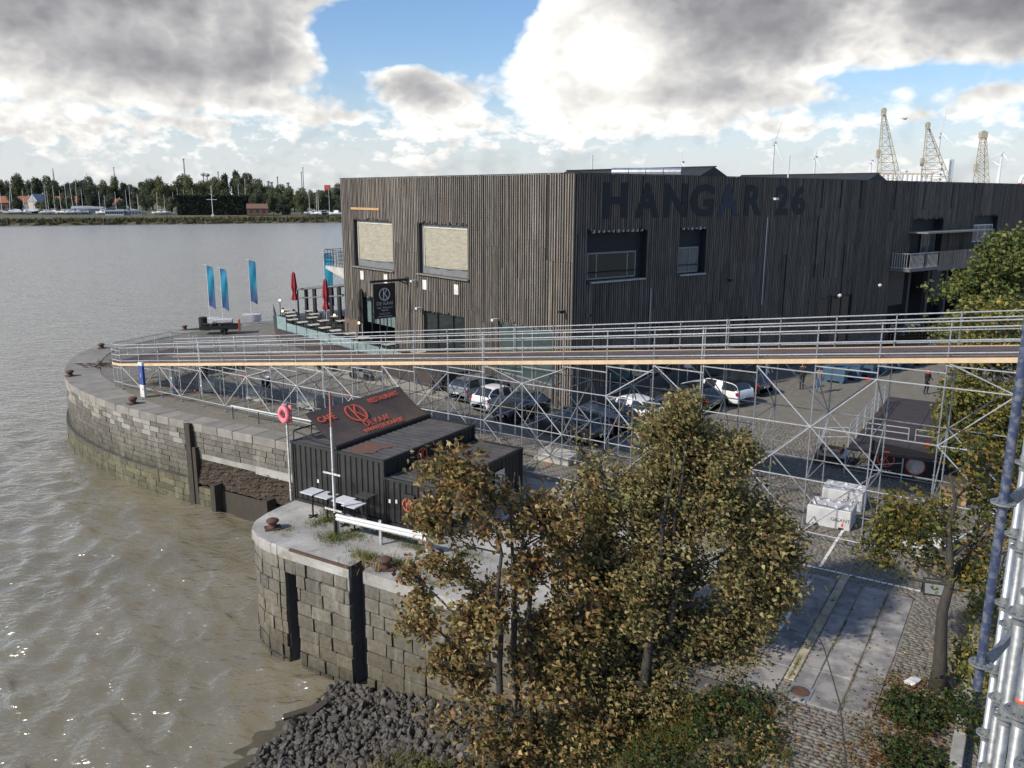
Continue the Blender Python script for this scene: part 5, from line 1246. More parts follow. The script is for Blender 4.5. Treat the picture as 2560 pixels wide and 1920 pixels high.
# ------------------------------------------------------------------ bicycles and motorcycle
def ring(mb, c, r, th, axis, n=24):
    mb.lathe([(r - th, -th * .6), (r, -th), (r + th, 0), (r, th), (r - th, th * .6), (r - th, -th * .6)], c, n, axis=axis)
def bicycle(label, loc, az, fr):
    t = thing('bicycle', label, 'bicycle', loc, R(90 - az), 'bicycles parked under the ramp'); r = .34
    for x in (.53, -.52):
        q = MB(); ring(q, (x, 0, r + .02), r, .022, (0, 1, 0)); w_ = q.build('tyre', 'rubber', t)
        q = MB()
        for k in range(10): a = k * .6283; q.tube((x, 0, r + .02), (x + math.cos(a) * r, 0, r + .02 + math.sin(a) * r), .003, 3)
        q.lathe([(r - .03, -.008), (r - .02, 0), (r - .03, .008), (r - .035, 0)], (x, 0, r + .02), 24, axis=(0, 1, 0)); q.build('spokes', 'alloy', w_)
    q = MB(); A, B, Cc, D, E = (-.52, 0, .36), (-.08, 0, .30), (-.2, 0, .82), (.36, 0, .78), (.40, 0, .62)
    for p, e in ((A, B), (A, Cc), (B, Cc), (Cc, D), (B, E), (D, E), (E, (.53, 0, .36))): q.tube(p, e, .02, 6)
    q.build('frame', fr, t); q = MB(); q.box((-.22, 0, .93), (.27, .13, .06)); q.tube((-.2, 0, .8), (-.22, 0, .92), .014); q.build('saddle', 'rubber', t)
    q = MB(); q.tube((.36, 0, .76), (.34, 0, .98), .015); q.path([(.24, .3, 1.0), (.36, .2, 1.0), (.36, -.2, 1.0), (.24, -.3, 1.0)], .013, 6); q.build('handlebar', 'steel_dark', t)
    q = MB(); q.lathe([(.09, -.005), (.09, .005), (0, .005)], (-.08, .05, .30), 12, axis=(0, 1, 0)); q.tube((-.08, .06, .3), (.04, .1, .2), .012); q.tube((-.08, -.06, .3), (-.2, -.1, .4), .012); q.build('pedals', 'steel_dark', t)
bicycle('grey bicycle leaning by the low stone, next to the silver car', (-4.55, 53.0, 0), 118, 'steel_dark')
bicycle('pale bicycle standing on the pavement strip further left', (-13.3, 59.4, 0), 112, 'steel_grey')
bicycle('dark bicycle against the hall wall behind the silver car', (-2.6, 55.2, 0), 130, 'steel_dark')
t = thing('motorcycle', 'black motorcycle parked on the pavement strip', 'motorcycle', (-10.3, 56.5, 0), R(-25)); r = .3
for x in (.7, -.68): q = MB(); ring(q, (x, 0, r + .04), r, .055, (0, 1, 0)); w_ = q.build('tyre', 'rubber', t); q = MB(); q.lathe([(0, -.03), (r * .8, -.02), (r * .8, .02), (0, .03)], (x, 0, r + .04), 12, axis=(0, 1, 0)); q.build('rim', 'steel_dark', w_)
q = MB(); q.path([(.55, 0, .78), (.2, 0, .9), (-.05, 0, .78), (-.45, 0, .74), (-.85, 0, .82)], [.10, .17, .15, .13, .06], 8); q.build('tank_and_seat', 'car_black', t)
q = MB(); q.box((0, 0, .42), (.5, .3, .36)); q.tube((-.1, .14, .3), (-.85, .18, .42), .05, 8); q.build('engine', 'steel_grey', t)
q = MB(); q.tube((.7, .08, .34), (.5, .08, .95), .025); q.tube((.7, -.08, .34), (.5, -.08, .95), .025); q.tube((.46, -.36, 1.05), (.46, .36, 1.05), .015); q.build('fork', 'alloy', t)
q = MB(); q.lathe([(0, -.1), (.1, -.02), (.1, .03), (0, .04)], (.6, 0, .85), 10, axis=(1, 0, 0)); q.build('headlight', 'lamp_clear', t)
q = MB(); q.tube((0, .1, .3), (-.05, .35, .03), .015); q.build('stand', 'steel_dark', t)
q = MB(); q.prism([xy(Vector((-16.5, 62.2, 0))), xy(Vector((-15, 60.0, 0))), xy(Vector((-4.2, 50.9, 0))), xy(Vector((-3.3, 52.0, 0))), xy(Vector((-5.5, 55.2, 0)))], .0, .03); q.build('pavement', 'beige_pave', kind='structure', label='smooth beige pavement strip in front of the hall end')
t = thing('low_stone', 'small rounded boulder next to the leaning bicycle', 'stone', (-5.3, 52.6, .02)); bm = bmesh.new(); bmesh.ops.create_icosphere(bm, subdivisions=2, radius=.3)
for v in bm.verts: v.co = Vector((v.co.x * 1.4, v.co.y, max(v.co.z, -.05) * .9)) * random.uniform(.92, 1.08)
me = bpy.data.meshes.new('stone'); bm.to_mesh(me); bm.free(); link('stone', me, 'beige_stone', t, smooth=True)
# ------------------------------------------------------------------ black containers with the fold-up sign
CF = Vector((-4.88, 30.70, 0))                # front corner between second and third container
def container(label, o, w_, l, h, roofm='container_roof', group='black containers on the pier'):
    """o: front-left ground corner; width along VX, length along UX; corrugated sides"""
    t = wthing('black_container', label, 'container', tuple(o), group); o = Vector(o)
    P = lambda a, b, z: o + VX * a + UX * b + UP * z
    def corr(a0, b0, a1, b1, nrm, nm):
        d = P(a1, b1, 0) - P(a0, b0, 0); n = int(d.length / .28); vs = []; q = MB(); d_ = d / n
        for k in range(n):
            for f, e in ((0, 0), (.25, 0), (.38, -.045), (.86, -.045), (1.0, 0)):
                p = P(a0, b0, 0) + d_ * (k + f) + nrm * e; vs += [p + UP * .16, p + UP * (h - .12)]
        q.add(vs, [(2 * i, 2 * i + 2, 2 * i + 3, 2 * i + 1) for i in range(len(vs) // 2 - 1)]); q.build(nm, 'container', t)
    e = .06
    corr(e, 0, w_ - e, 0, -UX, 'front_panel'); corr(w_ - e, l, e, l, UX, 'back_panel'); corr(0, l - e, 0, e, -VX, 'side_panel'); corr(w_, e, w_, l - e, VX, 'side_panel')
    for a in (0, w_):
        for b in (0, l):
            q = MB(); q.obox(P(a - .06 if a else -.04, b - .06 if b else -.04, 0), VX * .1, UX * .1, UP * h); q.build('corner_post', 'container', t)
            for z_ in (0, h - .12): q = MB(); q.obox(P(a - .1 if a else -.055, b - .1 if b else -.055, z_ + .002), VX * .155, UX * .155, UP * .122); q.build('corner_casting', 'container', t)
    q = MB()
    for z_ in (.03, h - .115):
        for b in (-.03, l - .06): q.obox(P(.1, b, z_), VX * (w_ - .2), UX * .09, UP * .11)
        for a in (-.03, w_ - .06): q.obox(P(a, .1, z_), VX * .09, UX * (l - .2), UP * .11)
    q.build('frame_rail', 'container', t)
    q = MB(); n = int((l - .2) / .17); vs = []
    for k in range(n + 1):
        z_ = h - .03 + (.012 if k % 2 else -.012); p = P(.06, .1 + (l - .2) * k / n, z_); vs += [p, p + VX * (w_ - .12)]
    q.add(vs, [(2 * i, 2 * i + 1, 2 * i + 3, 2 * i + 2) for i in range(n)]); q.build('roof_sheet', roofm, t)
    return t, P
LC = 6.06
cA, PA = container('black shipping container with the folded-up sign on its roof, next to the water', CF - VX * 4.9, 2.44, LC, 2.59)
cB, PB = container('tall black shipping container with bare roof, in the middle of three', CF - VX * 2.44, 2.44, LC, 2.59, 'container_roof_rust')
cC, PC = container('low black container at the right, partly behind the brown tree', CF + VX * .03, 2.44, LC, 1.95)
for P_, c_, spots_ in ((PA, cA, ((1.4, 1.05),)), (PC, cC, ((.55, 1.0), (.22, .95)))):
    for a, z_ in spots_: q = MB(); q.obox(P_(a, -.06, z_), VX * .09, UX * .02, UP * .14); q.build('socket_box', 'white_paint', c_)
q = MB(); q.obox(PC(.85, -.075, .62), VX * .62, UX * .02, UP * .85); q.build('sign_board', 'sign_black', cC)
q = MB(); ringlogo(q, PC(1.16, -.08, 1.05), VX, UP, .26, .045, .01); q.build('logo', 'sign_red', cC)
q = MB(); ringlogo(q, PB(2.44, 2.3, 2.2) + VX * .06, UX, UP, .32, .06, .01); q.build('logo', 'sign_red', cB)
for b0 in (1.0, 2.4, 3.9): q = MB(); q.obox(PC(2.49, b0, .5), UX * .7, VX * .02, UP * .95); q.build('poster', 'paper', cC)
q = MB(); q.add([PB(a, b, 2.59 - .012) for a, b in ((.25, .3), (1.0, .22), (1.5, .5), (1.35, 1.1), (1.7, 1.8), (.9, 1.5), (.45, 1.7), (.2, .9))], [tuple(range(8))]); q.build('rust_stain', 'rust_flat', cB)
# hinged lid
lid = wthing('fold_up_sign', 'dark brown sign board with orange lettering propped up on a container roof', 'sign', tuple(PA(1.2, 3, 2.6)))
HN = lambda b, t_: PA(2.40 - 1.62 * t_, .1 + 5.9 * b, 2.74 + 1.08 * t_ + .10 * math.sin(math.pi * t_) * -1)
q = MB(); vs = []; nb, nt_ = 10, 6
for i in range(nb + 1):
    for j in range(nt_ + 1): vs.append(HN(i / nb, j / nt_))
N_ = [(i * (nt_ + 1) + j, i * (nt_ + 1) + j + 1, (i + 1) * (nt_ + 1) + j + 1, (i + 1) * (nt_ + 1) + j) for i in range(nb) for j in range(nt_)]
q.add(vs, N_); q.add([v - UP * .04 for v in vs], [f[::-1] for f in N_]); q.build('board', 'lid_sheet', lid)
q = MB(); q.obox(PA(2.36, 0, 2.6), VX * .12, UX * 6.1, UP * .12); q.build('hinge_beam', 'container', lid)
q = MB(); q.tube(PA(.06, .06, 2.55), PA(.06, .06, 3.0), .03); q.tube(PA(.06, .06, 3.0), PA(.06, 5.9, 3.0), .03); q.tube(PA(.06, .06, 3.0), PA(2.4, .06, 2.72), .03); q.tube(PA(.8, 1.6, 2.6), HN(.25, .95), .025); q.tube(PA(.8, 4.6, 2.6), HN(.75, .95), .025); q.build('prop_frame', 'container', lid)
# lettering on the board (reads along the container, top of letters towards the raised edge)
upv = (HN(.5, .75) - HN(.5, .25)).normalized(); nrm = UX.cross(upv).normalized()
def on_lid(b, t_): return HN(b, t_) + nrm * .035
text('lettering', 'CAFE', 'sign_red', .42, on_lid(.045, .70), UX, upv, lid, .004, bold=.012)
text('lettering', 'RESTAURANT', 'sign_red', .36, on_lid(.59, .80), UX, upv, lid, .004, sx=.9, bold=.006)
text('lettering', 'DE KAAI', 'sign_red', .44, on_lid(.37, .24), UX, upv, lid, .004, sx=.95)
text('lettering', 'WWW.DE-KAAI.BE', 'sign_red', .32, on_lid(.31, .05), UX, upv, lid, .004, sx=.92, bold=.005)
q = MB(); ringlogo(q, on_lid(.40, .68), UX, upv, .54, .09, .012); q.build('logo', 'sign_red', lid)
# life ring on its post
lr = wthing('life_ring', 'faded pink life ring on a pole at the container corner', 'life ring', tuple(PA(-.12, -.1, 0)))
q = MB(); q.tube(PA(-.12, -.1, 0), PA(-.12, -.1, 4.15), .045, 8); q.build('post', 'galv', lr)
q = MB(); vs = []; n1, n2 = 20, 8; cc = PA(-.12, -.1, 3.72) - UX * .13
for i in range(n1):
    a = 6.2832 * i / n1; k_ = .22 + .03 * (i % 5 == 0)
    for j in range(n2):
        b = 6.2832 * j / n2; rr = k_ + .10 * math.cos(b); vs.append(cc + VX * rr * math.cos(a) + UP * rr * math.sin(a) * 1.18 - UX * .10 * math.sin(b))
q.add(vs, [(i * n2 + j, i * n2 + (j + 1) % n2, ((i + 1) % n1) * n2 + (j + 1) % n2, ((i + 1) % n1) * n2 + j) for i in range(n1) for j in range(n2)]); q.build('ring', 'ring_pink', lr, smooth=True)
q = MB(); q.obox(PA(-.36, -.06, 3.34), VX * .48, UX * .03, UP * .76); q.build('back_plate', 'ring_pink', lr)
# pole with red top
po = wthing('lamp_pole', 'thin grey pole with a red top in front of the containers', 'pole', (-6.58, 29.62, 0))
q = MB(); q.tube((-6.58, 29.62, 0), (-6.58, 29.62, 2.6), .055, 8); q.tube((-6.58, 29.62, 2.6), (-6.58, 29.62, 4.2), .045, 8); q.build('shaft', 'galv', po)
q = MB(); q.tube((-6.58, 29.62, 4.2), (-6.58, 29.62, 5.5), .035, 8, .03); q.build('red_top', 'pole_red', po)
for z_ in (1.05, 2.45): q = MB(); q.obox(Vector((-6.95, 29.62, z_)), VX * .85 + UX * .0, UX * .02, UP * .07); q.build('bracket', 'galv', po)
q = MB(); q.tube((-6.58, 29.62, 0), (-6.58, 29.62, .9), .062, 8); q.build('sleeve', 'steel_dark', po)
# crash barrier
gb = wthing('crash_barrier', 'white steel crash barrier between the pole and the brown tree', 'barrier', (-6.5, 29.7, 0))
a = Vector((-6.60, 29.66, 0)); b = Vector((-2.95, 27.75, 0)); d = (b - a); n = Vector((-.46, -.88, 0))
q = MB(); prof = [(-.03, .84), (.0, .86), (.05, .84), (.07, .78), (.045, .74), (.045, .70), (.07, .66), (.05, .60), (0, .58)]; vs = []
for o_, z_ in prof: vs += [a + n * o_ + UP * z_, b + n * o_ + UP * z_]
q.add(vs, [(2 * i, 2 * i + 1, 2 * i + 3, 2 * i + 2) for i in range(len(prof) - 1)]); q.build('beam', 'white_paint', gb)
for f in (.02, .5, .985): q = MB(); p = a + d * f - n * .02; q.obox(p - d.normalized() * .05 - n * .06, d.normalized() * .1, n * .07, UP * .95); q.build('post', 'galv', gb)
# bar tables
tb = [((-7.85, 31.45), 'table_white', 'white square table, leftmost in front of the containers'), ((-7.18, 31.02), 'table_white', 'white square table with a black stand on top'), ((-6.42, 30.55), 'table_white', 'grey white square table right of the pole'), ((-5.95, 30.05), 'table_white', 'bright white square table nearest the crash barrier'), ((-5.62, 30.95), 'table_dark', 'dark square table against the middle container')]
for (x, y), mt, lb in tb: table('bar_table', lb, (x, y, .004), .66, .66, 1.05 if mt == 'table_white' else 1.1, mt, RZ, 'tables in front of the containers')
ps = thing('table_stand', 'black ring-topped stand on the white table', 'stand', W(0, 0) + Vector((-7.0, 31.1, 1.072)), RZ)
q = MB(); q.lathe([(.16, 0), (.16, .03), (.03, .04), (.02, .75)], (0, 0, 0), 12); q.build('stem', 'steel_dark', ps); q = MB(); ring(q, (0, 0, .85), .12, .014, (0, 1, 0)); q.tube((-.3, 0, .7), (.3, 0, .7), .012); q.build('ring_top', 'steel_dark', ps)
# bollards
bo0 = None
for (x, y), lb, sc_ in (((-9.1, 30.2), 'rusty mushroom bollard at the rounded tip of the pier', 1), ((-4.3, 26.7), 'rusty mushroom bollard near the brown tree on the pier edge', 1.05), ((-22.9, 49.5), 'dark bollard on the coping near the blue totem', 1.1), ((-30.7, 57.3), 'dark bollard on the outer curve of the quay', 1.1), ((-33.6, 68.0), 'dark bollard on the far curve of the quay left of the ramp', 1.1), ((-30.5, 77.8), 'dark bollard on the back quay beside the trailer', 1.1)):
    if bo0 is None:
        bo0 = thing('bollard', lb, 'bollard', (x, y, .03), 0, 'mooring bollards'); q = MB(); q.box((0, 0, .02), (.75, .6, .05), .4); q.build('base_plate', 'rust', bo0)
        q = MB(); q.lathe([(.26, .03), (.2, .1), (.18, .22), (.26, .3), (.30, .34), (.29, .4), (.2, .46), (0, .48)], (0, 0, 0), 16); q.build('head', 'rust', bo0, smooth=True); o = bo0
    else: o = dup(bo0, None, (x, y, .03), random.uniform(0, 3), lb)
    o.scale = (sc_ * .82,) * 3
# totem and post beside the ramp foot
tt = thing('totem_sign', 'blue and white upright totem sign at the ramp foot', 'sign', (-23.02, 51.3, 0), R(-35))
q = MB(); q.box((0, 0, .42), (.42, .16, .78)); q.build('white_base', 'white_paint', tt); q = MB(); q.box((0, 0, 1.42), (.42, .16, 1.2)); q.build('blue_field', 'totem_blue', tt); q = MB(); q.box((0, 0, 2.13), (.42, .16, .2)); q.build('cap', 'white_paint', tt)
text('lettering', 'i', 'sign_white', .4, (-.05, -.085, 1.3), (1, 0, 0), (0, 0, 1), tt, .003)
q = MB(); q.box((.1, -.084, .55), (.12, .008, .1)); q.build('pictogram', 'sign_red', tt)
tt = thing('white_post', 'plain white square post beneath the ramp', 'post', (-21.58, 52.35, 0), R(-35)); q = MB(); q.box((0, 0, .95), (.26, .2, 1.9)); q.build('shaft', 'white_paint', tt); q = MB(); q.box((0, 0, 1.92), (.3, .24, .05)); q.build('cap', 'white_paint', tt)
# concrete ballast blocks left
M_ = ('concrete_block',)
def block(label, loc, dim, rz, mat='concrete_block', studs=0, word=None, slots=True):
    t = thing('ballast_block', label, 'block', loc, rz, 'ballast blocks under the ramp'); w_, d_, h = dim; bm = bmesh.new(); bmesh.ops.create_cube(bm, size=1)
    for v in bm.verts: v.co = Vector((v.co.x * w_, v.co.y * d_, v.co.z * h + h / 2))
    bmesh.ops.bevel(bm, geom=bm.edges[:], offset=.03, segments=1, affect='EDGES'); me = bpy.data.meshes.new('block'); bm.to_mesh(me); bm.free(); link('block', me, mat, t)
    if studs:
        for i in range(studs):
            for j in range(2):
                x = -w_ / 2 + w_ * (i + .5) / studs; y = (-.25 + .5 * j) * d_; q = MB(); e = .085
                q.add([(x - e, y - e, h), (x + e, y - e, h), (x + e, y + e, h), (x - e, y + e, h), (x, y, h + .1)], [(0, 1, 4), (1, 2, 4), (2, 3, 4), (3, 0, 4)]); q.build('stud', mat, t)
    if slots:
        for x in (-w_ * .3, w_ * .3): q = MB(); q.box((x, -d_ / 2 - .002, .05), (.2, .02, .1)); q.build('fork_slot', 'rubber', t)
    if word: text('lettering', word, 'sign_black', .19, (w_ * .05, -d_ / 2 - .004, h * .42), (1, 0, 0), (0, 0, 1), t, .002)
    return t
block('grey concrete block under the left part of the ramp, leftmost', (-19.35, 53.1, 0), (1.6, .8, .75), R(-33))
block('grey concrete block under the ramp, second from the left', (-15.6, 50.7, 0), (1.6, .8, .75), R(-33))
block('grey concrete block behind the life ring', (-12.0, 48.7, 0), (1.5, .8, .85), R(-33))
block('white ballast block with GIGANT lettering, front of the pair', W(32.6, -6.85, 0) if False else (12.5, 31.05, 0), (1.62, 1.2, .78), RZ, 'white_block', 4, 'GIGANT')
block('white ballast block behind the lettered front one', (13.75, 33.05, 0), (1.62, 1.2, .78), RZ, 'white_block', 3, 'GIGANT')
block('white ballast block mostly hidden by the yellow tree', (15.0, 29.1, 0), (1.62, 1.2, .8), RZ, 'white_block', 4)
block('white block seen past the right flank of the big tree', (8.7, 34.6, 0), (1.5, 1.0, .7), RZ, 'white_block', 3)
block('grey white slab block between the low container and the dark grey car', (2.2, 38.9, 0), (1.9, 1.3, .4), RZ, 'concrete_block', 0, None, False)
block('pale block just past the far corner of the containers', (-1.1, 39.9, 0), (1.5, 1.0, .4), RZ, 'concrete_block', 0, None, False)
# litter bins
bn0 = None
for (x, y), lb in (((-21.3, 57.07), 'black round bin with white rim behind the ramp, left one'), ((-15.8, 52.95), 'black round bin with white rim under the ramp, right one')):
    if bn0 is None:
        bn0 = thing('litter_bin', lb, 'bin', (x, y, 0), 0, 'litter bins'); q = MB(); q.lathe([(.24, 0), (.3, .85), (.27, .85)], (0, 0, 0), 14); q.build('body', 'rubber', bn0); q = MB(); q.lathe([(.31, .85), (.36, .88), (.36, .95), (.26, .98), (.22, .93)], (0, 0, 0), 14); q.build('rim', 'white_paint', bn0)
    else: dup(bn0, None, (x, y, 0), 0, lb)
t = thing('barrel_bin', 'black barrel standing beside the flag bases', 'bin', (-29.2, 79.0, 0)); q = MB(); q.lathe([(.34, 0), (.38, .1), (.40, .95), (.43, 1.0), (.36, 1.02)], (0, 0, 0), 14); q.build('body', 'rubber', t); q = MB(); q.lathe([(.40, 1.0), (.3, 1.08), (0, 1.1)], (0, 0, 0), 14); q.build('lid', 'steel_dark', t)
# feather flags
def flag(label, loc, h, base=True, w_=1.0):
    t = thing('feather_flag', label, 'flag', loc, 0, 'tall blue flags'); q = MB(); q.tube((0, 0, 0), (0, 0, h), .035, 6, .02); q.tube((0, 0, h), (-.25, 0, h + .02), .02); q.build('pole', 'white_paint', t)
    q = MB(); n = 14; vs = []; ph = random.uniform(0, 3)
    for k in range(n + 1):
        z_ = h - .1 - (h * .66) * k / n
        for j in range(5):
            x = .04 + w_ * j / 4 * (1 + .05 * math.sin(k * .6 + ph)); vs.append((x, .10 * math.sin(k * .55 + j * .9 + ph) * (j / 4), z_ + .12 * (j / 4) * math.sin(k * .3 + ph) - .25 * (j / 4) ** 2))
    q.add(vs, [(k * 5 + j, k * 5 + j + 1, (k + 1) * 5 + j + 1, (k + 1) * 5 + j) for k in range(n) for j in range(4)]); q.build('cloth', 'flag_grad', t, smooth=True)
    if base: q = MB(); q.box((.0, 0, .35), (1.7, 1.2, .7), .2); q.build('block', 'white_block', t)
flag('tall blue flag on a white block, leftmost', (-29.2, 80.9, 0), 5.8, True, .62); flag('tall blue flag on a white block, second from left', (-27.7, 80.2, 0), 5.6, True, .62); flag('tall blue flag on a white block, nearest the terrace', (-26.0, 83.6, 0), 6.1, True, .66); flag('blue flag peeking out below the concrete balcony', (-18.0, 81.0, 0), 7.0, True, .8)
# trailer
t = thing('flatbed_trailer', 'low black trailer with an orange rear board on the back quay', 'trailer', (-26.6, 75.9, 0), R(12))
t.scale = (.78, .8, .8)
q = MB(); q.box((0, 0, .62), (4.2, 1.8, .12)); q.box((0, .88, .85), (4.2, .04, .35)); q.box((0, -.88, .85), (4.2, .04, .35)); q.tube((-2.1, -.5, .6), (-3.6, 0, .55), .05); q.tube((-2.1, .5, .6), (-3.6, 0, .55), .05); q.build('bed', 'steel_dark', t)
for y in (-.95, .95):
    for x in (.5,): q = MB(); ring(q, (x, y, .36), .26, .11, (0, 1, 0), 16); q.build('tyre', 'rubber', t); q = MB(); q.box((x, y, .78), (.95, .26, .04)); q.build('mudguard', 'steel_dark', t)
q = MB(); q.box((2.25, 0, .95), (.08, 1.7, 1.3)); q.build('tail_board', 'orange', t)
q = MB()
for k in range(6): q.box((-1.5 + k * .55, random.uniform(-.4, .4), .95), (.5, .9, .5), random.uniform(0, 1))
q.build('load', 'rubber', t)
# debris and loose barrier poles
t = thing('debris_heap', 'small heap of dry leaves and sticks on the quay curve', 'debris', (-30.2, 61.1, 0)); q = MB()
for k in range(60): a = random.uniform(0, 6.28); r_ = random.uniform(0, 1.2); p = Vector((r_ * math.cos(a) * 1.6, r_ * math.sin(a), random.uniform(.02, .2))); q.tube(p, p + Vector((random.uniform(-.5, .5), random.uniform(-.5, .5), random.uniform(-.03, .1))), .03, 4)
q.build('sticks', 'rust', t, kind='stuff')
br = wthing('low_barrier', 'low white pole barrier along the quay coping', 'barrier', (-13.2, 44.6, 0))
q = MB(); q.tube((-15.9, 46.3, .75), (-10.5, 43.0, .75), .04, 6); q.build('pole', 'white_paint', br)
for f in (.02, .35, .7, .98): p = Vector((-15.9, 46.3, 0)).lerp(Vector((-10.5, 43.0, 0)), f); q = MB(); q.tube(p, p + UP * .75, .03, 6); q.build('post', 'steel_dark', br)

# ------------------------------------------------------------------ stage with railings, banner, crate
sg2 = wthing('stage', 'low dark stage platform on scaffold legs with steel railings', 'stage', (15.3, 37.1, 0))
SO = Vector((15.35, 37.12, 0)); SP_ = lambda u_, v_, z_=0: SO + UX * u_ + VX * v_ + UP * z_
for i in range(6):
    for j in range(2): q = MB(); q.obox(SP_(i * 2 + .01, j * 2.4 + .01, 1.12), UX * 1.98, VX * 2.38, UP * .09); q.build('deck_panel', 'stage_ply', sg2)
for i in range(7):
    for j in (0, 2.4, 4.8): q = MB(); q.tube(SP_(i * 2, j, 0), SP_(i * 2, j, 1.12), .03, 6); q.build('leg', 'galv', sg2)
q = MB()
for i in range(6): q.tube(SP_(i * 2, 0, .3), SP_(i * 2 + 2, 0, .9), .022); q.tube(SP_(i * 2, 0, .2), SP_(i * 2 + 2, 0, .2), .022)
q.tube(SP_(0, 0, .3), SP_(0, 2.4, .9), .022); q.tube(SP_(0, 0, .2), SP_(0, 4.8, .2), .022); q.build('leg_brace', 'galv_old', sg2)
def rail(root, a, b, h, mid=1, mat='galv'):
    q = MB(); a, b = Vector(a), Vector(b); q.tube(a, a + UP * h, .025); q.tube(b, b + UP * h, .025)
    for k in range(mid + 1): z_ = h * (1 - k * .5 / max(mid, 1)); q.tube(a + UP * z_, b + UP * z_, .025)
    return q.build('railing', mat, root)
for i in range(5): rail(sg2, SP_(i * 2 + .1, .05, 1.2), SP_(i * 2 + 1.9, .05, 1.2), 1.1, 2)
for j in range(2): rail(sg2, SP_(3.0, .3 + j * 2.2, 1.21), SP_(3.0, 2.2 + j * 2.2, 1.21), .55, 1)
rail(sg2, SP_(.3, -1.3, .3), SP_(2.2, -1.3, 1.2), 1.0, 2); rail(sg2, SP_(.3, .0, 1.21), SP_(.3, -1.3, 1.0), .9, 1); q = MB(); q.obox(SP_(.4, -1.3, .55), UX * 1.6, VX * 1.2, UP * .05); q.build('step', 'galv_old', sg2)
bn = wthing('stage_banner', 'black banner with a red ringed K and a round photo along the stage front', 'banner', (17.5, 36.2, 0))
BA, BB = Vector((16.35, 36.75, 0)), Vector((19.1, 35.45, 0)); bd = (BB - BA); bx = bd.normalized(); bnrm = bx.cross(UP)
q = MB(); q.add([BA + UP * .04, BB + UP * .0, BB + UP * 1.3, BA + UP * 1.65, BA + UP * .04 - bnrm * .03, BB - bnrm * .03, BB + UP * 1.3 - bnrm * .03, BA + UP * 1.65 - bnrm * .03], [(0, 1, 2, 3), (7, 6, 5, 4), (3, 2, 6, 7)]); q.build('cloth', 'banner_black', bn)
q = MB(); ringlogo(q, BA + bx * .62 + UP * .88 + bnrm * .006, bx, UP, .37, .05, .008); q.build('logo', 'sign_red2', bn)
q = MB(); ringlogo(q, BA + bx * 1.85 + UP * .72 + bnrm * .006, bx, UP, .40, .05, .008, K=False); q.build('photo_ring', 'sign_red2', bn)
q = MB(); c_ = BA + bx * 1.85 + UP * .72 + bnrm * .004; q.add([c_ + (bx * math.cos(k * .2618) + UP * math.sin(k * .2618)) * .36 for k in range(24)], [tuple(range(24))]); q.build('photo', 'photo_grey', bn)
text('lettering', 'DE KAAI', 'sign_white', .17, BA + bx * .25 + UP * .27 + bnrm * .005, bx, UP - bx * .0, bn, .002, bold=.004)
text('lettering', 'www.de-kaai.be  +32 3 233 25 07', 'sign_white', .075, BA + bx * .98 + UP * .25 + bnrm * .005, bx, UP, bn, .002)
text('lettering', 'HANGAR 26', 'sign_white', .17, BA + bx * 1.9 + UP * .13 + bnrm * .005, bx, UP, bn, .002, bold=.006)
q = MB(); q.box(BA + UP * .85, (.12, .12, 1.7), .4); q.build('corner_post', 'steel_dark', bn)
cr = thing('metal_stillage', 'rusty open metal crate standing left of the stage', 'crate', (15.15, 38.6, 0), RZ)
for x, y, dx, dy in ((0, -.45, 1.1, .04), (0, .45, 1.1, .04), (-.55, 0, .04, .9), (.55, 0, .04, .9)): q = MB(); q.box((x, y, .45), (dx, dy, .62)); q.build('side', 'rust_dark', cr)
q = MB(); q.box((0, 0, .16), (1.1, .9, .05)); q.build('floor', 'rust_dark', cr)
for x in (-.55, .55):
    for y in (-.45, .45): q = MB(); q.box((x, y, .45), (.07, .07, .9)); q.build('corner_post', 'rust', cr)
# box and folding sign at the right tree
t = thing('wooden_crate', 'pale plywood box beyond the yellow tree', 'crate', (18.5, 33.4, 0), RZ)
for z_ in (.1, .35, .6, .85): q = MB(); q.box((0, 0, z_), (.95, .7, .23)); q.build('board', 'wood_raw', t)
q = MB(); q.box((0, 0, .98), (1.0, .75, .03)); q.build('lid', 'wood_raw', t)
t = thing('floodlight', 'black and white work light on the cobbles by the tree', 'lamp', (13.6, 25.0, 0), R(-20))
q = MB(); q.add([(-.35, -.2, .02), (.35, -.2, .02), (.35, .1, .02), (-.35, .1, .02), (-.35, .1, .5), (.35, .1, .5), (.35, .22, .45), (-.35, .22, .45)], [(0, 1, 5, 4), (0, 3, 2, 1), (4, 5, 6, 7), (3, 7, 6, 2), (1, 2, 6, 5), (0, 4, 7, 3)]); q.build('housing', 'rubber', t)
q = MB(); q.add([(-.3, -.19, .08), (.3, -.19, .08), (.3, .07, .45), (-.3, .07, .45)], [(0, 1, 2, 3)]); g_ = q.build('front_glass', 'steel_grey', t); g_.location = (0, -.012, .008)
q = MB(); q.tube((-.37, 0, .0), (-.37, 0, .4), .02); q.tube((.37, 0, .0), (.37, 0, .4), .02); q.build('bracket', 'steel_dark', t)
t = thing('flat_bag', 'crumpled white bag lying at the foot of the right tree', 'bag', (10.55, 19.9, .06), .5); bm = bmesh.new(); bmesh.ops.create_icosphere(bm, subdivisions=2, radius=.2)
for v in bm.verts: v.co = Vector((v.co.x * 1.3, v.co.y * .8, v.co.z * .45)) * random.uniform(.75, 1.2)
me = bpy.data.meshes.new('bag'); bm.to_mesh(me); bm.free(); link('sack', me, 'white_paint', t)
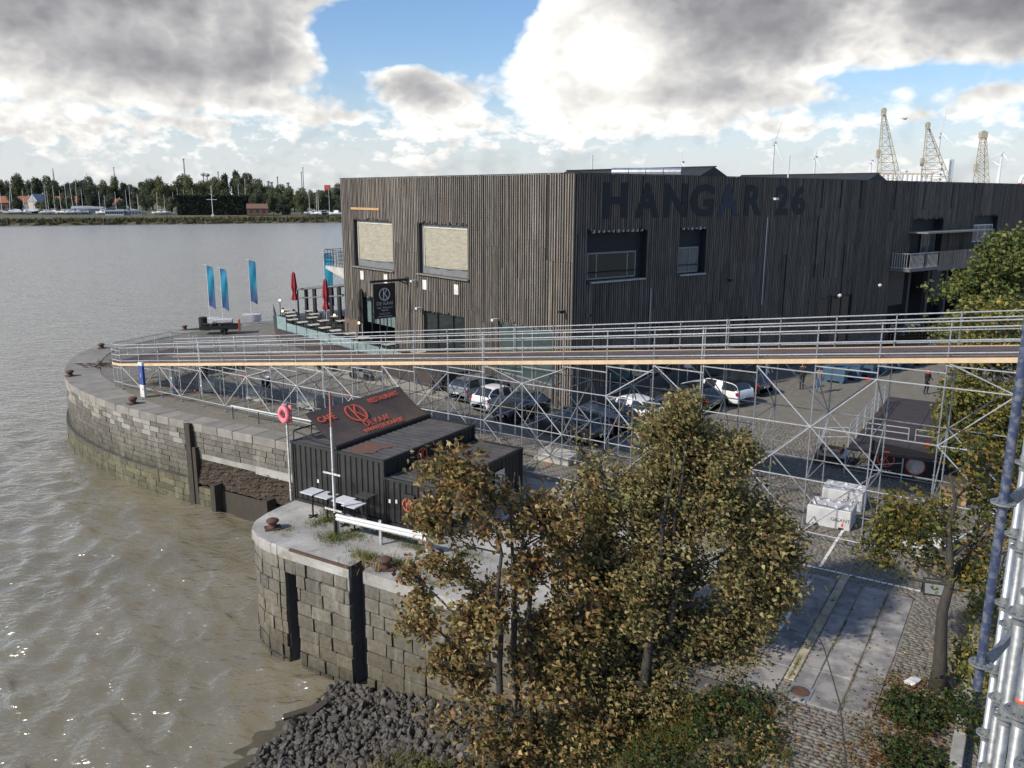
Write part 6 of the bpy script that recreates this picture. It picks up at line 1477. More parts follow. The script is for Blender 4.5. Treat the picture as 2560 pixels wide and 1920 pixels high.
# blue skips in a row by the hall, stair pile
sk0 = None
for k in range(9):
    p = Vector((22.2, 56.6, 0)) + Vector((.80, .60, 0)) * 1.75 * k; lb = 'blue plastic bulk bin in the row before the hall, %s from the left' % nth[k]
    if sk0 is None:
        sk0 = thing('blue_bulk_bin', lb, 'bin', p, R(-37), 'blue bulk bins before the hall'); q = MB()
        q.add([(-.65, -.45, .15), (.65, -.45, .15), (.65, .45, .15), (-.65, .45, .15), (-.75, -.55, 1.05), (.75, -.55, 1.05), (.75, .55, 1.05), (-.75, .55, 1.05)], [(0, 3, 2, 1), (0, 1, 5, 4), (1, 2, 6, 5), (2, 3, 7, 6), (3, 0, 4, 7)]); q.build('tub', 'blue_skip', sk0)
        q = MB(); q.box((0, 0, 1.08), (1.58, 1.2, .07)); q.lathe([(0, .02), (.5, .0)], (0, 0, 1.2), 4); q.build('lid', 'blue_skip', sk0); q = MB()
        for x in (-.5, .5):
            for y in (-.35, .35): q.box((x, y, .08), (.2, .2, .16))
        q.build('foot', 'blue_skip', sk0)
    else: dup(sk0, None, p, R(-37), lb)
st2 = thing('scaffold_stack', 'leaning stack of scaffold stairs and frames by the dark cars', 'scaffold', (16.6, 58.0, 0), R(-35))
for k in range(6):
    q = MB(); y = k * .22
    q.tube((-1.6, y, .05), (1.2, y, 1.9), .03); q.tube((-1.2, y, .02), (1.6, y, 1.85), .03)
    for j in range(8): q.tube((-1.6 + 2.8 * j / 7, y, .05 + 1.85 * j / 7), (-1.2 + 2.8 * j / 7, y, .02 + 1.83 * j / 7), .02, 4)
    q.build('stair_frame', 'galv', st2)
# A-boards / small posts by the dark plinth
for (s_, o_, lb) in ((9.6, 1.2, 'small white info board on the dark hall wall, left of two'), (14.0, 1.2, 'small white info board on the dark hall wall, right of two')):
    t = thing('info_board', lb, 'sign', PR(s_, 0, .6), R(-38)); q = MB(); q.tube((0, 0, 0), (0, 0, 2.4), .03); q.build('post', 'galv', t); q = MB(); q.box((0, -.03, 2.0), (.5, .03, .85)); q.build('board', 'white_paint', t); q = MB(); q.box((0, -.05, 2.05), (.3, .01, .45)); q.build('pictogram', 'sign_black', t)
for (s_, h) in ((24.6, 5.2), (30.2, 5.6)):
    t = thing('street_lamp', 'slim dark lamp post before the long facade, ' + ('left of two' if s_ < 27 else 'right of two'), 'street lamp', PR(s_, 0, 2.0)); q = MB(); q.tube((0, 0, 0), (0, 0, h), .06, 8, .04); q.build('post', 'steel_dark', t); q = MB(); q.lathe([(.05, 0), (.14, .1), (.14, .2), (0, .28)], (0, 0, h), 10); q.build('lamp_head', 'white_paint', t)
# ------------------------------------------------------------------ vegetation
def spot(x, y, Y):
    """world point at depth Y that lies in the direction measured at photo position x, y"""
    d = _f + _rt * ((x - 1280) / 2110.0) + _up * (-(y - 960) / 2110.0); t = Y / d.y
    return Vector((d.x * t, Y, CAM_H + d.z * t))
def leaf_mesh(name, pts, size, cols, g, wind=(0.95, -.2, -.5), flat=None, wf=.36):
    """folded leaves, two quads each"""
    n = len(pts); a = g.normal(0, 1, (n, 3)) * .62 + np.array(wind) if flat is None else g.normal(0, 1, (n, 3)) * np.array([1, 1, flat])
    a /= np.linalg.norm(a, axis=1)[:, None]; r = g.normal(0, 1, (n, 3)) + (np.array([0, 0, .0]) if flat is None else 0)
    if flat is not None: r = np.cross(np.tile([0, 0, 1.0], (n, 1)) + g.normal(0, .25, (n, 3)), a)
    b = r - a * (r * a).sum(1)[:, None]; b /= np.linalg.norm(b, axis=1)[:, None]; c = np.cross(a, b)
    L = (size * g.uniform(.7, 1.25, n))[:, None]; w_ = L * wf * g.uniform(.8, 1.2, (n, 1)); up_ = L * g.uniform(.05, .28, (n, 1)); curl = L * g.uniform(-.15, .5, (n, 1))
    P = pts
    v = np.stack([P, P + a * L * .3 + b * w_ + c * up_, P + a * L * .62 + b * w_ * .48 + c * (up_ - curl), P + a * L - c * curl, P + a * L * .62 - b * w_ * .48 + c * (up_ - curl), P + a * L * .3 - b * w_ + c * up_], 1).reshape(-1, 3)
    i = np.arange(n) * 6; f = np.stack([np.stack([i, i + 1, i + 2, i + 3], 1), np.stack([i, i + 3, i + 4, i + 5], 1)], 1).reshape(-1, 4)
    return npmesh(name, v, f, np.repeat(cols, 2, 0))
def pick(g, pal, n):
    p = np.array([q[3] for q in pal]); k = g.choice(len(pal), n, p=p / p.sum()); return np.array([q[:3] for q in pal])[k] * g.uniform(.7, 1.3, (n, 1))
def tree(name, label, cat, base, clumps, tr, pal, leaf=.14, seed=1, stems=None, parts=0, twig_r=.010, forks=None, group=None):
    """clumps: (centre, radii, twigs, leaves per twig). Tapered trunk, limbs to every clump, twigs, leaves at the twigs."""
    g = np.random.default_rng(seed); rr = random.Random(seed); base = Vector(base); t = wthing(name, label, cat, tuple(base), group)
    stems = stems or [base]; tm = MB(); bm_ = MB(); L = []; D = []
    top = Vector((0, 0, 0))
    for c in clumps: top += Vector(c[0])
    top /= len(clumps); zmin = min(c[0][2] for c in clumps); skel = []
    for si, s0 in enumerate(stems):
        s0 = Vector(s0); aim = Vector((top.x * .75 + s0.x * .25 + (rr.uniform(-.4, .4) if len(stems) > 1 else 0), top.y * .75 + s0.y * .25, max(c[0][2] for c in clumps) - .6))
        k = 9; pts = []; rad = []
        for i in range(k):
            f = i / (k - 1); p = s0.lerp(aim, f) + Vector((rr.uniform(-1, 1), rr.uniform(-1, 1), 0)) * (.06 + .10 * f) * min(1, tr * 8) * (f > 0); pts.append(p); rad.append(tr * (1 - f * .86) * (1.35 if i == 0 else 1))
        tm.path(pts, rad, 10); skel += [(p, r_) for p, r_ in zip(pts, rad)]
    for (c, rd, nt, nl) in clumps:
        c = Vector(c); rd = Vector(rd)
        cand = [s for s in skel if s[0].z < c.z - .25 * (c - s[0]).length] or skel[:3]
        s, sr = min(cand, key=lambda q: (q[0] - c).length + .3 * rr.random()); m_ = s.lerp(c, .5) + Vector((rr.uniform(-.2, .2), rr.uniform(-.2, .2), -.12 * (c - s).length))
        lim = [s, s.lerp(m_, .6), m_, m_.lerp(c, .6), c]; r0 = min(sr * .65, .02 + .018 * (c - s).length); bm_.path(lim, [r0, r0 * .85, r0 * .7, r0 * .5, r0 * .3], 6)
        subs = []
        for _ in range(9):
            d_ = Vector((rr.gauss(0, 1), rr.gauss(0, 1), rr.gauss(0, 1))).normalized() * rr.uniform(.2, .9); subs.append((c + Vector((d_.x * rd.x, d_.y * rd.y, d_.z * rd.z)), rr.uniform(.42, .70)))
        for s_c, s_r in subs: bm_.path([lim[3], lim[3].lerp(s_c, .5) - Vector((0, 0, .06)), s_c], [r0 * .4, r0 * .28, r0 * .15], 5)
        for k in range(nt):
            s_c, s_r = subs[k % 9]
            v = Vector((rr.gauss(0, 1), rr.gauss(0, 1), rr.gauss(0, 1))).normalized(); lump = .84 + .40 * math.sin(v.x * 5.3 + c.x * 7) * math.sin(v.z * 4.7 + c.z * 5 + 1) + .14 * math.sin(v.y * 9 + c.x * 3); v = v * (rr.random() ** .45) * lump * (1.42 if rr.random() < .16 else 1); e = s_c + Vector((v.x * rd.x, v.y * rd.y, v.z * rd.z)) * s_r
            h = s_c.lerp(lim[3], rr.uniform(0, .5)) + Vector((rr.uniform(-.06, .06),) * 3); mid = h.lerp(e, .55) + Vector((rr.uniform(-.08, .08), rr.uniform(-.08, .08), rr.uniform(-.12, .02)))
            if k % 4 != 3: bm_.path([h, mid, e], [twig_r * 1.6, twig_r, twig_r * .5], 4)
            d = (e - mid).normalized(); cnt = max(1, int(nl * rr.uniform(.5, 1.5)))
            for q in range(cnt):
                f = rr.uniform(.25, 1.08); p = mid.lerp(e, f) + Vector((rr.gauss(0, 1), rr.gauss(0, 1), rr.gauss(0, 1))) * .10 * (1 + .5 * min(rd)); L.append(p)
    tm.build('trunk', 'bark', t, smooth=True); bm_.build('branches', 'bark', t)
    P = np.array([tuple(p) for p in L]); cols = pick(g, pal, len(P))
    order = np.argsort(np.linalg.norm(P - np.array([0, 0, CAM_H]), axis=1)); near = order[:parts]; rest = order[parts:]
    cr = link('crown', leaf_mesh('crown', P[rest], leaf, cols[rest], g), 'leaf', t, kind='stuff')
    if parts:
        ms = [leaf_mesh('leaf', np.zeros((1, 3)), leaf, pick(g, pal, 1), g) for _ in range(10)]
        for i in near:
            o = link('leaf', ms[rr.randrange(10)], 'leaf', t, loc=tuple(P[i])); o.rotation_euler = (rr.uniform(-.6, .6), rr.uniform(-.6, .6), rr.uniform(-.6, .6))
    return t
def C(x, y, rx, ry, Y, nt, nl, dep=None):
    k = (Y * .975 + (CAM_H - spot(x, y, Y).z) * .22) / 2110; return (spot(x, y, Y), (rx * k * 1.22, dep or (rx + ry) / 2 * k * 1.3, ry * k * 1.22), int(nt * DENS), nl)
DENS = 2.0
BROWN = [(.36, .255, .10, 3), (.27, .18, .075, 3), (.47, .37, .17, 2.4), (.12, .11, .04, 2), (.30, .155, .06, 1.6), (.15, .08, .04, 1.2), (.21, .185, .06, 2)]
OLIVE = [(.21, .19, .075, 3), (.30, .26, .105, 3), (.13, .125, .05, 1.8), (.42, .36, .17, 2.2), (.27, .18, .08, 1.8), (.34, .22, .095, 1.2), (.19, .215, .085, 1)]
Yb = 20.2
tree('brown_maple', 'sparse multi-stemmed tree with wind-blown brown gold leaves before the containers', 'tree', (-.28, 19.8, -2.6),
     [C(1150, 1190, 95, 62, Yb, 46, 12), C(1062, 1290, 48, 55, Yb, 26, 12), C(1335, 1290, 78, 75, Yb + .4, 44, 13), C(1100, 1405, 62, 45, Yb, 22, 10), C(1045, 1530, 50, 75, Yb, 30, 11), C(1208, 1566, 80, 52, Yb - .5, 40, 12), C(1305, 1430, 66, 82, Yb + .2, 42, 12), C(1090, 1655, 80, 42, Yb - .3, 24, 8), C(1365, 1560, 75, 70, Yb + .3, 36, 12), C(1390, 1690, 95, 60, Yb, 34, 10), C(1262, 1235, 45, 45, Yb + .3, 14, 6), C(1120, 1130, 30, 26, Yb, 8, 6), C(1250, 1790, 120, 60, Yb - .6, 22, 7), C(1480, 1790, 110, 70, Yb - .3, 34, 10), C(1200, 1480, 80, 60, Yb + .2, 30, 9), C(1200, 1320, 70, 50, Yb + .2, 22, 8), C(1180, 1700, 90, 50, Yb, 26, 9), C(1320, 1640, 80, 60, Yb + .2, 30, 10), C(1420, 1450, 60, 70, Yb + .5, 24, 9), C(1250, 1860, 110, 40, Yb - .8, 24, 8), C(1100, 1780, 60, 40, Yb - .5, 10, 6), C(1020, 1420, 30, 30, Yb, 8, 8), C(1160, 1620, 60, 40, Yb, 18, 9), C(1430, 1345, 45, 70, Yb + .8, 20, 8), C(1470, 1240, 40, 60, Yb + 1, 14, 6), C(1490, 1500, 60, 60, Yb + .6, 24, 8)],
     .12, BROWN, .16, 11, [(-.28, 19.8, -2.7), (.30, 20.4, -2.5), (.75, 20.2, -2.4)], 300)
Yd = 22.3
C_ = C; DENS = 2.2
C = lambda *a, **k: (lambda q: (q[0], q[1], int(q[2] * 1.35), q[3]))(C_(*a, **k))
tree('dense_maple', 'large dense tree with olive and brown leaves in the middle foreground', 'tree', (3.6, 20.6, -1.4),
     [C(1693, 1035, 66, 48, Yd, 60, 13), C(1680, 1110, 108, 80, Yd, 110, 14), C(1790, 1140, 100, 85, Yd + .2, 110, 14), C(1860, 1120, 45, 40, Yd, 26, 12), C(1638, 1235, 120, 95, Yd - .2, 120, 14), C(1804, 1266, 135, 100, Yd, 140, 14), C(1915, 1300, 72, 55, Yd, 60, 12), C(1510, 1270, 62, 90, Yd, 60, 11), C(1582, 1388, 125, 100, Yd - .5, 130, 14), C(1776, 1425, 140, 105, Yd - .4, 150, 14), C(1905, 1425, 70, 70, Yd - .2, 60, 12), C(1495, 1445, 85, 85, Yd - .2, 80, 12), C(1610, 1554, 125, 95, Yd - .8, 120, 14), C(1776, 1582, 120, 85, Yd - .8, 110, 13), C(1870, 1530, 70, 55, Yd - .5, 40, 11), C(1555, 1665, 115, 65, Yd - 1, 80, 12), C(1715, 1690, 100, 55, Yd - 1, 64, 12), C(1475, 1165, 52, 70, Yd, 24, 5), C(1450, 1120, 30, 60, Yd, 8, 2), C(1440, 1640, 90, 70, Yd - 1.4, 40, 11), C(1580, 1720, 100, 55, Yd - 1.6, 46, 11), C(1690, 1620, 90, 60, Yd - 1.2, 40, 11), C(1850, 1650, 90, 55, Yd - 1.2, 60, 12), C(1640, 1770, 120, 60, Yd - 1.8, 60, 11), C(1960, 1360, 45, 40, Yd, 24, 10), C(1930, 1480, 50, 45, Yd - .3, 26, 10), C(1420, 1380, 50, 70, Yd, 30, 9), C(1440, 1560, 80, 80, Yd - .6, 60, 11), C(1500, 1640, 90, 60, Yd - 1.2, 50, 11), C(1400, 1250, 40, 60, Yd, 16, 6), C(1750, 1770, 110, 50, Yd - 1.8, 60, 11), C(1890, 1720, 60, 50, Yd - 1.6, 40, 10)],
     .16, OLIVE, .13, 12, [(3.6, 20.6, -1.5), (4.3, 20.9, -1.3)], 300)
C = C_; DENS = 1.35
YELL = [(.12, .135, .035, 3), (.30, .20, .04, 2.2), (.17, .165, .04, 2.5), (.075, .095, .028, 2), (.36, .23, .06, 1)]
tree('young_plane', 'young tree with thin yellow green leaves and straight trunk by the slabs', 'tree', (11.05, 19.56, 0),
     [C(2225, 1290, 70, 55, 21, 46, 9), C(2335, 1320, 95, 75, 20.7, 76, 9), C(2235, 1345, 82, 60, 20.6, 56, 9), C(2440, 1195, 66, 90, 21, 56, 8), C(2470, 1340, 55, 85, 20.6, 46, 8), C(2200, 1400, 45, 28, 20.4, 14, 6), C(2430, 1110, 50, 50, 21, 22, 6), C(2330, 1420, 90, 45, 20.4, 24, 7), C(2420, 1420, 70, 45, 20.4, 30, 8), C(2530, 1250, 40, 90, 21, 30, 8)],
     .19, YELL, .14, 13, None, 200)
DENS = 1.6
GRN = [(.11, .145, .045, 3), (.17, .20, .06, 3), (.08, .105, .038, 2), (.26, .25, .075, 1.5)]
GRN2 = [(.28, .255, .075, 3), (.40, .31, .085, 2), (.18, .205, .058, 3), (.11, .13, .04, 2)]
tree('green_lime', 'tall green tree at the right edge behind the ramp', 'tree', (25.0, 42, 0),
     [C(2490, 650, 75, 50, 42, 90, 14), C(2420, 720, 85, 60, 42, 110, 14), C(2540, 700, 70, 70, 42, 90, 14), C(2400, 800, 80, 50, 42, 90, 13), C(2500, 800, 90, 80, 42.5, 110, 13), C(2560, 610, 60, 50, 42, 50, 13)], .2, GRN, .23, 14)
tree('yellow_lime', 'yellowing leafy tree behind the ramp, right of the stage', 'tree', (21.8, 35.5, 0),
     [C(2460, 800, 90, 70, 36, 110, 13), C(2420, 880, 80, 60, 36, 90, 13), C(2530, 860, 80, 90, 36, 100, 13), C(2420, 985, 85, 75, 35.5, 110, 14), C(2510, 1010, 90, 90, 35.5, 120, 13), C(2400, 1090, 65, 70, 35, 90, 13), C(2490, 1150, 90, 90, 35, 110, 13), C(2370, 1020, 45, 60, 35, 50, 12)], .18, GRN2, .19, 15)
# thin bare sapling in front of the slabs
sp_b = spot(2118, 1930, 11.6); t = wthing('bare_sapling', 'thin bare sapling stem rising in front of the slabs', 'tree', (sp_b.x - .2, 11.0, 0)); q = MB()
q.path([(sp_b.x - .2, 11.0, 0), (sp_b.x - .05, 11.3, 2.2), spot(2118, 1930, 11.6), spot(2100, 1760, 11.8), spot(2060, 1620, 12.0), spot(2022, 1540, 12.1), spot(1990, 1440, 12.3)], [.022, .018, .014, .011, .008, .006, .003], 6); q.build('trunk', 'bark', t)
q = MB()
for a_, b_ in (((2060, 1620, 12), (2030, 1560, 11.8)), ((2040, 1580, 12), (2050, 1490, 12.2)), ((2022, 1540, 12.1), (1980, 1530, 12)), ((2010, 1500, 12.2), (2020, 1420, 12.3))): q.path([spot(*a_), spot(*b_)], [.005, .002], 4)
q.build('branches', 'bark', t)
# undergrowth: bushes as single plants
BUSH = [(.035, .06, .02, 3), (.05, .085, .025, 3), (.09, .11, .03, 1.2), (.16, .10, .03, .6)]
def bush(label, p, rad, n, pal, leaf=.10, seed=3, name='bush'):
    g = np.random.default_rng(seed); t = thing(name, label, 'bush', p); q = MB(); L = []
    for k in range(14):
        a = random.uniform(0, 6.28); e = Vector((math.cos(a) * rad[0] * random.uniform(.2, .9), math.sin(a) * rad[1] * random.uniform(.2, .9), rad[2] * random.uniform(.5, 1.0))); q.path([(0, 0, -.05), e * .5 + Vector((0, 0, .1)), e], [.015, .01, .004], 4)
    q.build('stems', 'bark', t); v = g.normal(0, 1, (n, 3)); v /= np.linalg.norm(v, axis=1)[:, None]; v *= g.uniform(.35, 1, (n, 1)) ** .4; v *= (.8 + .28 * np.sin(v[:, :1] * 6 + seed) * np.sin(v[:, 1:2] * 5 + seed * 2) + .2 * np.sin(v[:, 2:] * 8 + v[:, :1] * 4)); v[:, 2] = np.abs(v[:, 2]); v *= np.array(rad) * 1.12
    v += g.normal(0, .06, v.shape); link('foliage', leaf_mesh('foliage', v, leaf, pick(g, pal, n), g), 'leaf', t, kind='stuff')
bush('dark green nettle clump at the foot of the right tree', W(20.9, -1.35, 0), (.8, .9, .48), 1100, BUSH, .12, 21)
bush('dark green low bush in the bottom right before the kerb', W(18.7, -1.05, 0), (.8, 1.2, .5), 1300, BUSH, .12, 22)
bush('small green bush lowest at the bottom right corner', W(16.9, -1.0, 0), (.65, 1.0, .42), 700, BUSH, .11, 23)
bush('leafy shrub along the kerb right of the tree trunk', W(23.0, -.25, .3), (.45, 1.2, 1.3), 1200, GRN2, .12, 24)
bush('leafy creeper over the kerb near the tower', W(20.6, -.18, .3), (.35, 1.4, .8), 900, BUSH, .11, 25)
bush('shrub beyond the kerb behind the yellow tree', W(26.5, .2, .2), (.8, 1.6, 1.9), 1600, GRN2, .14, 26)
bush('low olive shrub under the dense tree', W(17.0, -6.2, bank_z(17, -6.2)), (1.2, 1.4, .8), 1200, BUSH + [(.14, .11, .03, 1)], .11, 27)
bush('green bush on the bank left of the brown tree stems', W(15.6, -12.2, bank_z(15.6, -12.2)), (.9, .9, .55), 700, [(.10, .13, .035, 3), (.15, .16, .05, 2), (.2, .15, .05, 1)], .10, 28)
bush('dark leafy undergrowth at the corner between big tree and slabs', W(18.9, -5.3, bank_z(18.9, -5.3)), (1.3, 1.3, 1.15), 2600, BUSH + [(.14, .09, .035, 1.2)], .12, 29)
bush('dark green undergrowth at the bottom edge under the big tree', W(15.6, -5.0, bank_z(15.6, -5.0)), (1.4, 1.2, .7), 1700, BUSH, .12, 30)
bush('brownish undergrowth between the two foreground trees', W(17.6, -8.6, bank_z(17.6, -8.6)), (1.5, 1.2, .9), 1800, BUSH + BROWN[:3], .12, 33)
bush('mixed green and brown weeds beside the cobbles at the bottom edge', W(16.3, -4.45, -.15), (.8, 1.1, .5), 1500, BUSH + BROWN[:2], .11, 34)
bush('low weeds at the corner of bank and slabs', W(18.0, -4.4, -.1), (.6, .9, .45), 900, BUSH + BROWN[:2], .11, 35)
# grass: bank, pier tufts, joints
def blades(pts, hs, pal, g, wdt=.012, lean=.35):
    n = len(pts); a = g.uniform(0, 6.28, n); s_ = np.stack([np.cos(a), np.sin(a), 0 * a], 1) * wdt; d = g.normal(0, lean, (n, 3)); d[:, 2] = 1; d *= hs[:, None]
    m_ = pts + d * .55 + np.array([0, 0, .0]); e = pts + d * np.array([1.35, 1.35, .92])
    v = np.stack([pts - s_, pts + s_, m_ + s_ * .7, m_ - s_ * .7, e + s_ * .1, e - s_ * .1], 1).reshape(-1, 3); i = np.arange(n) * 6
    f = np.stack([np.stack([i, i + 1, i + 2, i + 3], 1), np.stack([i + 3, i + 2, i + 4, i + 5], 1)], 1).reshape(-1, 4)
    return v, f, np.repeat(pick(g, pal, n), 2, 0)
GP = [(.9, .95, .55, 2), (1.3, 1.2, .6, 2), (1.9, 1.4, .75, 1.4), (.6, .8, .4, 2)]; STRAW = [(2.6, 1.8, .9, 3), (2.0, 1.3, .6, 2), (1.2, 1.2, .6, 1)]
g = np.random.default_rng(31); P = []; H_ = []
for (u0, u1, v0, v1, n, h) in ((13.0, 19.6, -13.5, -4.2, 9000, .32), (14.2, 16.8, -14.6, -12.2, 1800, .34), (16.8, 19.8, -7.5, -4.0, 2500, .3), (14.0, 18.0, -5.4, -3.5, 4200, .26)):
    u_ = g.uniform(u0, u1, n); v_ = g.uniform(v0, v1, n); keep = np.sin(u_ * 2.1) + np.sin(v_ * 1.7 + 1) + g.normal(0, .8, n) > -.4
    for a, b in zip(u_[keep], v_[keep]): p = W(a, b, bank_z(a, b) - .02); P.append(tuple(p)); H_.append(h * g.uniform(.5, 1.4))
v, f, c = blades(np.array(P), np.array(H_), GP, g); link('bank_grass', npmesh('bank_grass', v, f, c), 'grass', kind='stuff', label='rough green and straw grass on the river bank', cat='grass')
P = []; H_ = []
for (u_, v_, ru, rv, n, h) in ((22.4, -22.6, .8, .5, 420, .24), (23.4, -22.9, .6, .5, 260, .3), (21.3, -21.1, .5, .7, 380, .26), (21.9, -20.6, .4, .7, 260, .22), (20.75, -18.9, .35, .9, 420, .24), (20.9, -17.6, .35, .8, 340, .24), (22.6, -19.6, .25, 1.6, 480, .26), (22.3, -18.0, .25, .9, 240, .22), (22.8, -16.0, .6, .8, 200, .2), (24.0, -23.3, 1.0, .25, 260, .3), (20.3, -15.8, .3, .8, 160, .2), (21.0, -23.2, .3, .3, 80, .16)):
    for _ in range(n): p = W(u_ + g.normal(0, ru * .5), v_ + g.normal(0, rv * .5), .0); P.append(tuple(p)); H_.append(h * .72 * g.uniform(.4, 1.3))
v, f, c = blades(np.array(P), np.array(H_), [(.75, 1.15, .5, 3), (1.05, 1.25, .6, 2), (2.0, 1.4, .8, .7)], g, .010, .6); link('pier_grass', npmesh('pier_grass', v, f, c), 'grass', kind='stuff', label='tufts of grass growing in the pier concrete', cat='grass')
P = []; H_ = []
for (u_, v_, n) in ((14.9, -13.6, 700), (14.3, -12.4, 700), (14.7, -15.0, 260), (20.5, -18.55, 90), (20.9, -17.2, 70)):
    for _ in range(n): a, b = u_ + g.normal(0, .35), v_ + g.normal(0, .5); P.append(tuple(W(a, b, bank_z(a, b) if b < -4.4 and u_ < 19 else 0.0))); H_.append(g.uniform(.15, .45))
v, f, c = blades(np.array(P), np.array(H_), STRAW, g, .012, .7); link('dry_grass', npmesh('dry_grass', v, f, c), 'grass', kind='stuff', label='straw coloured dry grass on the bank and pier', cat='grass')
P = []; H_ = []
for (ua, va, ub, vb, n) in ((21.8, -2.96, 27.5, -2.96, 160), (20.2, -2.95, 22, -2.95, 90), (23, -3.76, 25, -3.76, 110), (20.9, -4.4, 22.2, -4.4, 120), (15.5, -2.4, 20, -2.3, 500), (20, -2.1, 22.6, -2.2, 320)):
    for _ in range(n): f_ = g.uniform(); P.append(tuple(W(ua + (ub - ua) * f_, va + (vb - va) * f_ + g.normal(0, .02 if va > -4.5 and n < 200 else .2), .02))); H_.append(g.uniform(.04, .16))
v, f, c = blades(np.array(P), np.array(H_), GP, g, .006); link('joint_weeds', npmesh('joint_weeds', v, f, c), 'grass', kind='stuff', label='small weeds in the joints of the slabs', cat='grass')
# fallen leaves
n = 4200; u_ = np.concatenate([g.uniform(15, 22.8, 2600), g.uniform(14, 19.8, 1600), g.uniform(15, 20, 260), g.uniform(20, 34, 240)]); v_ = np.concatenate([-1.45 + g.normal(0, .55, 2600), g.uniform(-13, -3.4, 1600), g.uniform(-4, -1, 260), g.uniform(-9, 0, 240)])
keep = v_ < -.5; u_, v_ = u_[keep], v_[keep]
P = np.array([tuple(W(a, b, (bank_z(a, b) + .1 if b < -4.4 else .035) + random.uniform(0, .03))) for a, b in zip(u_, v_)])
link('leaf_litter', leaf_mesh('leaf_litter', P, .10, pick(g, [(.24, .125, .045, 3), (.16, .085, .04, 3), (.34, .21, .07, 1)], len(P)), g, flat=.12), 'leaf', kind='stuff', label='brown fallen leaves round the right tree and on the bank', cat='leaves')
# ------------------------------------------------------------------ far bank
BD = Vector((.901, .433, 0)); BN = Vector((-.433, .901, 0)); B0 = Vector((-262, 438, 0))
def FB(a, b, z=0): return B0 + BD * a + BN * b + UP * z
aa = np.concatenate([np.linspace(-1500, -60, 12), np.linspace(-50, 260, 80), np.linspace(300, 1500, 8)]); bb = [(-1, -7), (0, -4.7), (1.5, -3.3), (6, -2.9), (14, -2.4), (24, -2.3), (60, -2.0), (160, -1.5), (1200, 0), (5000, 0)]
q = MB(); vs = []
for a in aa:
    for b, z_ in bb: vs.append(FB(a, b + (random.uniform(-2, 2) if b < 20 else 0), z_ + (random.uniform(-.25, .25) if 0 < b < 30 else 0)))
k = len(bb); q.add(vs, [(i * k + j, (i + 1) * k + j, (i + 1) * k + j + 1, i * k + j + 1) for i in range(len(aa) - 1) for j in range(k - 1)])
q.build('far_bank', 'far_grass', kind='structure', label='grassy far bank of the river')
g = np.random.default_rng(41)
n = 15000; a = g.uniform(-140, 260, n); b = g.uniform(.5, 30, n); hs = np.where(b < 14, g.uniform(1.2, 2.6, n), g.uniform(.2, .7, n)); P = np.array([tuple(FB(x, y, np.interp(y, [q_[0] for q_ in bb], [q_[1] for q_ in bb]) - .2)) for x, y in zip(a, b)])
v, f, c = blades(P, hs, [(.75, .70, .5, 3), (1.1, .95, .6, 2), (.5, .5, .35, 2), (.9, 1.0, .5, 1)], g, .35, .25); link('reed_belt', npmesh('reed_belt', v, f, c), 'reed', kind='stuff', label='belt of reeds along the far water edge', cat='reeds')
# trees of the far bank: six crowns shared by all
def far_tree_mesh(shape, seed, pal):
    g = np.random.default_rng(seed); rr = random.Random(seed); cl = []
    if shape == 'poplar': cl = [((rr.gauss(0, .06), rr.gauss(0, .06), .25 + .72 * i / 9), .17 * (1 - .55 * abs(i / 9 - .4))) for i in range(10)]
    elif shape == 'round': cl = [((rr.gauss(0, .22), rr.gauss(0, .22), .6 + rr.gauss(0, .17)), rr.uniform(.14, .26)) for i in range(16)]
    else: cl = [((rr.gauss(0, .34), rr.gauss(0, .2), .5 + rr.gauss(0, .16)), rr.uniform(.13, .24)) for i in range(18)]
    P = []
    for c, r in cl:
        m_ = int(2600 * r); d = g.normal(0, 1, (m_, 3)); d /= np.linalg.norm(d, axis=1)[:, None]; P.append(np.array(c) + d * r * g.uniform(.5, 1.08, (m_, 1)))
    P = np.concatenate(P); P[:, 2] = np.maximum(P[:, 2], .04)
    cols = pick(g, pal, len(P)); m1 = leaf_mesh('crown', P, .055, cols, g, wind=(0, 0, -.2)); q = MB(); q.path([(0, 0, -.05), (0, 0, .3), (.02, 0, .7)], [.03, .022, .008], 6)
    for i in range(5): q.path([(0, 0, .25 + .07 * i), (rr.uniform(-.2, .2), rr.uniform(-.2, .2), .5 + .08 * i)], [.012, .004], 4)
    return m1, q.mesh('trunk')
DG = [(.09, .105, .075, 3), (.11, .125, .08, 3), (.135, .15, .09, 1.5)]; MG = [(.135, .15, .085, 3), (.17, .18, .095, 2), (.11, .125, .075, 2)]; YG = [(.16, .17, .08, 3), (.20, .195, .09, 2), (.12, .13, .065, 2)]  # greens paled and greyed: distance haze is put into the leaf colour
FT = {}
for nm, sh, pl in (('poplar', 'poplar', DG), ('round_dark', 'round', DG), ('round', 'round', MG), ('wide', 'wide', MG), ('wide_dark', 'wide', DG), ('pale', 'round', YG)):
    FT[nm] = [far_tree_mesh(sh, 50 + len(FT) * 3 + k, pl) for k in range(2)]
def far_tree(label, kind, x, ytop, Y, wide, ybase=534):
    p = spot(x, ybase, Y); p.z = -1.6; top = spot(x, ytop, Y).z; h = top - p.z; cm, tm = random.choice(FT[kind]); t = thing('far_tree', label, 'tree', p, random.uniform(0, 6), 'trees on the far bank')
    wx = wide / 2110 * Y / {'poplar': .42, 'wide': 1.35, 'wide_dark': 1.35}.get(kind, 1.0); t.scale = (wx, wx, h)
    link('crown', cm, 'leaf_far', t, kind='stuff'); link('trunk', tm, 'bark', t)
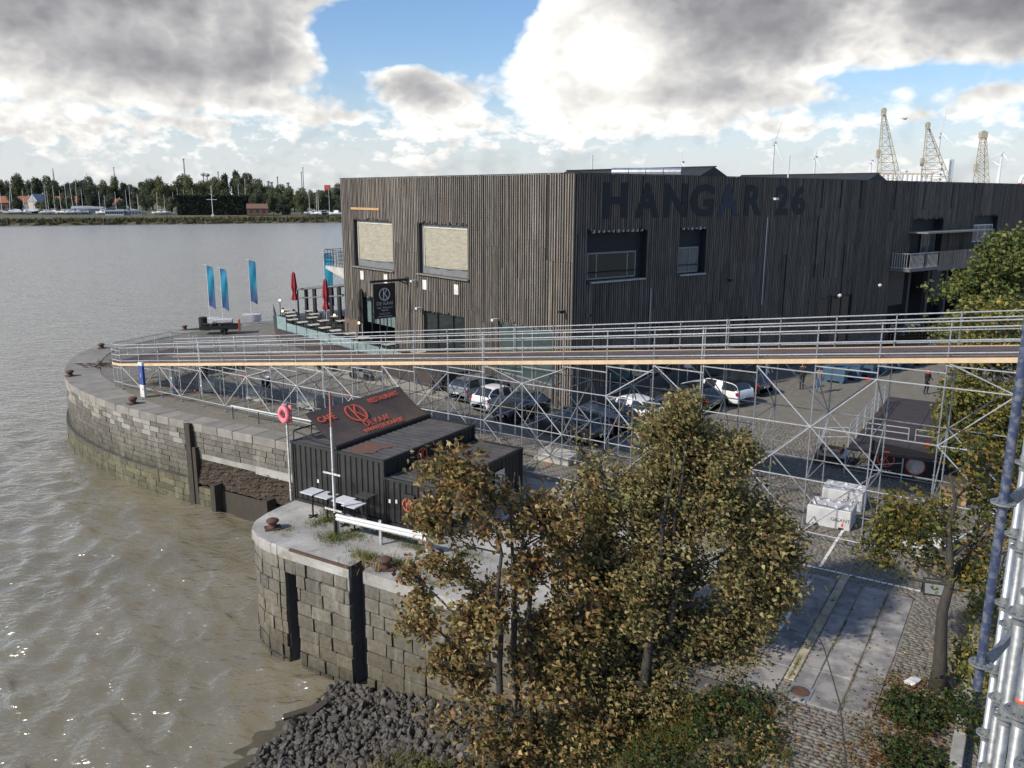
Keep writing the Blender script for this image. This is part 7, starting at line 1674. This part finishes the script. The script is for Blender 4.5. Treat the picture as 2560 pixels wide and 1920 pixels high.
prof = [(0, 180), (150, 188), (270, 185), (400, 200), (480, 195), (560, 190), (700, 182), (820, 200), (900, 232), (960, 185), (1010, 165), (1080, 200), (1160, 190), (1250, 180), (1380, 170), (1440, 152), (1490, 140), (1550, 130), (1590, 150), (1650, 178), (1700, 190), (1780, 228), (1850, 245), (1950, 240), (2050, 245), (2180, 232)]
rr = random.Random(5); idx = 0; xs = []
x = -40
while x < 2240: xs.append(x); x += rr.uniform(38, 62)
ordn = lambda i: nth[i] if i < 20 else ('twenty-' + nth[i - 20] if i < 39 else 'thirty-' + nth[i - 30] if 30 <= i < 39 else 'number %d' % (i + 1))
nm_word = {'poplar': 'tall narrow dark poplar', 'round_dark': 'dark round tree', 'round': 'green round tree', 'wide': 'broad green tree', 'wide_dark': 'broad dark tree', 'pale': 'pale yellowish green tree'}
cnt = {}
for x in xs:
    yt = np.interp(x, [p[0] for p in prof], [p[1] for p in prof]) + rr.uniform(-6, 16)
    if 1420 < x < 1620 or 820 < x < 900 or rr.random() < .16: kd = 'poplar'
    elif 1300 < x < 1480: kd = rr.choice(('pale', 'round'))
    else: kd = rr.choice(('round', 'wide', 'round_dark', 'wide_dark', 'round', 'pale'))
    cnt[kd] = cnt.get(kd, 0) + 1; i = cnt[kd] - 1
    far_tree('%s in the far tree line, %s of its kind from left' % (nm_word[kd], nth[min(i, 19)]), kd, x * .3888, 380 + yt * .3888, rr.uniform(640, 720), 24 if kd == 'poplar' else rr.uniform(38, 58))
for i, (x, yt, w_, kd, lb) in enumerate(((590, 232, 42, 'round_dark', 'dark round tree standing before the boat yard, left one'), (938, 262, 44, 'round_dark', 'dark round tree standing right of the clubhouse'), (1095, 292, 34, 'round', 'lower green tree left of the dark hedge'), (790, 310, 34, 'wide_dark', 'low dark bush tree behind the clubhouse'), (1690, 262, 40, 'round_dark', 'dark tree right of the dark hedge'), (1835, 285, 52, 'wide_dark', 'broad dark tree low on the bank right of the hedge'), (1940, 262, 46, 'wide', 'broad green tree left of the right-hand boats'), (1760, 270, 40, 'wide', 'green tree behind the broad dark tree'), (2090, 258, 60, 'wide', 'broad green tree behind the right-hand boats'), (2200, 262, 50, 'wide_dark', 'broad dark tree at the corner of the hall'), (330, 262, 60, 'wide', 'broad green tree behind the left boats'), (120, 262, 60, 'wide_dark', 'broad dark tree behind the leftmost boats'), (450, 270, 50, 'wide', 'broad green tree behind the two white hulls'), (690, 275, 50, 'wide_dark', 'broad dark tree above the clubhouse roof'))):
    far_tree(lb, kd, x * .3888, 380 + yt * .3888, 575, w_)
# tall clipped hedge
hp = spot(443, 531, 560); hq = spot(628, 531, 572); t = wthing('tall_hedge', 'long dark rectangular evergreen hedge on the far bank', 'hedge', (hp.x, hp.y, -2)); d = hq - hp; d.z = 0
ht = spot(443, 490, 560).z; n = 7000; P = np.stack([hp.x + d.x * g.random(n), hp.y + d.y * g.random(n), np.zeros(n)], 1); P = np.array(P); f_ = g.random(n); P[:, 0] = hp.x + d.x * f_; P[:, 1] = hp.y + d.y * f_ + np.where(g.random(n) < .6, g.normal(0, .3, n), g.uniform(0, 5, n)); P[:, 2] = np.where(g.random(n) < .75, g.uniform(-2, ht, n), ht + g.normal(0, .35, n))
link('foliage', leaf_mesh('foliage', P, 1.1, pick(g, [(.042, .052, .038, 3), (.055, .066, .045, 1)], n), g, wind=(0, 0, -.4)), 'leaf_far', t, kind='stuff')
q = MB(); dn = Vector((-d.y, d.x, 0)).normalized(); q.obox((hp.x, hp.y, -2.2) + dn * .4 if False else Vector((hp.x, hp.y, -2.2)) + dn * .4, d, dn * 4.4, UP * (ht + 2.0)); q.build('core', 'hedge_dark', t)
# boats laid up ashore
def yacht(label, x, y, mast_y, L, hullm, tilt=0.0, Y=560, az=0, motor=False):
    p = spot(x * .3888, 380 + y * .3888, Y); p.z = -1.0; t = thing('yacht', label, 'boat', p, az, 'boats laid up on the far bank'); q = MB(); st = [(-.5, .30, .9), (-.25, .42, .85), (.05, .45, .9), (.3, .30, 1.0), (.5, .02, 1.15)]; vs = []
    for (s, w_, z_) in st: vs += [(s * L, 0, z_ - 1.0), (s * L, w_ * L * .32, z_ - .35), (s * L, w_ * L * .36, z_ + .35), (s * L, 0, z_ + .42), (s * L, -w_ * L * .36, z_ + .35), (s * L, -w_ * L * .32, z_ - .35)]
    q.add(vs, [(i * 6 + j, i * 6 + (j + 1) % 6, (i + 1) * 6 + (j + 1) % 6, (i + 1) * 6 + j) for i in range(4) for j in range(6)] + [(5, 4, 3, 2, 1, 0)]); q.build('hull', hullm, t)
    q = MB(); q.add([(-.15 * L, -.1 * L, 1.2), (.2 * L, -.07 * L, 1.3), (.2 * L, .07 * L, 1.3), (-.15 * L, .1 * L, 1.2), (-.1 * L, -.08 * L, 1.85 + motor), (.1 * L, -.05 * L, 1.75 + motor), (.1 * L, .05 * L, 1.75 + motor), (-.1 * L, .08 * L, 1.85 + motor)], [(0, 1, 5, 4), (1, 2, 6, 5), (2, 3, 7, 6), (3, 0, 4, 7), (4, 5, 6, 7)]); q.build('cabin', 'hull_white', t)
    q = MB()
    for s in (-.25, .2): q.tube((s * L, -.5, -1.2), (s * L, -.15 * L, .8), .12, 4); q.tube((s * L, .5, -1.2), (s * L, .15 * L, .8), .12, 4)
    q.build('cradle', 'steel_dark', t)
    if mast_y is not None:
        h = spot(x * .3888, 380 + mast_y * .3888, Y).z + 1.0; q = MB(); q.tube((.08 * L, 0, 1), (.08 * L + tilt * h, 0, h), .15, 5, .1); q.tube((.08 * L, 0, 2.4), (-.35 * L, 0, 2.6), .1, 5)
        for f_ in (.45, .72): q.tube((.08 * L + tilt * h * f_, -.9, h * f_), (.08 * L + tilt * h * f_, .9, h * f_), .05, 4)
        q.build('mast', 'hull_white', t)
    return t
yl = [(5, 372, 200, 'white', 0), (70, 368, 192, 'white', -.12), (78, 376, 222, 'blue', 0), (165, 378, 245, 'white', .0), (212, 380, 232, 'blue', 0), (228, 376, 290, 'white', 0), (295, 372, 215, 'white', 0), (322, 360, 250, 'white', 0), (348, 352, 215, 'white', 0), (402, 366, 245, 'white', 0), (426, 372, 255, 'blue', 0), (440, 370, 185, 'white', .0), (466, 372, 178, 'white', -.05), (505, 368, 188, 'white', -.04), (528, 370, 240, 'white', 0), (652, 368, 255, 'white', 0), (672, 370, 278, 'blue', 0), (757, 372, 255, 'white', 0), (812, 372, 245, 'white', 0), (848, 366, 215, 'white', -.02), (882, 374, 270, 'white', 0), (1020, 366, 260, 'white', -.02), (1055, 372, 270, 'white', 0), (1998, 360, 250, 'white', 0), (2032, 366, 205, 'white', 0), (2056, 368, 245, 'blue', 0), (2112, 364, 240, 'white', 0)]
for i, (x, y, my, cl, tl) in enumerate(yl):
    lb = '%s hulled sailing boat ashore, %s mast from left on far bank' % (cl, nth[i] if i < 20 else 'twenty-' + nth[i - 20]); yacht(lb, x, y + 8, my, random.uniform(8.5, 11.5), 'hull_' + cl, tl, 556 + (i % 3) * 6, random.uniform(-.5, .5) + (3.14 if i % 2 else 0))
yacht('big white motor yacht ashore at the far left edge', 110, 382, None, 16, 'hull_white', 0, 548, .2, True)
yacht('white motor cruiser ashore on the right of the far bank', 2165, 362, None, 11, 'hull_white', 0, 556, 2.9, True)
yacht('white motor boat left of the clubhouse', 300, 384, None, 9, 'hull_white', 0, 545, .4, True)
for x, my in ((1150, 230), (1190, 240), (1246, 230), (1500, 222), (1542, 205), (1586, 170), (1120, 258)):
    p = spot(x * .3888, 531, 590); p.z = -1.6; t = thing('bare_mast', 'white bare mast rising behind the dark hedge, at %s' % {1150: 'its left end, second', 1190: 'its left end, third', 1246: 'its left third', 1500: 'its right third', 1542: 'its right end, next to last', 1586: 'its right end, tallest', 1120: 'its left end, first'}[x], 'mast', p, 0, 'masts behind the hedge'); h = spot(x * .3888, 380 + my * .3888, 590).z + 1.6
    q = MB(); q.tube((0, 0, 0), (0, 0, h), .16, 5, .1); q.build('pole', 'hull_white', t); q = MB(); q.tube((-1, 0, h * .7), (1, 0, h * .7), .06, 4); q.build('spreader', 'hull_white', t)
p = spot(532, 533, 540); p.z = -2; t = thing('signal_mast', 'white signal mast with cross yard before the dark hedge', 'mast', p); h = spot(531, 464, 540).z + 2; q = MB(); q.tube((0, 0, 0), (0, 0, h), .28, 6, .15); q.build('pole', 'hull_white', t); q = MB(); q.tube((-3.4, 0, h * .55), (3.2, 0, h * .55), .12, 5); q.tube((-2, 0, h * .75), (1.8, 0, h * .66), .08, 4); q.build('yard', 'hull_white', t); q = MB(); q.box((0, 0, .6), (1.6, 1.2, 1.2)); q.build('base', 'render_far', t)
def house(label, x, y, w_, h, wall, roof, Y=600, az=.3):
    p = spot(x * .3888, 380 + y * .3888, Y); p.z = -1.8; t = thing('far_house', label, 'house', p, az, 'houses on the far bank'); q = MB(); q.box((0, 0, h * .3), (w_, w_ * .7, h * .6)); q.build('wall', wall, t)
    q = MB(); a, b = w_ / 2 + .3, w_ * .35 + .3; q.add([(-a, -b, h * .6), (a, -b, h * .6), (a, b, h * .6), (-a, b, h * .6), (-a * .96, 0, h), (a * .96, 0, h)], [(0, 1, 5, 4), (2, 3, 4, 5), (0, 4, 3), (1, 2, 5), (3, 2, 1, 0)]); r_ = q.build('roof', roof, t); q = MB(); q.box((w_ * .3, 0, h), (.7, .7, 1.6)); q.build('chimney', wall, r_)
    for k in (-.3, 0, .3): q = MB(); q.box((w_ * k, -w_ * .352, h * .36), (w_ * .13, .06, h * .2)); q.build('window', 'pane', t)
house('brick house with red roof at the far left edge of the far bank', 35, 372, 13, 11.5, 'brick_far', 'tile_red'); house('red roofed house second from the left on the far bank', 165, 376, 10, 11.5, 'render_far', 'tile_red'); house('pale gabled house with grey roof between the masts', 262, 374, 12, 13, 'render_far', 'far_steel', 600, 1.3); house('red roofed house behind the two white hulls', 435, 376, 14, 11.5, 'brick_far', 'tile_red'); house('small pale house above the clubhouse', 750, 372, 8, 10, 'render_far', 'tile_red'); house('brick shed right of the dark hedge', 1655, 384, 13, 7.5, 'brick_far', 'brick_far', 560)
t0_ = spot(679 * .3888, 536, 548); t1_ = spot(915 * .3888, 536, 556)
cl = thing('clubhouse', 'long low white clubhouse with a glazed front on the far bank', 'building', (t0_.x, t0_.y, -2.2), math.atan2(t1_.y - t0_.y, t1_.x - t0_.x)); LL = Vector((t1_.x - t0_.x, t1_.y - t0_.y)).length
q = MB(); q.box((LL * .25, 0, 1.6), (LL * .5, 7, 3.2)); q.build('wall', 'hull_white', cl); q = MB(); q.box((LL * .76, 2, 1.7), (LL * .46, 6, 3.4)); q.build('annex', 'far_steel', cl); q = MB(); q.box((LL * .25, 0, 3.4), (LL * .52, 7.6, .35)); q.build('roof', 'hull_white', cl)
for k in range(8): q = MB(); q.box((LL * .03 + k * LL * .06, -3.52, 2.0), (LL * .045, .1, 1.2)); q.build('window', 'pane', cl)
for k in range(5): q = MB(); q.box((LL * .57 + k * LL * .09, -1.02, 2.0), (LL * .06, .1, 1.5)); q.build('window', 'pane_sky', cl)
sh = spot(650 * .3888, 536, 575); t = thing('boat_shed', 'long grey boat shed roof left of the clubhouse', 'shed', (sh.x, sh.y, -2), .4); q = MB(); q.box((0, 0, 2), (34, 10, 4)); q.build('wall', 'far_steel', t); q = MB(); q.add([(-17.5, -5.5, 4), (17.5, -5.5, 4), (17.5, 5.5, 4), (-17.5, 5.5, 4), (-17, 0, 5.6), (17, 0, 5.6)], [(0, 1, 5, 4), (2, 3, 4, 5), (0, 4, 3), (1, 2, 5)]); q.build('roof', 'far_steel', t)
# industry on the horizon
def stack(label, x, y0, r, Y=2400, head=None, mat='far_steel', name='chimney'):
    p = spot(x * .3888, 530, Y); p.z = 0; h = spot(x * .3888, 380 + y0 * .3888, Y).z; t = thing(name, label, 'chimney', p, 0, 'industry on the horizon'); q = MB(); q.tube((0, 0, 0), (0, 0, h), r, 8, r * .75); q.build('shaft', mat, t); q = MB(); q.lathe([(r * .75, 0), (r * 1.25, .5), (r * 1.25, 2), (r * .7, 2.5)], (0, 0, h - 2.5), 8); q.build('rim', mat, t)
    if head == 'ball': q = MB(); q.lathe([(0, -6), (7, -4), (8, 0), (6, 3), (0, 4)], (0, 0, h), 10); q.build('tank', mat, t)
    if head == 'twin': q = MB(); q.tube((-r * 2.6, 0, 0), (-r * 2.6, 0, h * .62), r * 1.4, 8); q.build('lower_stack', mat, t)
stack('tallest thin grey chimney on the left horizon', 1206, 42, 2.4, head='twin'); stack('thin leaning mast chimney left of the middle of the horizon', 758, 96, 1.5); stack('left water tower of the pair on the horizon', 1324, 142, 2, head='ball'); stack('right water tower of the pair on the horizon', 1348, 146, 2, head='ball'); stack('short thin chimney behind the pale trees', 1419, 126, 2.2); stack('left of two thin masts near the hall', 1949, 128, 1.8); stack('right, taller of two thin masts near the hall', 1960, 98, 1.6)
stack('slim refinery column right of the trees', 1795, 158, 2.4); stack('stubby refinery column left of the two thin masts', 1860, 196, 5); stack('thick short refinery column', 1735, 186, 4); stack('short refinery column with its neighbour', 1755, 192, 5)
p = spot(2112 * .3888, 530, 1500); t = thing('red_tower_block', 'distant red and white block near the corner of the hall', 'building', (p.x, p.y, 0)); h = spot(821, 380 + 212 * .3888, 1500).z
q = MB(); q.box((0, 0, h * .5), (9, 9, h)); q.build('tower', 'red_far', t); q = MB(); q.box((-14, 0, h * .38), (22, 9, h * .76)); q.build('wing', 'silo', t)
def pylon(label, x, y0, wpx, Y, mat='far_steel'):
    p = spot(x * .3888, 530, Y); h = spot(x * .3888, 380 + y0 * .3888, Y).z; w_ = wpx / 2110 * Y; t = thing('pylon', label, 'pylon', (p.x, p.y, 0), 0, 'industry on the horizon'); q = MB(); 
    for sx in (-1, 1):
        for sy in (-1, 1): q.tube((sx * w_, sy * w_, 0), (sx * w_ * .12, sy * w_ * .12, h), .35, 4)
    q.build('legs', mat, t); q = MB()
    for k in range(8):
        f0, f1 = k / 8, (k + 1) / 8; a, b = w_ * (1 - .88 * f0), w_ * (1 - .88 * f1)
        q.tube((-a, -a, h * f0), (b, -b, h * f1), .22, 3); q.tube((a, -a, h * f0), (-b, -b, h * f1), .22, 3)
    for f0 in (.78, .9): q.tube((-w_ * 1.3, 0, h * f0), (w_ * 1.3, 0, h * f0), .3, 4)
    q.build('lattice', mat, t)
pylon('pale lattice pylon on the left horizon', 370, 104, 2.4, 1900)
# ------------------------------------------------------------------ harbour cranes, silo, wind turbines behind the hall
def crane(label, xt, yt, xl, xr, yb, Y, wt):
    T = spot(xt, yt, Y); Lp = spot(xl, yb, Y); Rp = spot(xr, yb, Y); t = wthing('harbour_crane', label, 'crane', (T.x, T.y, 0), 'old harbour cranes'); k = Y / 2110; wd = 4.0
    dl = Lp - T; dr = Rp - T; f = (-T.z) / dl.z; fr = f
    L0, R0 = T + dl * f, T + dr * f
    tops = [T + Vector((s * wt * k, d_, 0)) for s in (-1, 1) for d_ in (-.6, .6)]; bots = [L0 + Vector((0, -wd, 0)), L0 + Vector((0, wd, 0)), R0 + Vector((0, -wd, 0)), R0 + Vector((0, wd, 0))]
    q = MB()
    for a, b in zip(tops, bots): q.tube(b, a, .30, 5, .2)
    q.build('chords', 'crane_yellow', t); q = MB(); N_ = 13
    for face in ((0, 2), (1, 3), (0, 1), (2, 3)):
        for j in range(N_):
            g0 = 1 - .86 ** j if False else j / N_; g1 = (j + 1) / N_; A0 = bots[face[0]].lerp(tops[face[0]], g0); A1 = bots[face[0]].lerp(tops[face[0]], g1); B0_ = bots[face[1]].lerp(tops[face[1]], g0); B1 = bots[face[1]].lerp(tops[face[1]], g1)
            q.tube(A0, B1, .13, 4); q.tube(A1, B1, .13, 4)
            if face in ((0, 2), (1, 3)): q.tube(B0_, A1, .12, 4)
    q.build('lattice', 'crane_yellow', t); q = MB(); q.box(T + UP * .6, (wt * k * 2.6, 3, 3.2)); q.lathe([(0, -.6), (1.4, -.6), (1.4, .6), (0, .6)], T + UP * 1.5, 10, axis=(0, 1, 0)); q.build('head', 'crane_yellow', t)
    q = MB(); m_ = L0.lerp(T, .62); q.box(m_ + Vector((-1.4, 0, 0)), (1.6, 2, 4.5)); q.build('cabin', 'crane_yellow', t)
crane('tallest yellowish lattice harbour crane, left of three', 2209, 283, 2197, 2246, 452, 480, 3.0); crane('yellowish lattice harbour crane before the white silo tower', 2319, 318, 2308, 2371, 452, 500, 2.6); crane('narrow yellowish lattice crane jib, right of three', 2458, 340, 2441, 2464, 455, 470, 6.0)
p0 = spot(2196, 449, 900); p1 = spot(2340, 449, 900); zt = spot(2260, 437, 900).z; t = wthing('grain_silo', 'long white grain silo of round cells with a white tower', 'silo', (p0.x, p0.y, 0))
for k in range(12): c = p0.lerp(p1, (k + .5) / 12); q = MB(); q.tube((c.x, c.y, 0), (c.x, c.y, zt), 3.0, 14); q.build('silo_cell', 'silo', t)
q = MB(); q.obox((p0.x - 3, p0.y - 2.2, zt), (p1.x - p0.x + 6, 0, 0), (0, 6, 0), (0, 0, 1.6)); q.build('gallery', 'beige_far', t)
ta, tb_ = spot(2341, 449, 880), spot(2382, 449, 880); z2 = spot(2360, 397, 880).z; q = MB(); q.obox((ta.x, ta.y, 0), ((tb_.x - ta.x) * .62, -2, 0), (3, 12, 0), (0, 0, z2)); q.build('tower', 'silo', t)
q = MB(); q.obox((ta.x + (tb_.x - ta.x) * .625, ta.y - 1, 0), ((tb_.x - ta.x) * .375, 2, 0), (-2, 9, 0), (0, 0, z2 - .5)); q.build('tower', 'silo', t)
for k in range(4): q = MB(); q.box((ta.x + 3, ta.y - 1.2, z2 - 5 - k * 5), (1.2, .6, 1.4)); q.build('window', 'pane', t)
def turbine(label, x, y, rpx, rot, mat='turbine_white'):
    Y = min(3200, 87.5 * 2110 / (488 - y)); hb = spot(x, y, Y); R_ = rpx / 2110 * Y; t = wthing('wind_turbine', label, 'wind turbine', (hb.x, hb.y, 0), 'wind turbines in the harbour'); k = Y / 2000
    q = MB(); q.tube((hb.x, hb.y + 4, 0), (hb.x, hb.y + 4, hb.z), 3.4 * max(k, .6), 8, 2.0 * max(k, .6)); q.build('tower', mat, t); q = MB(); q.path([(hb.x + 5 * k, hb.y + 8, hb.z), (hb.x, hb.y + 3, hb.z), (hb.x - 3 * k, hb.y - 2, hb.z)], [2.4 * max(k, .6), 2.9 * max(k, .6), 1.4], 8); q.build('nacelle', mat, t)
    for j in range(3):
        a = R(rot + 120 * j); d_ = Vector((math.sin(a) * .55, -.5 * math.sin(a) , math.cos(a))); e = d_.cross(Vector((.3, 1, 0))).normalized(); c_ = hb + Vector((-3 * k, -3, 0)); q = MB(); w_ = 2.1 * max(k, .6)
        n_ = e.cross(d_).normalized() * .35; P_ = [c_ + d_ * R_ * .04 - e * w_ * .3, c_ + d_ * R_ * .22 - e * w_, c_ + d_ * R_ - e * .25, c_ + d_ * R_ + e * .1, c_ + d_ * R_ * .2 + e * w_ * .35, c_ + d_ * R_ * .04 + e * w_ * .3]
        q.add([v - n_ for v in P_] + [v + n_ for v in P_], [(0, 1, 2, 3, 4, 5), (11, 10, 9, 8, 7, 6)] + [(i, (i + 1) % 6, 6 + (i + 1) % 6, 6 + i) for i in range(6)]); q.build('blade', mat, t)
for x, y, r_, rot, lb in ((1706, 405, 26, 10, 'wind turbine just above the roof lantern'), (1938, 356, 56, 25, 'large wind turbine left of the cranes, nearest the painted name'), (2040, 392, 34, 20, 'wind turbine second left of the cranes'), (2180, 402, 22, 5, 'wind turbine just left of the tallest crane'), (2265, 428, 20, 40, 'small distant wind turbine between two cranes'), (2355, 331, 52, 8, 'large wind turbine above the white silo tower'), (2508, 382, 40, 15, 'wind turbine at the right edge, upper one'), (2500, 415, 26, 60, 'wind turbine at the right edge, lower one')): turbine(lb, x, y, r_, rot)
p = spot(2554, 452, 600); t = thing('red_funnel', 'red and white pipe bend at the right edge above the roof', 'pipe', (p.x, p.y, 8)); q = MB(); q.path([(-1, 0, 0), (-1, 0, 15), (0, 0, 17.5), (2, 0, 18.5), (6, 0, 18.5)], 1.1, 8); q.build('pipe', 'silo', t); q = MB(); q.tube((-1, 0, 11), (-1, 0, 13.5), 1.25, 8); q.build('red_band', 'red_far', t)
# gull
p = spot(2262, 298, 120); t = thing('gull', 'small gull flying between the first two cranes', 'bird', p, .4); q = MB(); q.path([(-.35, 0, 0), (-.1, 0, .03), (.2, 0, .02), (.38, 0, .0)], [.02, .09, .08, .02], 6); q.build('body', 'gull_grey', t)
for s in (1, -1): q = MB(); q.add([(-.08, 0, .04), (.12, 0, .04), (.14, .35 * s, .2), (-.02, .36 * s, .2), (-.1, .75 * s, .08)], [(0, 1, 2, 3), (3, 2, 4)]); q.add([(-.08, 0, .02), (.12, 0, .02), (.14, .35 * s, .18), (-.02, .36 * s, .18), (-.1, .75 * s, .07)], [(3, 2, 1, 0), (4, 2, 3)]); q.build('wing', 'gull_grey', t)
